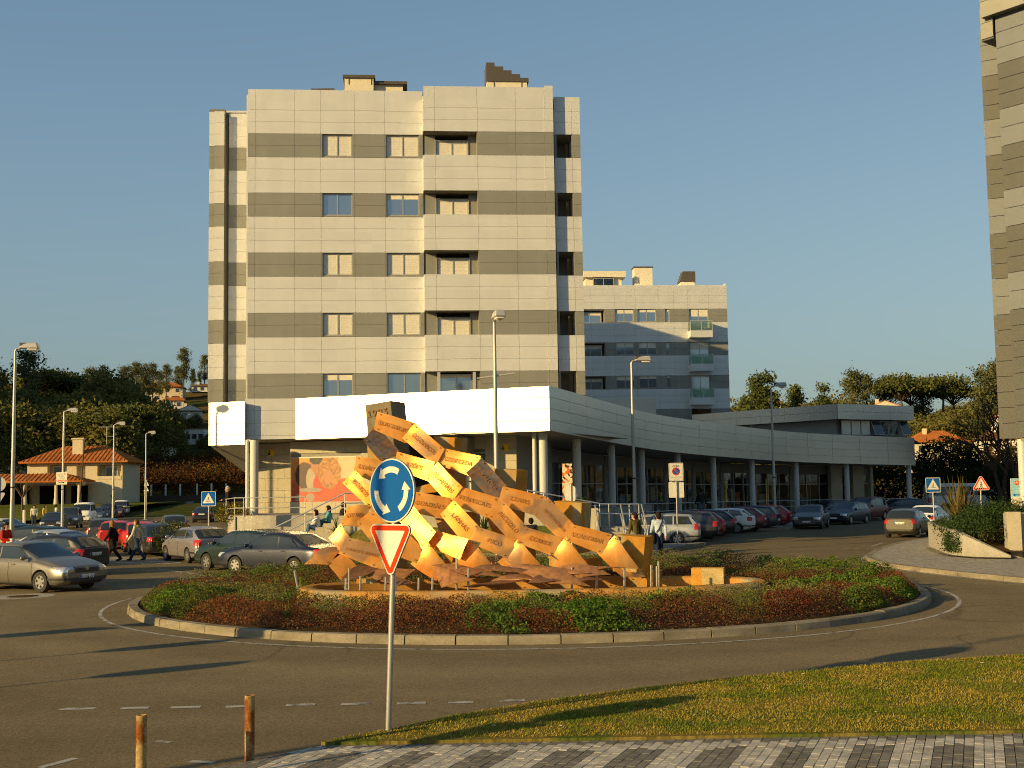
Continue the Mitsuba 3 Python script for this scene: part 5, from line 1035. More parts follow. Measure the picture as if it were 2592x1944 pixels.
# ---------------------------------------------------------------- sculpture: copper plates on concrete wedges in a round-ended basin
PLATES = [
    ('DUAS IGREJAS', [(-3.451, 30.940, 4.842), (-2.513, 30.948, 4.538), (-2.767, 30.856, 4.063), (-3.528, 30.864, 4.395)], 0.02),
    ('', [(-3.501, 30.996, 4.484), (-2.884, 30.874, 3.808), (-3.340, 30.608, 3.594), (-3.790, 30.716, 4.125)], -0.03),
    ('GODINHAÇOS', [(-2.485, 30.725, 4.506), (-1.763, 30.550, 3.873), (-1.989, 30.519, 3.459), (-2.794, 30.713, 4.151)], 0.05),
    ('CODECEDA', [(-1.755, 30.602, 3.869), (-0.853, 30.351, 3.661), (-1.051, 30.342, 3.169), (-1.929, 30.600, 3.490)], -0.05),
    ('AZÕES', [(-2.921, 30.612, 3.798), (-2.008, 30.356, 3.538), (-2.162, 30.329, 3.076), (-2.991, 30.572, 3.395)], -0.06),
    ('GOÃES', [(-3.945, 30.480, 3.708), (-3.288, 30.496, 3.560), (-3.524, 30.403, 3.067), (-3.999, 30.413, 3.307)], 0.02),
    ('MARRANCOS', [(-3.944, 30.219, 3.334), (-3.486, 30.067, 2.836), (-3.584, 30.028, 2.430), (-4.259, 30.234, 3.038)], 0.02),
    ('PEDREGAIS', [(-1.882, 30.273, 3.507), (-1.298, 29.969, 2.906), (-1.599, 30.010, 2.489), (-2.196, 30.328, 3.147)], 0.05),
    ('GONDIÃES', [(-2.413, 29.984, 2.778), (-1.489, 30.010, 2.594), (-1.782, 29.920, 2.140), (-2.610, 29.901, 2.337)], 0.02),
    ('PENASCAIS', [(-1.363, 30.035, 2.907), (-0.361, 30.044, 2.592), (-0.644, 29.956, 2.146), (-1.509, 29.959, 2.488)], 0.02),
    ('VALÕES', [(-0.772, 30.297, 3.577), (-0.141, 30.210, 2.866), (-0.425, 30.032, 2.461), (-1.145, 30.121, 3.238)], -0.03),
    ('COVAS', [(-0.248, 30.011, 2.877), (0.759, 30.030, 2.621), (0.451, 29.945, 2.206), (-0.368, 29.936, 2.455)], 0.02),
    ('LANHAS', [(-1.461, 29.746, 2.551), (-0.858, 29.547, 1.909), (-1.161, 29.539, 1.462), (-1.787, 29.758, 2.221)], 0.03),
    ('PICO', [(-0.865, 29.493, 1.902), (0.091, 29.498, 1.580), (-0.209, 29.416, 1.178), (-1.019, 29.423, 1.526)], 0.02),
    ('ARCOZELO', [(-0.282, 29.736, 2.533), (0.280, 29.671, 1.918), (0.007, 29.583, 1.466), (-0.643, 29.659, 2.190)], 0.02),
    ('GOMIDE', [(0.227, 29.524, 1.902), (1.239, 29.580, 1.574), (0.925, 29.470, 1.214), (0.090, 29.432, 1.523)], 0.02),
    ('ABOIM DA NÓBREGA', [(0.843, 29.755, 2.585), (1.484, 29.682, 1.892), (1.178, 29.606, 1.528), (0.452, 29.676, 2.242)], 0.02),
    ('GONDOMAR', [(1.402, 29.540, 1.934), (2.345, 29.557, 1.687), (2.086, 29.470, 1.238), (1.240, 29.475, 1.587)], 0.02),
    ('', [(-1.969, 29.663, 1.841), (-1.145, 29.206, 1.642), (-1.347, 29.226, 1.183), (-2.135, 29.684, 1.485)], 0.02),
    ('', [(-2.466, 29.721, 2.430), (-1.934, 29.367, 1.833), (-2.225, 29.444, 1.424), (-2.832, 29.852, 2.122)], 0.02),
    ('ESCARIZ S. MAMEDE', [(-4.058, 29.373, 1.710), (-3.081, 29.393, 1.469), (-3.375, 29.300, 1.002), (-4.221, 29.304, 1.342)], 0.02),
    ('', [(-3.481, 29.634, 2.332), (-2.961, 29.577, 1.790), (-3.270, 29.464, 1.379), (-3.837, 29.545, 2.068)], 0.02),
    ('', [(-2.638, 29.532, 1.802), (-2.212, 29.473, 1.392), (-2.402, 29.360, 1.111), (-2.955, 29.336, 1.306)], 0.02),
    ('RIO MAU', [(-4.079, 29.886, 2.437), (-3.548, 29.951, 2.458), (-3.777, 29.666, 1.981), (-4.245, 29.632, 2.005)], 0.08),
    ('', [(-4.215, 29.490, 2.039), (-3.997, 29.392, 1.709), (-4.208, 29.422, 1.381), (-4.506, 29.545, 1.710)], 0.04),
    ('', [(-4.701, 29.551, 1.452), (-4.237, 29.597, 1.433), (-4.470, 29.028, 1.115), (-4.993, 28.957, 1.125)], 0.04),
    ('', [(-4.161, 29.374, 1.324), (-3.756, 29.142, 0.990), (-4.115, 28.824, 0.762), (-4.480, 29.093, 1.123)], 0.03),
]
BENT = [
    [(-2.064, 29.375, 1.529), (-1.578, 29.204, 1.001), (-1.892, 28.563, 0.781), (-2.436, 29.453, 1.172)],
    [(-1.003, 29.423, 1.586), (-0.554, 29.252, 1.065), (-0.927, 28.610, 0.850), (-1.337, 29.483, 1.228)],
    [(0.115, 29.434, 1.598), (0.673, 29.218, 0.989), (0.273, 28.578, 0.775), (-0.229, 29.503, 1.254)],
    [(1.261, 29.452, 1.618), (1.822, 29.213, 0.944), (1.331, 28.567, 0.739), (0.903, 29.526, 1.268)],
    [(2.457, 29.462, 1.635), (3.022, 29.173, 0.845), (2.508, 28.614, 0.804), (2.095, 29.553, 1.350)],
]
FLAT = [
    [(-4.072, 28.530, 0.790), (-3.766, 29.226, 0.984), (-3.137, 29.223, 1.016), (-3.481, 28.595, 0.843)],
    [(-3.455, 28.623, 0.852), (-3.150, 29.205, 1.012), (-2.402, 29.030, 1.012), (-2.690, 28.286, 0.801)],
    [(-3.222, 28.641, 0.870), (-2.713, 28.532, 0.870), (-2.275, 28.163, 0.790), (-2.702, 28.102, 0.744)],
    [(-1.911, 28.895, 1.007), (-0.958, 28.748, 1.025), (-0.132, 28.057, 0.893), (-1.086, 28.184, 0.870)],
    [(-1.904, 28.798, 0.984), (-1.322, 28.315, 0.893), (-0.985, 27.728, 0.733), (-1.673, 27.830, 0.721)],
    [(-1.156, 27.728, 0.721), (-0.534, 27.989, 0.847), (0.267, 27.806, 0.843), (-0.616, 27.755, 0.767)],
    [(-0.958, 28.748, 1.025), (-0.249, 28.619, 1.035), (0.729, 27.986, 0.927), (0.214, 28.060, 0.916)],
    [(-0.505, 27.983, 0.847), (0.214, 28.100, 0.927), (0.768, 27.445, 0.756), (0.267, 27.784, 0.836)],
    [(-0.249, 28.619, 1.035), (0.683, 28.333, 1.019), (1.679, 27.592, 0.870), (0.729, 27.986, 0.927)],
    [(0.213, 27.982, 0.893), (1.012, 27.884, 0.916), (1.631, 27.303, 0.767), (0.796, 27.439, 0.756)],
    [(1.029, 28.278, 1.025), (1.798, 28.070, 1.019), (2.142, 27.710, 0.939), (1.450, 27.557, 0.843)],
    [(1.280, 28.002, 0.967), (1.861, 28.094, 1.029), (2.504, 27.883, 1.013), (1.927, 27.816, 0.956)],
    [(0.325, 27.649, 0.796), (0.757, 27.844, 0.887), (1.505, 27.474, 0.818), (0.743, 27.421, 0.745)],
    [(0.760, 27.920, 0.910), (1.452, 28.004, 0.978), (2.071, 27.490, 0.864), (1.503, 27.441, 0.807)],
]
BLOCKS = [
    [(-3.825, 31.300, 5.059), (-3.175, 31.300, 5.164), (-3.021, 31.300, 3.427), (-3.709, 31.300, 3.437)],
    [(-2.037, 30.900, 4.208), (-1.491, 30.900, 4.164), (-1.557, 30.900, 2.864), (-1.587, 30.900, 2.926)],
    [(-0.499, 30.600, 3.359), (0.085, 30.600, 3.302), (-0.049, 30.600, 1.845), (-0.095, 30.600, 1.908)],
    [(0.994, 30.200, 2.516), (1.693, 30.200, 2.452), (1.599, 30.200, 1.196), (1.545, 30.200, 1.319)],
    [(2.507, 29.750, 1.667), (3.208, 29.750, 1.596), (3.101, 29.750, 0.593), (3.038, 29.750, 0.911)],
    [(-1.999, 30.400, 2.125), (-1.280, 30.400, 2.089), (-1.574, 30.400, 1.009), (-1.665, 30.400, 1.784)],
    [(-0.711, 30.200, 2.147), (-0.092, 30.200, 2.045), (-0.276, 30.200, 1.124), (-0.314, 30.200, 1.740)],
    [(-2.548, 31.200, 2.900), (-2.100, 31.200, 3.017), (-1.895, 31.200, 2.786), (-2.518, 31.200, 2.734)],
    [(-3.777, 31.200, 4.019), (-3.424, 31.200, 3.930), (-3.426, 31.200, 3.473), (-3.758, 31.200, 3.644)],
    [(0.835, 29.300, 1.228), (1.340, 29.300, 0.937), (1.099, 29.300, 0.896), (0.824, 29.300, 0.975)],
    [(-3.692, 28.300, 0.802), (-3.445, 28.300, 0.798), (-3.307, 28.300, 0.689), (-3.701, 28.300, 0.696)],
    [(-0.300, 29.500, 1.166), (-0.136, 29.500, 1.013), (-0.198, 29.500, 0.954), (-0.560, 29.500, 0.960)],
    [(2.337, 29.000, 0.927), (2.901, 29.000, 0.888), (2.898, 29.000, 0.800), (2.335, 29.000, 0.838)],
]
PIPES = [
    (-1.08, 28.00, 1.03),
    (1.30, 28.00, 1.02),
    (-1.38, 28.60, 1.24),
    (1.30, 28.00, 1.02),
    (1.86, 28.00, 1.03),
    (2.51, 28.00, 0.98),
    (3.13, 28.00, 1.04),
    (3.26, 28.00, 1.01),
    (3.37, 28.60, 1.08),
    (-3.83, 28.00, 1.08),
    (-3.91, 28.00, 0.84),
    (-3.57, 28.00, 0.88),
    (-2.99, 28.00, 0.86),
    (-2.76, 28.00, 0.87),
    (-2.23, 28.00, 0.83),
    (-1.91, 28.00, 0.84),
]
def copper(p, n, uv):
    a = fbm(p.x * 2.2 + p.z, p.y * 2.2, p.z * 2.2, 4); s = fbm(p.x * 9, p.y * 3, p.z * 1.2, 3)
    c = mix(mi.Color3f(.85, .335, .055), mi.Color3f(.92, .43, .10), smoothstep(.35, .65, a)); c = c * (.80 + .4 * s)
    return mix(c, mi.Color3f(.30, .20, .12), .7 * smoothstep(.62, .72, fbm(p.x * 1.3, p.z * 1.3, 7.0, 3)))
scene['copper'] = pbr(proc(copper), .42, .55)
scene['copper_aged'] = pbr(proc(lambda p, n, uv: mix(mi.Color3f(.34, .17, .08), mi.Color3f(.24, .18, .13), smoothstep(.42, .55, fbm(p.x * 4, p.y * 4, p.z * 4, 4))) * (.7 + .6 * noise(p.x * 14, p.y * 4, p.z * 14))), .5, .6)
scene['copper_brown'] = pbr(proc(lambda p, n, uv: mix(mi.Color3f(.34, .155, .06), mi.Color3f(.22, .11, .05), fbm(p.x * 3, p.y * 3, p.z * 3, 4)) * (.75 + .5 * noise(p.x * 16, p.y * 5, p.z * 16))), .6, .2)
def wedge_c(p, n, uv):
    st = fbm(p.x * 3.2, p.y * 3.2, p.z * .35, 4); k = .75 + .5 * fbm(p.x * 6, p.y * 6, p.z * 6, 3)
    return mix(mi.Color3f(.44, .34, .16), mi.Color3f(.52, .25, .045), smoothstep(.36, .54, st)) * k
scene['wedge_concrete'] = diff(proc(wedge_c))
scene['old_concrete'] = diff(proc(lambda p, n, uv: mi.Color3f(.25, .215, .14) * (.6 + .8 * fbm(p.x * 4, p.y * 4, p.z * 1.5, 4))))
def rust_paint(p, n, uv):
    k = .7 + .6 * fbm(p.x * 2.0, p.y * 2.0, p.z * 5, 4); return mix(mi.Color3f(.42, .22, .06), mi.Color3f(.30, .24, .15), smoothstep(.55, .75, fbm(p.x * 1.2, p.y * 1.2, 3.0, 3))) * k
scene['rust_paint'] = diff(proc(rust_paint))
scene['engraving'] = diff((.36, .17, .055))
for i_, (a_, b_) in enumerate((((.34, .155, .06), (.22, .11, .05)), ((.20, .095, .045), (.13, .07, .04)), ((.42, .20, .075), (.30, .14, .055)))): scene[f'copper_flat_{i_}'] = pbr(proc(lambda p, n, uv, a_=a_, b_=b_: mix(mi.Color3f(*a_), mi.Color3f(*b_), fbm(p.x * 3, p.y * 3, p.z * 3, 4)) * (.7 + .6 * noise(p.x * 16, p.y * 5, p.z * 16))), .55, .3)
sc_ = thing('copper_sculpture', 'large sculpture of riveted copper plates with engraved parish names on concrete wedges', 'sculpture')
def bowed(q, amp, bend=None, nu=9, nv=6, th=.012):
    q = np.asarray(q, float); q = q.mean(0) + (q - q.mean(0)) * 1.07; u, v = np.meshgrid(np.linspace(0, 1, nu), np.linspace(0, 1, nv), indexing='ij')
    Pm = q[0] * ((1 - u) * (1 - v))[..., None] + q[1] * (u * (1 - v))[..., None] + q[2] * (u * v)[..., None] + q[3] * ((1 - u) * v)[..., None]
    n = np.cross(q[1] - q[0], q[3] - q[0]); n /= np.linalg.norm(n); n = n if n[1] < 0 else -n
    Pm = Pm + n * (amp * (np.sin(math.pi * u) * (1 - .3 * v)) + .012 * np.sin(2 * math.pi * (v * 1.3 + u * .7)))[..., None]
    k = nu * nv; V = np.vstack([Pm.reshape(-1, 3), (Pm - n * th).reshape(-1, 3)]); F = []
    for i in range(nu - 1):
        for j in range(nv - 1):
            a, b, c, d = i * nv + j, (i + 1) * nv + j, (i + 1) * nv + j + 1, i * nv + j + 1
            F += [[a, b, c], [a, c, d], [a + k, c + k, b + k], [a + k, d + k, c + k]]
    ring = [i * nv for i in range(nu)] + [(nu - 1) * nv + j for j in range(1, nv)] + [i * nv + nv - 1 for i in range(nu - 2, -1, -1)] + [j for j in range(nv - 2, 0, -1)]
    for a, b in zip(ring, ring[1:] + ring[:1]): F += [[a, a + k, b + k], [a, b + k, b]]
    return trimesh.Trimesh(V, F, process=False), n
def rivets(q, n, parent, idx=(0, 1, 2, 3)):
    q = np.asarray(q); c = q.mean(0); mb = MB()
    for i in idx:
        p = q[i] + (c - q[i]) * .16 + n * .015; mb.tube([p, p + n * .018], .017, 8)
    obj('rivet', mb, 'engraving', parent)
lens = {'ABOIM DA NÓBREGA': .075, 'ESCARIZ S. MAMEDE': .07}
for t, q, amp in PLATES:
    aged = t in ('VALÕES',) or (t == '' and amp == -.03)
    m, n = bowed(q, amp); k = obj('plate', m, 'copper_aged' if aged else 'copper_brown' if (t == '' and amp in (.04, .03) and q[0][2] < 1.3) else 'copper', sc_, smooth=50)
    rivets(q, n, k)
    if t:
        q_ = np.asarray(q); ux = q_[1] - q_[0]; L = np.linalg.norm(ux); ux /= L; uy = q_[0] - q_[3]; uy -= ux * (uy @ ux); uy /= np.linalg.norm(uy); uz = np.cross(ux, uy)
        if uz[1] > 0: uz = -uz
        m = meshkit.text_mesh(t, lens.get(t, .105), .006); m.apply_translation([-m.bounds[:, 0].mean(), -.05, 0])
        w = m.bounds[1, 0] - m.bounds[0, 0]
        if w > L * .8: m.apply_scale([L * .8 / w, 1, 1])
        v = np.array(m.vertices); c = q_.mean(0); wl = (v[:, 0] + L / 2) / L
        off = .006 + amp * np.sin(math.pi * np.clip(wl, 0, 1)) * .85 + .014
        m = trimesh.Trimesh(c + v[:, :1] * ux + v[:, 1:2] * uy + uz * (off + v[:, 2])[:, None], m.faces, process=False)
        obj('lettering', m, 'engraving', k)
for q in BENT:
    q = np.asarray(q); q = q.mean(0) + (q - q.mean(0)) * [1.22, 1.1, 1.12] + [0, 0, -.02]; nu = 10
    u, v = np.meshgrid(np.linspace(0, 1, nu), np.linspace(0, 1, nu), indexing='ij')
    Pm = q[0] * ((1 - u) * (1 - v))[..., None] + q[1] * (u * (1 - v))[..., None] + q[2] * (u * v)[..., None] + q[3] * ((1 - u) * v)[..., None]
    s = (u + v) / 2; Pm[..., 2] -= .10 * np.sin(math.pi * np.clip(s, 0, 1)); Pm[..., 1] -= .0 * s
    m = grid_surface(lambda a, b: (Pm[..., 0], Pm[..., 1], Pm[..., 2]), np.arange(nu), np.arange(nu))
    back = m.copy(); back.vertices = back.vertices + [0, .012, 0]; back.invert(); k = obj('plate', MB().tm(m).tm(back), 'copper', sc_, smooth=60); rivets(q, np.array([-.4, -.88, .25]), k, (0, 1, 3))
fr_ = np.random.default_rng(8)
for q in FLAT:
    q = np.asarray(q) + np.c_[np.zeros(4), np.zeros(4), fr_.uniform(-.11, .11, 4) - .03]; m, n = bowed(q * [1, 1, 1], .06, nu=8, nv=6); obj('plate', m, f'copper_flat_{fr_.integers(3)}', sc_, smooth=50)
wd = np.array([.30, .80, 0.0])
for i, q in enumerate(BLOCKS):
    q = np.asarray(q); d = wd * (1.0 if i < 5 else .7); V = np.vstack([q, q + d])
    m = trimesh.Trimesh(V, [[0, 1, 2], [0, 2, 3], [4, 6, 5], [4, 7, 6], [0, 4, 5], [0, 5, 1], [1, 5, 6], [1, 6, 2], [2, 6, 7], [2, 7, 3], [3, 7, 4], [3, 4, 0]], process=False)
    obj('wedge', m, 'old_concrete' if i == 0 else 'wedge_concrete', sc_)
for x, y, h in ((-3.4, 31.6, 3.6), (-1.45, 31.2, 3.0), (0.0, 30.9, 2.0), (1.7, 30.5, 1.4), (3.15, 30.0, 1.0)): obj('wedge_foot', MB().prism(Polygon([(x - .35, y), (x + .1, y), (x + .55, y + .7), (x + .1, y + .7)]), .3, h * .75), 'wedge_concrete', sc_)
text_on('1993', .16, frame((-3.52, 31.29, 4.86), (.985, 0, .155), (-.155, 0, .985), (0, -1, 0)), 'engraving', sc_, depth=.012)
bs = thing('fountain_basin', 'rust coloured round-ended basin rim around the sculpture', 'fountain')
def sup(a, b, e=2.5, n=72, cx=.42, cy=28.9):
    t = np.linspace(0, 2 * math.pi, n, endpoint=False); return [(cx + a * np.sign(math.cos(x)) * abs(math.cos(x)) ** (2 / e), cy + b * np.sign(math.sin(x)) * abs(math.sin(x)) ** (2 / e)) for x in t]
rings = [(5.62, 2.08, .12), (5.56, 2.02, .50), (5.52, 1.98, .575), (5.46, 1.92, .60), (5.24, 1.70, .60), (5.18, 1.64, .56), (5.18, 1.64, .25)]
V = np.vstack([np.c_[np.array(sup(a, b)), np.full(72, z)] for a, b, z in rings]); F = [[k * 72 + j, k * 72 + (j + 1) % 72, (k + 1) * 72 + (j + 1) % 72, (k + 1) * 72 + j] for k in range(len(rings) - 1) for j in range(72)]
obj('rim', MB().add(V, F), 'rust_paint', bs, smooth=50)
obj('floor', poly_sheet(sup(5.3, 1.75), .30), 'concrete', bs)
for x, y, z in PIPES: obj('nozzle_pipe', MB().tube([(x, y, .3), (x + .01, y, z)], .028, 10), 'steel_rail', bs, smooth=40)
obj('nozzle_pipe', MB().tube([(-5.0, 28.4, .3), (-5.08, 28.3, .75), (-5.12, 28.25, 1.02)], .03, 8), 'galv', bs)
obj('valve_box', MB().box((4.75, 29.9, .55), (.78, .5, .55), -.25), 'wedge_concrete', bs)
# ---------------------------------------------------------------- planting: island ground cover, lawn blades, planter, bushes
def leaf_tris(P, size, col, rng, flat=.0, up=0.0, aspect=.5):
    """One small bent-free leaf (2 triangles) per point, random direction."""
    n = len(P); a = rng.normal(size=(n, 3)); a[:, 2] = a[:, 2] * (1 - flat) + up; a /= np.linalg.norm(a, axis=1, keepdims=True)
    b = np.cross(a, rng.normal(size=(n, 3))); b /= np.linalg.norm(b, axis=1, keepdims=True) + 1e-9
    s = np.broadcast_to(size, (n,))[:, None] * rng.uniform(.7, 1.3, (n, 1))
    V = np.stack([P - a * s * .5, P + b * s * aspect * .5, P + a * s * .5, P - b * s * aspect * .5], 1).reshape(-1, 3)
    k = np.arange(n)[:, None] * 4; F = np.vstack([k + [0, 1, 2], k + [0, 2, 3]]); C = np.repeat(col, 4, axis=0)
    return trimesh.Trimesh(V, F, process=False), C
def vary(base, n, rng, amp=.35): return np.clip(np.asarray(base) * rng.uniform(1 - amp, 1 + amp, (n, 1)) * rng.uniform(.9, 1.1, (n, 3)), .002, .9)
rng = np.random.default_rng(11)
PAL = [((.165, .060, .028), .36), ((.135, .055, .028), .42), ((.115, .125, .032), .40), ((.155, .160, .050), .38), ((.175, .165, .060), .44), ((.085, .130, .024), .46), ((.095, .160, .028), .40), ((.20, .075, .035), .34), ((.10, .042, .030), .40)]
NPz = 210; pa = rng.uniform(0, 2 * math.pi, NPz); pr = np.sqrt(rng.uniform(.12, .97, NPz)) * 9.9; pc = np.c_[CX + pr * np.cos(pa), CY + pr * np.sin(pa)]; pt = rng.integers(0, len(PAL), NPz)
for i in range(NPz):
    x_, y_ = pc[i]                                                        # planted bands: green rim at front right, red-brown at front left
    if y_ < 25 and -1 < x_ < 6: pt[i] = rng.choice([5, 6, 2, 1, 6, 8, 0])
    elif y_ < 26.5 and x_ < -2: pt[i] = rng.choice([0, 1, 8, 4, 0, 3])
    if x_ < -8.6: pt[i] = 6
def island_leaves(n, sel):
    a = rng.uniform(0, 2 * math.pi, n * 2); r = np.sqrt(rng.uniform(0, 1, n * 2)) * 9.93; x, y = CX + r * np.cos(a), CY + r * np.sin(a)
    ok = (np.abs((x - .42) / 5.75) ** 2.5 + np.abs((y - 28.9) / 2.2) ** 2.5) > 1; near = rng.uniform(0, 1, n * 2) < np.where(y < 33, 1.0, .45); x, y, r = x[ok & near][:n], y[ok & near][:n], r[ok & near][:n]
    d = (x[:, None] + .35 * np.sin(y * 3)[:, None] - pc[:, 0]) ** 2 + (y[:, None] + .35 * np.sin(x[:, None] * 3.1) * np.ones((1, 1)) - pc[:, 1]) ** 2; w = d.argmin(1); dd = np.sqrt(np.sort(d, 1)[:, :2]); edge = np.clip((dd[:, 1] - dd[:, 0]) / .5, 0, 1)
    return x, y, r, w, edge
N_ = 300000; x, y, r, w, edge = island_leaves(N_, None); n = len(x)
hh = np.array([PAL[t][1] for t in pt])[w]; col = np.array([PAL[t][0] for t in pt])[w]
lump = meshkit.fbm(np.c_[x * 2.6, y * 2.6, x * 0], 3); top = hh * (.74 + .80 * lump) * (.55 + .45 * edge ** .5) * np.clip((9.97 - r) / .35, .30, 1)
zz = .15 + top * (1 - rng.uniform(0, 1, n) ** 2.2 * .95) + rng.exponential(.016, n) * (rng.uniform(0, 1, n) < .3)
c = col * rng.uniform(.55, 1.5, (n, 1)) * rng.uniform(.85, 1.15, (n, 3)); mixr = rng.uniform(0, 1, n) < .10; c[mixr] = np.array([.12, .11, .035]) * rng.uniform(.6, 1.5, (mixr.sum(), 1)); br = rng.uniform(0, 1, n) < .012; c[br] = (.30, .25, .09)
m, C = leaf_tris(np.c_[x, y, zz], np.where(np.isin(pt[w], (5, 6)), .062, .040), c, rng, .2)
struct('island_planting', m, 'leaf', kind='stuff', label='low green and reddish brown ground cover shrubs filling the roundabout island', color=C)
def clump(name, x, y, z, R, Hh, n, size, cols, label, cat, group=None, aspect=.45, droop=0.0, stem=True, seed=0, sq_=1.0):
    g_ = np.random.default_rng(seed); k = thing(name, label, cat, group); u = g_.normal(size=(n, 3)); u /= np.linalg.norm(u, axis=1, keepdims=True); rad = g_.uniform(.55, 1, n) ** .6; nz = .7 + .6 * meshkit.fbm(u * 2.3 + seed, 3)
    Pq = np.c_[x + u[:, 0] * R * rad * nz, y + u[:, 1] * R * rad * nz * sq_, z + Hh * .5 + u[:, 2] * Hh * .5 * rad * nz]; Pq[:, 2] = np.maximum(Pq[:, 2], z + .02)
    c = np.array(cols)[g_.integers(0, len(cols), n)] * g_.uniform(.55, 1.4, (n, 1)); m, C = leaf_tris(Pq, size, c, g_, 0, -droop, aspect); obj('foliage', m, 'leaf', k, color=C)
    if stem:
        for i in range(4): a = g_.uniform(0, 6.28); obj('stem', MB().tube([(x, y, z), (x + .3 * R * math.cos(a), y + .3 * R * math.sin(a), z + .4 * Hh), (x + .6 * R * math.cos(a), y + .6 * R * math.sin(a), z + .75 * Hh)], [.025, .018, .008], 6), 'bark', k)
    return k
clump('yellow_bush', -2.0 + 1.0, 24.3, .3, .32, .34, 500, .05, [(.42, .34, .07), (.36, .32, .08), (.12, .12, .03)], 'small bright yellow variegated bush in the middle of the island front', 'bush', seed=4)
clump('green_shrub', 1.55, 23.7, .22, .62, .52, 1300, .065, [(.06, .13, .015), (.08, .15, .02), (.04, .09, .012)], 'bright green rounded shrub at the front of the island right of its middle', 'bush', seed=5)
clump('red_shrub', 5.55, 25.0, .22, .55, .5, 1200, .055, [(.13, .03, .025), (.10, .03, .03), (.16, .05, .03)], 'dark red rounded shrub at the right front of the island', 'bush', seed=6)
def blades(name, x, y, z, n, L, wd, cols, label, cat, spread=1.0, seed=0, group=None, stiff=.5, one=True):
    g_ = np.random.default_rng(seed); k = thing(name, label, cat, group); allm = MB()
    for i in range(n):
        a = g_.uniform(0, 2 * math.pi); e = spread * g_.uniform(.05, 1); l = L * g_.uniform(.6, 1.1); d = np.array([math.cos(a), math.sin(a)]); t = np.linspace(0, 1, 6)
        rr = l * np.sin(e * (t * (1 - stiff) + stiff)) * t; hz = l * np.cos(e * (t * (1 - stiff) + stiff)) * t - (1 - stiff) * .25 * l * e * t ** 2; ww = wd * np.where(t < .7, 1, (1 - t) / .3 + .02) * g_.uniform(.7, 1.2); s = np.array([-d[1], d[0]])
        cx_, cy_ = x + g_.normal() * .06 * L + d[0] * rr, y + g_.normal() * .06 * L + d[1] * rr; A = np.c_[cx_ + s[0] * ww / 2, cy_ + s[1] * ww / 2, z + hz]; B_ = np.c_[cx_ - s[0] * ww / 2, cy_ - s[1] * ww / 2, z + hz + .004]
        F = [[j, j + 1, 7 + j, 6 + j] for j in range(5)]; cc = np.array(cols[g_.integers(len(cols))]) * g_.uniform(.7, 1.3)
        if one: allm.add(np.vstack([A, B_]), F, cc)
        else: q = MB(); q.add(np.vstack([A, B_]), F, cc); obj('leaf', q, 'leaf', k)
    if one: tag(obj('leaf', allm, 'leaf', k), kind='stuff')
    return k
for i, (x_, y_) in enumerate(((-5.4, 30.6), (-4.6, 24.6), (3.6, 25.9), (8.2, 29.3), (3.1, 25.7), (-6.2, 31.4))):
    blades('lily_clump', x_, y_, .32, 26, .42, .022, [(.12, .20, .02), (.16, .24, .03), (.22, .26, .05)], ['pale green strappy clump at the left back of the island', 'small strappy clump low in the red planting at left', 'strappy light green clump before the right end of the basin', 'strappy clump near the right tip of the island', 'second strappy clump beside the basin right end', 'strappy clump at the far left rim of the island'][i], 'plant', 1.0, 20 + i)
# lawn blades
gl = np.random.default_rng(5); LP = Polygon(lawn_poly); Pn = []
while len(Pn) < 95000:
    q = np.c_[gl.uniform(-2.3, 8.6, 60000), gl.uniform(13.7, 19.8, 60000)]; from_edge = np.interp(q[:, 0], [p[0] for p in LE], [p[1] for p in LE]); ok = (q[:, 1] < from_edge + gl.normal(0, .02, len(q))) & (q[:, 1] > 13.83 + gl.normal(0, .012, len(q))) & (q[:, 0] > -2.15); Pn += list(q[ok])
Pn = np.array(Pn[:95000]); n = len(Pn); tone = meshkit.fbm(np.c_[Pn * 1.6, np.ones(n)], 4, 3); fine = meshkit.noise(np.c_[Pn * 9, np.zeros(n)], 8); g1 = np.clip((tone * .75 + fine * .25 - .47) / .16, 0, 1)[:, None]
c = ((1 - g1) * np.array([.44, .33, .060]) + g1 * np.array([.20, .23, .028])) * gl.uniform(.55, 1.45, (n, 1)); lng = .018 + .022 * gl.uniform(0, 1, n) + .02 * g1[:, 0] * gl.uniform(0, 1, n)
th = gl.uniform(0, 2 * math.pi, n); tilt = gl.uniform(.5, 1.4, n); d = np.c_[np.cos(th) * np.sin(tilt), np.sin(th) * np.sin(tilt), np.cos(tilt)] * lng[:, None]; s = np.c_[-np.sin(th), np.cos(th), th * 0] * .0055; b = np.c_[Pn, np.full(n, .083)]
V = np.stack([b - s, b + s, b + d], 1).reshape(-1, 3); struct('lawn_grass', trimesh.Trimesh(V, np.arange(3 * n).reshape(-1, 3), process=False), 'leaf', kind='stuff', label='short yellowing winter grass of the near lawn', color=np.repeat(c, 3, 0))
lt = MB()
for i in range(26): a_, q = gl.uniform(0, 3), Pn[gl.integers(n)]; lt.box((q[0], q[1], .11), (gl.uniform(.02, .06), gl.uniform(.015, .03), .006), a_, col=[(.30, .16, .06), (.5, .45, .35), (.22, .12, .05)][i % 3])
struct('leaf_litter', lt, 'vcol', kind='stuff', label='few fallen leaves and scraps lying on the lawn')
blades('lawn_weed', 6.3, 14.15, .08, 40, .16, .02, [(.06, .13, .02), (.09, .16, .03)], 'tuft of broad leaved weeds at the right end of the lawn', 'plant', 1.2, 3)
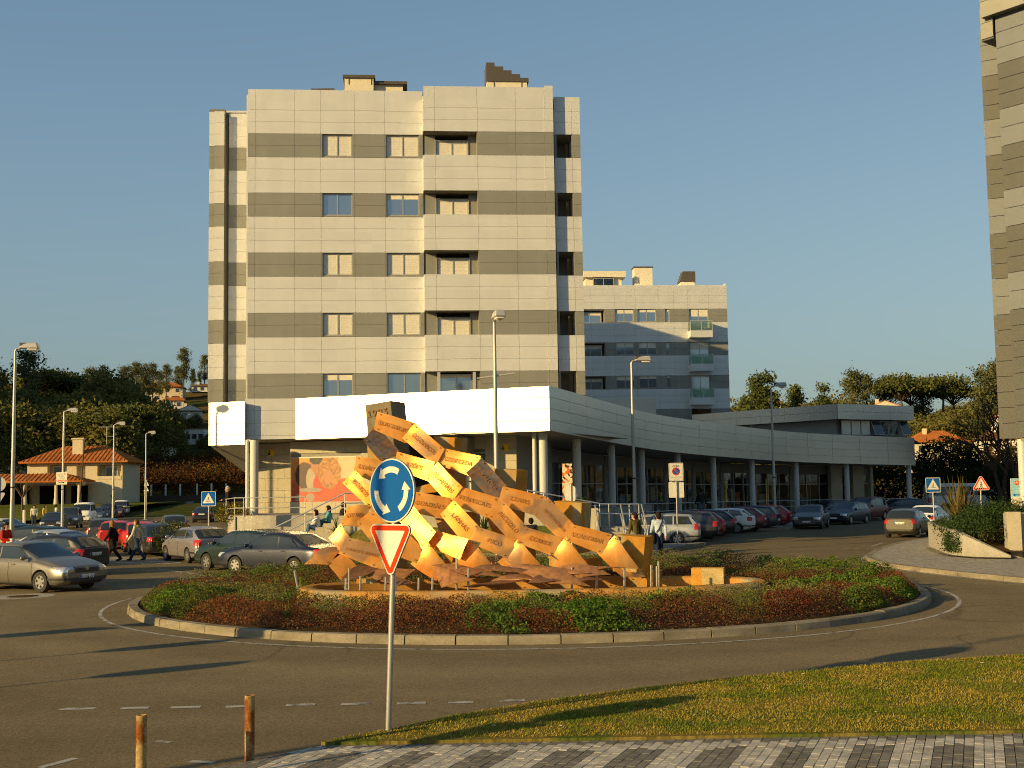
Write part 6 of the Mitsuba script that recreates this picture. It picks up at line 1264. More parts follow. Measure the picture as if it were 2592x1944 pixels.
# bushes around the podium
clump('flower_bush', -12.95, 55.8, 1.3, .85, 1.0, 1500, .09, [(.05, .07, .015), (.08, .06, .02), (.55, .36, .03), (.04, .06, .012)], 'bush with yellow flowers at the left corner of the podium', 'bush', seed=7)
clump('stair_bush', -14.9, 53.2, .05, 1.0, 1.55, 2400, .10, [(.05, .085, .015), (.08, .11, .02), (.10, .07, .03)], 'loose green bush between the black saloon and lilac hatchback', 'bush', seed=8)
clump('small_bush', -14.3, 52.4, .05, .5, .75, 800, .09, [(.09, .16, .02), (.06, .12, .02)], 'small bright green bush at the foot of the loose bush', 'bush', seed=9)
blades('palm', -1.3, 50.6, 1.0, 34, .95, .05, [(.05, .075, .02), (.08, .10, .03)], 'young palm on the grass bank seen through the middle of the sculpture', 'palm', 1.35, 31, one=False)
blades('palm', -7.5, 51.3, .9, 28, .95, .05, [(.05, .075, .02), (.08, .10, .03)], 'young palm on the grass bank beside the seated people', 'palm', 1.35, 32, one=False)
clump('pot_plant', 2.95, 53.0, 1.75, .45, .6, 500, .12, [(.03, .06, .012), (.04, .07, .015)], 'dark leafy plant behind the back of the round sign', 'plant', seed=12)
# right planter, wall and steps
pl = thing('planter_wall', 'pale concrete planter wall with sloping end under the juniper', 'wall')
pts = np.array([(19.5, 55.5), (17.4, 51.0), (16.73, 48.73), (15.94, 45.07), (15.75, 43.6), (16.1, 42.3), (17.05, 41.75)]); hts = [1.0, 1.0, 1.0, 1.0, .95, .62, .12]
t = np.gradient(pts, axis=0); t /= np.linalg.norm(t, axis=1, keepdims=True); nr2 = np.c_[-t[:, 1], t[:, 0]]; nr2 = np.where((nr2[:, :1] > 0), nr2, -nr2) * .2; inn2 = pts + nr2; n = len(pts); ht = np.array(hts) + .13
obj('wall', MB().add(np.vstack([np.c_[pts, np.zeros(n)], np.c_[pts, ht], np.c_[inn2, ht], np.c_[inn2, np.zeros(n)]]), [[k * n + i, k * n + i + 1, (k + 1) * n + i + 1, (k + 1) * n + i] for k in range(3) for i in range(n - 1)]), 'concrete', pl)
pb = MB(); e = [tuple(p) for p in inn2]; so = poly_sheet(e + [(24, 42.2), (26, 56)], 0.0); so.vertices[:, 2] = np.interp(so.vertices[:, 1], [41.5, 43.5, 46], [.25, .75, 1.0]); obj('soil', so, 'soil', pl)
pe = MB(); pe.add(*ribbon([(pts[i] - nr2[i] * .6) for i in range(2, 7)], .22, .19)); obj('plinth', pe, 'kerbstone', pl)
bw = thing('forecourt_wall', 'tan rendered forecourt wall with a pale end pier and steps at the right edge', 'wall')
MFw = wall_frame(17.38, 42.75, 0, math.radians(-6)); obj('wall', MB().box((3.0, -.2, .85), (6.0, .4, 1.66)), 'concrete', bw, M=MFw); obj('pier', MB().box((.20, .02, .86), (.40, .5, 1.72)), 'granite', bw, M=MFw)
for i in range(4): cube('step', MFw, (4.0, .34, .16), (2.75 + .38 * i, .2 + .95 - .32 * i, .08 + .16 * i), 'granite', bw)
JC = [(.022, .048, .016), (.032, .062, .020), (.045, .075, .025), (.06, .085, .03)]
k = thing('juniper_hedge', 'dense spreading evergreen hanging over the planter wall', 'hedge'); g_ = np.random.default_rng(40); Pj = []
for i in range(150):
    u = g_.uniform(0, 1); px_, py_ = 16.4 + 4.2 * u + g_.normal() * .25, 45.0 + g_.normal() * 1.0 - 1.2 * u; pz = 1.15 + .75 * math.sin(math.pi * min(1, u * 1.1)) * g_.uniform(.2, 1) + g_.uniform(-.2, .15)
    Pj.append(np.array([px_, py_, pz]) + g_.normal(size=(150, 3)) * [.26, .26, .15])
for i in range(26):
    u = g_.uniform(0, 1); px_, py_ = (15.85 + .1 * u, 44.4 - u * .7) if u < .55 else (15.75 + .4 * (u - .5), 43.9 - 1.3 * (u - .5)); Pj.append(np.array([px_, py_, .72 - .25 * g_.uniform()]) + g_.normal(size=(130, 3)) * [.13, .13, .27])
Pj = np.vstack(Pj); Pj = Pj[(Pj[:, 2] > .3) & ~((Pj[:, 0] > 17.0) & (Pj[:, 1] < 43.5))]; m, C = leaf_tris(Pj, .11, np.array(JC)[g_.integers(0, 4, len(Pj))] * g_.uniform(.6, 1.4, (len(Pj), 1)), g_, 0, -.25, .35); obj('foliage', m, 'leaf', k, color=C)
for i in range(6): obj('branch', MB().tube([(17.2 + .5 * i, 45, .9), (17.0 + .5 * i, 44.4, 1.3), (16.8 + .5 * i, 43.6, 1.2)], [.04, .03, .012], 6), 'bark', k)
blades('flax_plant', 17.35, 47.2, 1.0, 120, 1.95, .07, [(.13, .115, .035), (.17, .12, .04), (.10, .10, .03), (.20, .15, .07)], 'large spiky flax plant with bronze-green sword leaves on the planter', 'plant', .75, 33, stiff=.75, one=False)
gb = np.random.default_rng(41); Pb = np.c_[gb.uniform(16.6, 21, 3000), gb.uniform(43.2, 44.6, 3000), gb.uniform(.5, 1.2, 3000)]; Pb[:, 2] = np.interp(Pb[:, 1], [42.2, 44], [.4, .9]) + gb.uniform(0, .35, 3000)
k = thing('bank_ground_cover', 'straggly yellow-green ground cover below the evergreen beside the pier', 'plant'); m, C = leaf_tris(Pb, .10, np.array([(.10, .10, .03), (.14, .12, .04), (.07, .09, .025)])[gb.integers(0, 3, 3000)] * gb.uniform(.6, 1.4, (3000, 1)), gb); obj('foliage', m, 'leaf', k, color=C)
# ---------------------------------------------------------------- hills, woods, houses beyond
def terrain(x, y):
    x, y = np.asarray(x, float), np.asarray(y, float); s = np.clip((y - 175) / 235, 0, 1.0); s2 = s ** 1.15
    left = np.clip((40 - x) / 120, 0, 1); a = 19 + 18 * left - 10 * np.clip((-x - 135) / 60, 0, 1) + 1.5 * np.sin(x * .047 + y * .01); shade_hill = 36 * np.clip((-x - 112) / 45, 0, 1) * np.clip((y - 152) / 30, 0, 1) * np.clip((310 - y) / 60, 0, 1); return shade_hill + s2 * a + np.clip((y - 140) / 30, 0, 1) * 1.2 * (x < -20) - .02  # includes an unseen hill at far left, added to shade the front wood
hills = struct('hills', grid_surface(lambda u, v: (u, v, terrain(u, v)), np.linspace(-420, 420, 120), np.r_[np.linspace(125, 480, 70), np.linspace(520, 1200, 12)]), 'field', smooth=True)
def tree_proto(kind, seed):
    g_ = np.random.default_rng(seed); P_, S_ = [], []
    if kind == 'eucalyptus':
        H = 18; trunk = MB().tube([(0, 0, 0), (.3, .1, H * .4), (.2, .3, H * .75), (.4, .2, H)], [.32, .22, .13, .03], 8)
        for i in range(34):
            h = g_.uniform(.38, 1.0) * H; rr = (1.05 - abs(h / H - .66) * 1.9) * 3.0 * g_.uniform(.3, 1); a = g_.uniform(0, 6.28); c_ = np.array([rr * math.cos(a), rr * math.sin(a), h]); q = g_.uniform(.8, 1.6)
            trunk.tube([(.2, .1, h * .8), tuple(c_ * [.6, .6, 1] - [0, 0, .4])], [.08, .03], 5); P_.append(c_ + g_.normal(size=(120, 3)) * [q * .62, q * .62, q * .5])
    elif kind == 'conifer':
        H = 14; trunk = MB().tube([(0, 0, 0), (0, 0, H)], [.25, .03], 8)
        for i in range(40):
            h = g_.uniform(.14, 1) * H; rr = (1 - h / H) * 3.2 * g_.uniform(.4, 1) + .15; a = g_.uniform(0, 6.28); c_ = np.array([rr * math.cos(a), rr * math.sin(a), h]); trunk.tube([(0, 0, h + .2), tuple(c_)], [.05, .02], 4); P_.append(c_ + g_.normal(size=(95, 3)) * [.55, .55, .38])
    elif kind == 'pine':
        H = 13; trunk = MB().tube([(0, 0, 0), (.2, 0, H * .5), (.1, .2, H * .9)], [.3, .2, .08], 8)
        for i in range(30):
            a = g_.uniform(0, 6.28); rr = 3.8 * math.sqrt(g_.uniform(0, 1)); h = H * .72 + 2.6 * math.sqrt(max(0, 1 - (rr / 4.1) ** 2)) * g_.uniform(.4, 1); c_ = np.array([rr * math.cos(a), rr * math.sin(a), h]); trunk.tube([(.1, .1, H * .62), tuple(c_)], [.08, .03], 5); P_.append(c_ + g_.normal(size=(125, 3)) * [.8, .8, .42])
    else:
        H = 9; trunk = MB().tube([(0, 0, 0), (.1, 0, H * .45), (0, .1, H * .7)], [.3, .2, .08], 8)
        for i in range(42):
            u = g_.normal(size=3); u /= np.linalg.norm(u); c_ = np.array([0, 0, H * .56]) + u * [3.4, 3.4, 3.5] * g_.uniform(.55, 1); trunk.tube([(0, 0, H * .4), tuple(c_ * .9)], [.08, .02], 4); P_.append(c_ + g_.normal(size=(115, 3)) * [.75, .75, .6])
    P_ = np.vstack(P_); base = {'eucalyptus': [(.125, .130, .050), (.150, .150, .060), (.098, .105, .044)], 'conifer': [(.085, .108, .034), (.110, .125, .040)], 'pine': [(.105, .118, .036), (.130, .138, .042)], 'broad': [(.120, .128, .034), (.150, .145, .040), (.165, .130, .042)]}[kind]
    lump = meshkit.fbm(P_ * .5 + seed, 2); col = np.array(base)[g_.integers(0, len(base), len(P_))] * (.5 + lump[:, None]) * g_.uniform(.7, 1.35, (len(P_), 1))
    m, C = leaf_tris(P_, {'eucalyptus': .46, 'conifer': .42, 'pine': .46, 'broad': .46}[kind], col, g_, 0, 0, .6)
    return mikit.ply(m, 'leaf', color=C), mikit.ply(trunk.mesh(), 'bark')
PROTO = {k: [tree_proto(k, 100 + 7 * i + j) for j in range(3)] for i, k in enumerate(('eucalyptus', 'conifer', 'pine', 'broad'))}
gt = np.random.default_rng(77)
def tree(kind, x, y, h, label, group, name=None, z=None, wide=1.0):
    H0 = {'eucalyptus': 19, 'conifer': 14.4, 'pine': 12.3, 'broad': 9.2}[kind]; s = h / H0; k = thing(name or {'eucalyptus': 'eucalyptus_tree', 'conifer': 'conifer_tree', 'pine': 'pine_tree', 'broad': 'broadleaf_tree'}[kind], label, 'tree', group)
    z = float(terrain(x, y)) - .2 if z is None else z; M = place(x, y, z, gt.uniform(0, 6.28)) @ np.diag([s * wide, s * wide, s, 1]); f, t_ = PROTO[kind][gt.integers(3)]
    put('crown', {**f, 'to_world': W(M)}, k); put('trunk', {**t_, 'to_world': W(M)}, k); return k
def at_px(X, y): return (X - 1106) / 2600 * y - .0157 * 0
# skyline trees, left hill (bearing as x/y, distance, height)
LT = [('eucalyptus', -.405, 250, 23), ('broad', -.418, 235, 15), ('pine', -.388, 262, 18), ('pine', -.379, 268, 17), ('eucalyptus', -.369, 275, 15), ('eucalyptus', -.351, 285, 17), ('eucalyptus', -.341, 280, 18), ('broad', -.336, 262, 18), ('broad', -.327, 255, 16), ('eucalyptus', -.322, 330, 15), ('eucalyptus', -.314, 345, 15), ('eucalyptus', -.307, 350, 14.5), ('eucalyptus', -.300, 355, 14), ('eucalyptus', -.294, 365, 11), ('eucalyptus', -.288, 372, 12.5),
      ('eucalyptus', -.274, 395, 16.5), ('eucalyptus', -.279, 400, 10), ('conifer', -.266, 402, 8.5), ('eucalyptus', -.256, 405, 13), ('conifer', -.261, 410, 6.5), ('conifer', -.248, 415, 6), ('conifer', -.243, 420, 6), ('eucalyptus', -.237, 425, 7), ('conifer', -.231, 420, 7)]
ORD = ['first', 'second', 'third', 'fourth', 'fifth', 'sixth', 'seventh', 'eighth', 'ninth', 'tenth', 'eleventh', 'twelfth', 'thirteenth', 'fourteenth', 'fifteenth']
def ordered(L):
    L = sorted(L, key=lambda t: t[1]); c = {}
    for kd, b, d, h in L: c[kd] = c.get(kd, 0) + 1; yield kd, b, d, h, ORD[c[kd] - 1]
for kd, b, d, h, od in ordered(LT): tree(kd, b * d, d, h, f'{od} ' + {'eucalyptus': 'tall eucalyptus on the skyline of the left hill', 'broad': 'bushy dark tree on the left hill', 'pine': 'rounded pine on the skyline at far left', 'conifer': 'pointed conifer on the ridge of the left hill'}[kd] + ', counted from the left', f'{kd} trees on the left skyline')
RT_ = [('broad', .188, 250, 13), ('conifer', .194, 245, 14), ('conifer', .204, 240, 18), ('conifer', .213, 240, 18.5), ('broad', .222, 262, 13), ('conifer', .236, 250, 16), ('broad', .243, 270, 12), ('conifer', .259, 262, 16), ('broad', .268, 275, 13), ('broad', .276, 280, 12), ('eucalyptus', .284, 300, 19), ('eucalyptus', .294, 300, 18), ('broad', .302, 290, 11), ('eucalyptus', .310, 305, 18), ('pine', .323, 300, 19), ('pine', .331, 310, 17), ('eucalyptus', .341, 315, 17), ('pine', .358, 310, 19), ('pine', .367, 312, 17), ('broad', .376, 285, 12), ('broad', .386, 290, 13), ('eucalyptus', .395, 265, 22), ('eucalyptus', .404, 268, 23), ('broad', .413, 250, 13), ('eucalyptus', .427, 210, 15), ('eucalyptus', .436, 208, 15), ('broad', .444, 215, 14)]
for kd, b, d, h, od in ordered(RT_): tree(kd, b * d, d, h + (2.5 if b < .3 else .5), f'{od} ' + {'eucalyptus': 'tall eucalyptus on the right skyline', 'broad': 'bushy tree on the right skyline above the shops', 'pine': 'flat crowned pine on the right skyline', 'conifer': 'pointed conifer on the right skyline beside the rear block'}[kd] + ', counted from the left', f'{kd} trees on the right skyline')
# the wood: one mass
i = 0
def mass(kd, x, y, h, wide=1.0):
    global i
    H0 = {'eucalyptus': 19, 'conifer': 14.4, 'pine': 12.3, 'broad': 9.2}[kd]; s = h / H0; M = place(x, y, float(terrain(x, y)) - .3, gt.uniform(0, 6.28)) @ np.diag([s * wide, s * wide, s, 1]); f, t_ = PROTO[kd][gt.integers(3)]
    for p in (f, t_): i += 1; scene[f'wood__{i:03d}'] = {**p, 'to_world': W(M)}
tag('wood', 'dark mixed wood covering the slopes of the hills behind, with unseen trees added for shade', None, None, 'stuff')
for _ in range(120):
    b, d = gt.uniform(-.47, -.318), gt.uniform(195, 290); mass(gt.choice(['broad', 'eucalyptus', 'pine', 'broad']), b * d, d, gt.uniform(9, 15), 1.25)
for _ in range(18):
    b, d = gt.uniform(-.315, -.235), gt.uniform(205, 320); mass('broad', b * d, d, gt.uniform(2.2, 4.2), 1.1)
for b, d, h in ((-.291, 240, 13), (-.286, 238, 11), (-.315, 245, 12)): mass('broad', b * d, d, h, .75)
for _ in range(26):
    b, d = gt.uniform(-.80, -.56), gt.uniform(165, 235); mass(gt.choice(['eucalyptus', 'broad']), b * d, d, gt.uniform(22, 27), 1.2)  # tall trees out of view, added to throw shade on the left wood
for _ in range(40):
    b, d = gt.uniform(-.36, -.22), gt.uniform(405, 440); mass(gt.choice(['broad', 'conifer']), b * d, d, gt.uniform(2.5, 5), 1.3)
for _ in range(90):
    b, d = gt.uniform(.16, .47), gt.uniform(225, 265); mass(gt.choice(['broad', 'broad', 'conifer']), b * d, d, gt.uniform(8, 11.5), 1.2)
for _ in range(90):
    b, d = gt.uniform(.15, .47), gt.uniform(270, 430); mass(gt.choice(['broad', 'broad', 'conifer', 'pine']), b * d, d, gt.uniform(7, 12), 1.2)
# houses
def rooftile(p, n, uv):
    k = .65 + .7 * fbm(p.x * 1.2, p.y * 1.2, p.z * 2, 3); rr = .82 + .18 * smoothstep(.3, .7, dr.abs(p.x * 3.0 + p.y * .8 - dr.floor(p.x * 3.0 + p.y * .8) - .5) * 2); return mi.Color3f(.46, .155, .045) * k * rr
scene['roof_tile'] = diff(proc(rooftile)); scene['roof_old'] = diff(proc(lambda p, n, uv: mi.Color3f(.20, .115, .06) * (.6 + .8 * fbm(p.x * 1.2, p.y * 1.2, p.z * 3, 3)))); scene['house_cream'] = diff((.58, .50, .34)); scene['house_white'] = diff((.66, .63, .56)); scene['house_orange'] = diff((.45, .20, .10)); scene['house_yellow'] = diff((.60, .48, .20))
def house(x, y, w, d, h, yaw, label, wall='house_cream', roof='roof_tile', style='hip', rise=1.8, wins=3, floors=1, z=None, over=.5, chimney=True):
    k = thing('house', label, 'house'); z = float(terrain(x, y)) - .5 if z is None else z; M = wall_frame(x, y, z, yaw)        # origin: front left corner
    obj('wall', MB().box((w / 2, -d / 2, h / 2), (w, d, h)), wall, k, M=M); o = over
    if style == 'flat': rk = obj('roof', MB().box((w / 2, -d / 2, h + .12), (w + .3, d + .3, .25)), roof, k, M=M)
    else:
        a = (-o, o, h), (w + o, o, h), (w + o, -d - o, h), (-o, -d - o, h)
        ins = min(d / 2 + o, w * .35) if style == 'hip' else 0
        rd = ((-o + ins, -d / 2, h + rise), (w + o - ins, -d / 2, h + rise)) if style != 'gable_front' else ((w / 2, o, h + rise), (w / 2, -d - o, h + rise))
        V = list(a) + list(rd) + [(p[0], p[1], p[2] - .18) for p in a]
        F = [[0, 1, 5], [0, 5, 4], [2, 3, 4], [2, 4, 5], [1, 2, 5], [3, 0, 4]] if style != 'gable_front' else [[0, 4, 5], [0, 5, 3], [1, 2, 5], [1, 5, 4], [0, 1, 4], [2, 3, 5]]
        F += [[6, 8, 7], [6, 9, 8]] + [q for e in range(4) for q in ([e, 6 + e, 6 + (e + 1) % 4], [e, 6 + (e + 1) % 4, (e + 1) % 4])]
        rk = obj('roof', trimesh.Trimesh(V, F, process=False), roof, k, M=M)
        if style == 'gable_front': obj('gable', MB().add([(-.02, .02, h), (w + .02, .02, h), (w / 2, .02, h + rise * .93)], [[0, 1, 2]]).add([(-.02, o + .03, h + .02), (w + .02, o + .03, h + .02), (w / 2, o + .03, h + rise * .9)], [[0, 1, 2]]), wall, k, M=M)
        if chimney: obj('chimney', MB().box((w * .3, -d * .35, h + rise * .8), (.7, .6, 1.6)), wall, rk, M=M)
    fh = h / floors
    for f in range(floors):
        for j in range(wins):
            u = w * (j + .5) / wins; zc = f * fh + fh * .52; wk = put('window', {**mikit.ply(MB().box((u, .03, zc), (1.25, .08, 1.25)).mesh(), 'frame_light'), 'to_world': W(M)}, k); put('pane', {**mikit.ply(MB().box((u, .075, zc), (1.05, .02, 1.05)).mesh(), 'window_glass'), 'to_world': W(M)}, wk)
    return k
def hb(b, d): return b * d, d
H_ = [(-.309, 375, 12.5, 9, 4.6, .15, 'big two-storey cream house with orange hip roof high on the left hill', 'house_cream', 'roof_tile', 'hip', 2.0, 4, 2, 31.0), (-.327, 345, 4.2, 6, 2.4, .1, 'small yellow house with orange roof left of the big hill house', 'house_yellow', 'roof_tile', 'hip', 1.3, 2, 1, 28.6), (-.290, 330, 5.2, 6, 2.4, .25, 'pale house with orange roof just below the big hill house', 'house_white', 'roof_tile', 'hip', 1.3, 2, 1, 25.6),
      (-.2785, 300, 6.0, 8, 2.4, .25, 'white gabled house with grey roof on the left hill', 'house_white', 'roof_old', 'gable_front', 1.5, 2, 1, 20.6), (-.267, 385, 6.5, 5, 2.0, .2, 'long low pale house near the ridge beside the tower', 'house_white', 'roof_old', 'hip', .8, 3, 1, 34.6), (-.278, 268, 6.2, 6, 3.4, -.2, 'white house with a row of windows beside the tower on the left', 'house_white', 'roof_old', 'flat', .5, 4, 1, 13.2), (-.3145, 252, 4, 5, 5.0, .3, 'narrow orange house among the trees of the left slope', 'house_orange', 'house_white', 'flat', .5, 2, 2, 12.6)]
for b, d, w, dp, h, ya_, l, wl_, rf_, st_, rs, wn, fl_, z_ in H_: house(b * d, d, w, dp, h, ya_, l, wl_, rf_, st_, rs, wn, fl_, z=z_)
house(-.3225 * 235, 235, 8.8, 6, 2.4, .1, 'low white flat-roofed building behind the tiled street house', 'house_white', 'house_white', 'flat', .5, 2, 1, z=9.0, chimney=False)
house(.208 * 250 + .3, 250, 3.5, 4, 2.6, 0, 'small white house with brown roof beside the rear block', 'house_white', 'roof_old', 'hip', 2.0, 1, 1, z=16.5)
house(.332 * 215, 215, 9.0, 8, 5.5, -.1, 'cream house with orange hip roof right of the curved shops', 'house_cream', 'roof_tile', 'hip', 2.0, 3, 2, z=4.2)
house(.296 * 265, 265, 7.2, 8, 3.0, -.2, 'house with broad orange gable roof on the right skyline', 'house_cream', 'roof_tile', 'gable_front', 1.6, 2, 1, z=15.8)
house(.384 * 180, 180, 9.5, 8, 3.6, -.3, 'grey-roofed stone house behind the bare tree', 'house_white', 'roof_old', 'hip', 1.6, 3, 1, z=5.2)
house(.402 * 205, 205, 9, 8, 4.0, -.3, 'pale house with red roof beside the right tower', 'house_white', 'roof_tile', 'gable_front', 2.2, 2, 1, z=9.5)
# tiled street house with portico (left)
hs = thing('tiled_street_house', 'two-storey cream house with orange tiled hip roofs and a portico behind the lawn', 'house'); MH = wall_frame(-66.5, 165, 1.2, math.radians(4))
S_ = Manifold.cube((12.8, 10, 6.0)).translate((0, -10, 0)) - Manifold.cube((2.6, 1.5, 2.0)).translate((2.7, -1.4, 3.6)) - Manifold.cube((3.2, 1.5, 2.0)).translate((9.4, -1.4, 3.5)) - Manifold.cube((1.2, 1.0, 3.4)).translate((6.6, -.9, 2.2))
obj('wall', MB().tm(S_), 'house_cream', hs, M=MH)
def tiled(parent, x0, x1, y0, y1, z, rise, name='roof'):
    ins = min((x1 - x0) * .3, (y1 - y0) / 2); V = [(x0, y1, z), (x1, y1, z), (x1, y0, z), (x0, y0, z), (x0 + ins, (y0 + y1) / 2, z + rise), (x1 - ins, (y0 + y1) / 2, z + rise)]; V += [(a, b, c - .2) for a, b, c in V[:4]]
    rk = obj(name, trimesh.Trimesh(V, [[0, 1, 5], [0, 5, 4], [2, 3, 4], [2, 4, 5], [1, 2, 5], [3, 0, 4], [6, 8, 7], [6, 9, 8]] + [q for e in range(4) for q in ([e, 6 + e, 6 + (e + 1) % 4], [e, 6 + (e + 1) % 4, (e + 1) % 4])], process=False), 'roof_tile', parent, M=MH)
    n = int((x1 - x0) / .55)
    for j in range(n + 1):
        x = x0 + (x1 - x0) * j / n; tt_ = min(1, (x - x0) / ins, (x1 - x) / ins); yy = y1 + ((y0 + y1) / 2 - y1) * tt_; put('tile_row', {**mikit.ply(MB().tube([(x, y1 + .02, z + .02), (x, yy, z + rise * tt_ + .02)], .07, 5).mesh(), 'roof_tile'), 'to_world': W(MH)}, rk)
    return rk
rk = tiled(hs, -.9, 13.7, -10.9, .9, 6.0, 2.3); obj('chimney', MB().box((6.2, -2.2, 8.0), (1.4, .9, 2.2)).box((6.2, -2.2, 9.2), (1.7, 1.2, .2)), 'house_cream', rk, M=MH); tiled(hs, -11, 9.3, .4, 6.5, 3.35, 1.0)
obj('portico_wall', MB().box((-7.6, 5.3, 1.55), (4.6, .3, 3.1)).box((-8, 0.5, 1.5), (6, .3, 3.0)), 'house_cream', hs, M=MH)
for u in (-5.2, 1.6, 5.6, 8.6): obj('portico_column', MB().tube([(u, 5.6, 0), (u, 5.6, .9), (u, 5.6, 3.2)], [.34, .26, .2], 12), 'house_cream', hs, M=MH)
for u_, w_ in ((-2.0, 5.2), (3.6, 3.4), (7.2, 2.2)): obj('portico_shade_panel', MB().box((u_, .5 if u_ > 0 else .72, 1.35), (w_, .1, 2.7)), 'dark_inside', hs, M=MH)  # near-black panels put the shade inside the portico into colour
obj('portico_beam', MB().box((2, 5.6, 3.2), (14.6, .4, .3)), 'house_white', hs, M=MH)
for u, zc, w_, hh_ in ((4.0, 4.6, 1.8, 1.7), (11, 4.5, 1.7, 1.6), (7.2, 3.6, 1.0, 2.6), (11.4, 1.2, .6, .5)): wk = put('window', {**mikit.ply(MB().box((u, -1.25 if zc > 3 else .03, zc), (w_, .1, hh_)).mesh(), 'frame_light'), 'to_world': W(MH)}, hs); put('pane', {**mikit.ply(MB().box((u, -1.19 if zc > 3 else .09, zc), (w_ - .3, .02, hh_ - .3)).mesh(), 'window_glass'), 'to_world': W(MH)}, wk)
obj('balcony_wall', MB().box((11, .02, 3.7), (3.2, .1, .5)), 'house_cream', hs, M=MH)
k = thing('aerial', 'thin television aerial on the tiled street house', 'aerial'); obj('mast', MB().tube([(9.6, -4, 7), (9.6, -4, 11.0)], .04, 6), 'galv', k, M=MH); obj('crossbar', MB().box((9.6, -4, 10.9), (2.2, .05, .05)).box((10.2, -4, 9.6), (.9, .05, .05)), 'galv', k, M=MH)
k = thing('wooden_pole', 'leaning thin wooden pole before the tiled street house', 'pole'); obj('pole', MB().tube([(-56.8, 158, 1), (-56.2, 158, 10.0)], .1, 8), 'bark', k)
house(-.470 * 190, 190, 20, 9, 3.2, .05, 'long low house with brown tiled roof at the left edge', 'house_cream', 'roof_old', 'hip', 2.6, 5, 1, z=4.4, chimney=False)
lawn2 = struct('far_lawn', grid_surface(lambda u, v: (u, v, .06 + 1.15 * np.clip((v - 120) / 40, 0, 1) + .25 * np.clip((v - 95) / 15, 0, 1)), np.linspace(-110, -47, 20), np.linspace(92, 172, 20)), 'far_grass'); scene['far_grass'] = diff(proc(lambda p, n, uv: mix(mi.Color3f(.09, .115, .018), mi.Color3f(.14, .13, .03), fbm(p.x * .3, p.y * .3, 0.0, 3)) * (.7 + .6 * noise(p.x * 3, p.y * 3))))
k = thing('white_post', 'short white post at the edge of the far lawn', 'post'); obj('post', MB().tube([(-42.5, 105, 0), (-42.5, 105, 1.5)], .14, 8), 'house_white', k)
for j, (x_, y_) in enumerate(((-56.5, 139), (-69, 147))):
    k = thing('bare_sapling', ['bare leafless sapling on the far lawn before the portico', 'bare leafless sapling left of the portico'][j], 'tree'); g_ = np.random.default_rng(60 + j); mb = MB(); mb.tube([(x_, y_, .8), (x_, y_, 2.6)], [.16, .10], 6)
    for q in range(16): a, e = g_.uniform(0, 6.28), g_.uniform(.2, .8); l = g_.uniform(1.5, 3.0); mb.tube([(x_, y_, 2.4), (x_ + math.cos(a) * l * math.sin(e) * .5, y_ + math.sin(a) * l * math.sin(e) * .5, 2.4 + l * .55 * math.cos(e) + .2), (x_ + math.cos(a) * l * math.sin(e), y_ + math.sin(a) * l * math.sin(e), 2.4 + l * math.cos(e) * 1.1)], [.06, .035, .012], 4)
    obj('branches', mb, 'bark', k)
# vineyard, wall, hedges
gv = np.random.default_rng(90); Pv = []
for row in range(9):
    for b in np.linspace(-.335, -.215, 60): d = 183 + row * 4.2; Pv.append(np.array([b * d, d, .6 + float(terrain(b * d, d))]) + gv.normal(size=(70, 3)) * [.55, .5, .8] + [0, 0, 2.2])
Pv = np.vstack(Pv); m, C = leaf_tris(Pv, .42, np.array([(.105, .048, .020), (.085, .038, .018), (.07, .055, .018), (.13, .055, .02)])[gv.integers(0, 4, len(Pv))] * gv.uniform(.5, 1.4, (len(Pv), 1)), gv); struct('vineyard', m, 'leaf', kind='stuff', label='reddish brown winter vines on posts beyond the street', color=C)
for j, b in enumerate((-.327, -.312, -.30, -.288, -.276, -.262, -.25, -.238)): k = thing('vine_post', ORD[j] + ' pale concrete post in the brown vines, counted from the left', 'post', 'posts in the vineyard'); obj('post', MB().box((b * 181, 181, 2.0), (.22, .22, 4.0)), 'house_white', k)
dw = thing('stone_field_wall', 'long dark stone wall below the brown vines', 'wall'); obj('wall', MB().box((-47, 178, 1.0), (26, .6, 2.6), .0), 'old_concrete_dark', dw); scene['old_concrete_dark'] = diff((.07, .06, .045))
for j, x_ in enumerate((-60.2, -57.8)): k = thing('gate_pillar', ['left pale gate pillar at the end of the street', 'right taller pale gate pillar at the end of the street'][j], 'pillar'); obj('pillar', MB().box((x_ + 3, 172, 1.4 + .3 * j), (1.0, 1.0, 2.8 + .6 * j)), 'house_cream', k)
clump('orange_tree', -.325 * 186, 184, 1, 2.6, 5.0, 1600, .45, [(.035, .055, .012), (.05, .07, .015), (.35, .16, .01)], 'dark orange tree at the left end of the vines', 'tree', seed=61); clump('orange_tree', -.246 * 190, 188, 1.5, 3.0, 5.5, 1800, .45, [(.06, .07, .015), (.08, .085, .02), (.40, .22, .02)], 'tree with yellow fruit above the vines beside the podium', 'tree', seed=62)
for j, (b, d, R, Hh) in enumerate(((-.425, 178, 5, 9), (-.393, 188, 4.5, 10), (-.375, 190, 4.0, 9), (-.352, 192, 3.6, 9.5))): clump('olive_green_tree', b * d, d + 8, 3, R, Hh, 2600, .5, [(.075, .085, .025), (.10, .105, .03), (.06, .07, .02)], ['rounded olive-green tree above the brown roofed house at far left', 'rounded sunlit tree behind the tiled street house, left of its chimney', 'rounded sunlit tree right behind the chimney of the tiled street house', 'sunlit tree behind the aerial of the tiled street house'][j], 'tree', seed=63 + j)
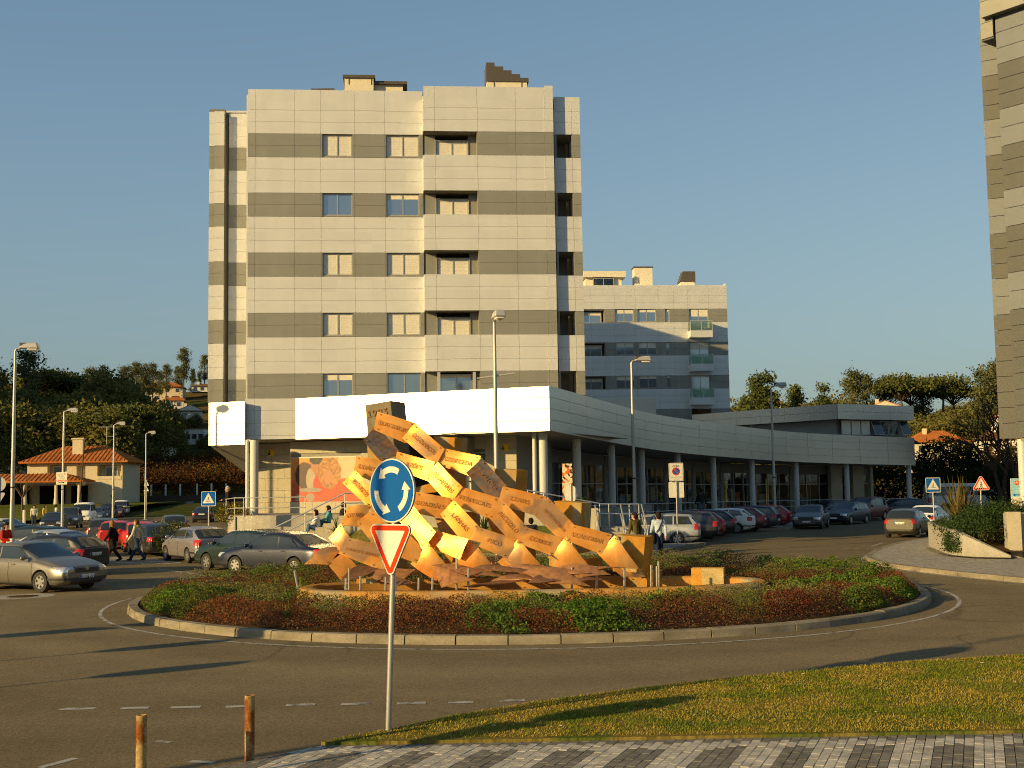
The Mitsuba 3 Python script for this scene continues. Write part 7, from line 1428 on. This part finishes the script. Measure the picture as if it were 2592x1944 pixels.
# right side trees
clump('round_evergreen', 44.9, 125, .6, 3.6, 6.6, 4200, .40, [(.012, .018, .008), (.016, .024, .010), (.010, .014, .007)], 'dark round evergreen tree beyond the end of the curved shops', 'tree', seed=70)
bt = thing('bare_tree', 'tall bare winter tree with twiggy crown before the houses at right', 'tree'); g_ = np.random.default_rng(71); mb = MB()
def branch(p, d, l, r, lev):
    q = p + d * l; mid = p + d * l * .5 + g_.normal(size=3) * l * .05; mb.tube([p, mid, q], [r, r * .8, r * .6], 6 if lev < 2 else 4, caps=False)
    if lev == 4: return
    for _ in range(3 if lev < 3 else 4):
        nd = d + g_.normal(size=3) * (.50 if lev else .38); nd[2] += .10; nd /= np.linalg.norm(nd); branch(p + d * l * g_.uniform(.6, 1), nd, l * g_.uniform(.6, .82), r * .56, lev + 1)
for s in (0, 1, 2): branch(np.array([38.3 + .2 * s, 94.5, .5]), np.array([(-.20, .05, .22)[s], .05, 1.0]) / 1.05, 3.8, .20, 0)
obj('branches', mb, 'bark_dark', bt); scene['bark_dark'] = diff((.07, .05, .035))
for j, (b, d, R, Hh, c3) in enumerate(((.372, 150, 5, 7, (.10, .055, .022)), (.395, 135, 4.5, 6, (.09, .07, .022)), (.412, 128, 4, 7, (.11, .06, .025)), (.355, 165, 4, 6, (.08, .075, .025)), (.425, 118, 3.5, 6, (.06, .05, .02)), (.402, 115, 4.5, 4.0, (.025, .03, .012)), (.375, 122, 4.0, 3.6, (.025, .03, .012)), (.425, 100, 3.5, 3.4, (.022, .028, .011)), (.322, 112, 5.0, 4.4, (.022, .028, .011)), (.285, 118, 5.0, 4.4, (.022, .028, .011)))):
    clump('autumn_bush', b * d, d, 0.2, R, Hh, 2400, .40, [c3, tuple(v * 1.3 for v in c3), tuple(v * .7 for v in c3)], ['rusty brown thicket behind the round evergreen', 'olive brown thicket left of the bare tree', 'rusty thicket right of the bare tree', 'olive thicket under the orange roofed right house', 'dull thicket beside the tower columns', 'dark low bushes at the foot of the bare tree', 'dark low bushes behind the white van', 'dark bushes behind the information board', 'dark hedge seen under the right end of the curved shops', 'dark hedge seen between the last shop columns'][j], 'bush', seed=80 + j)
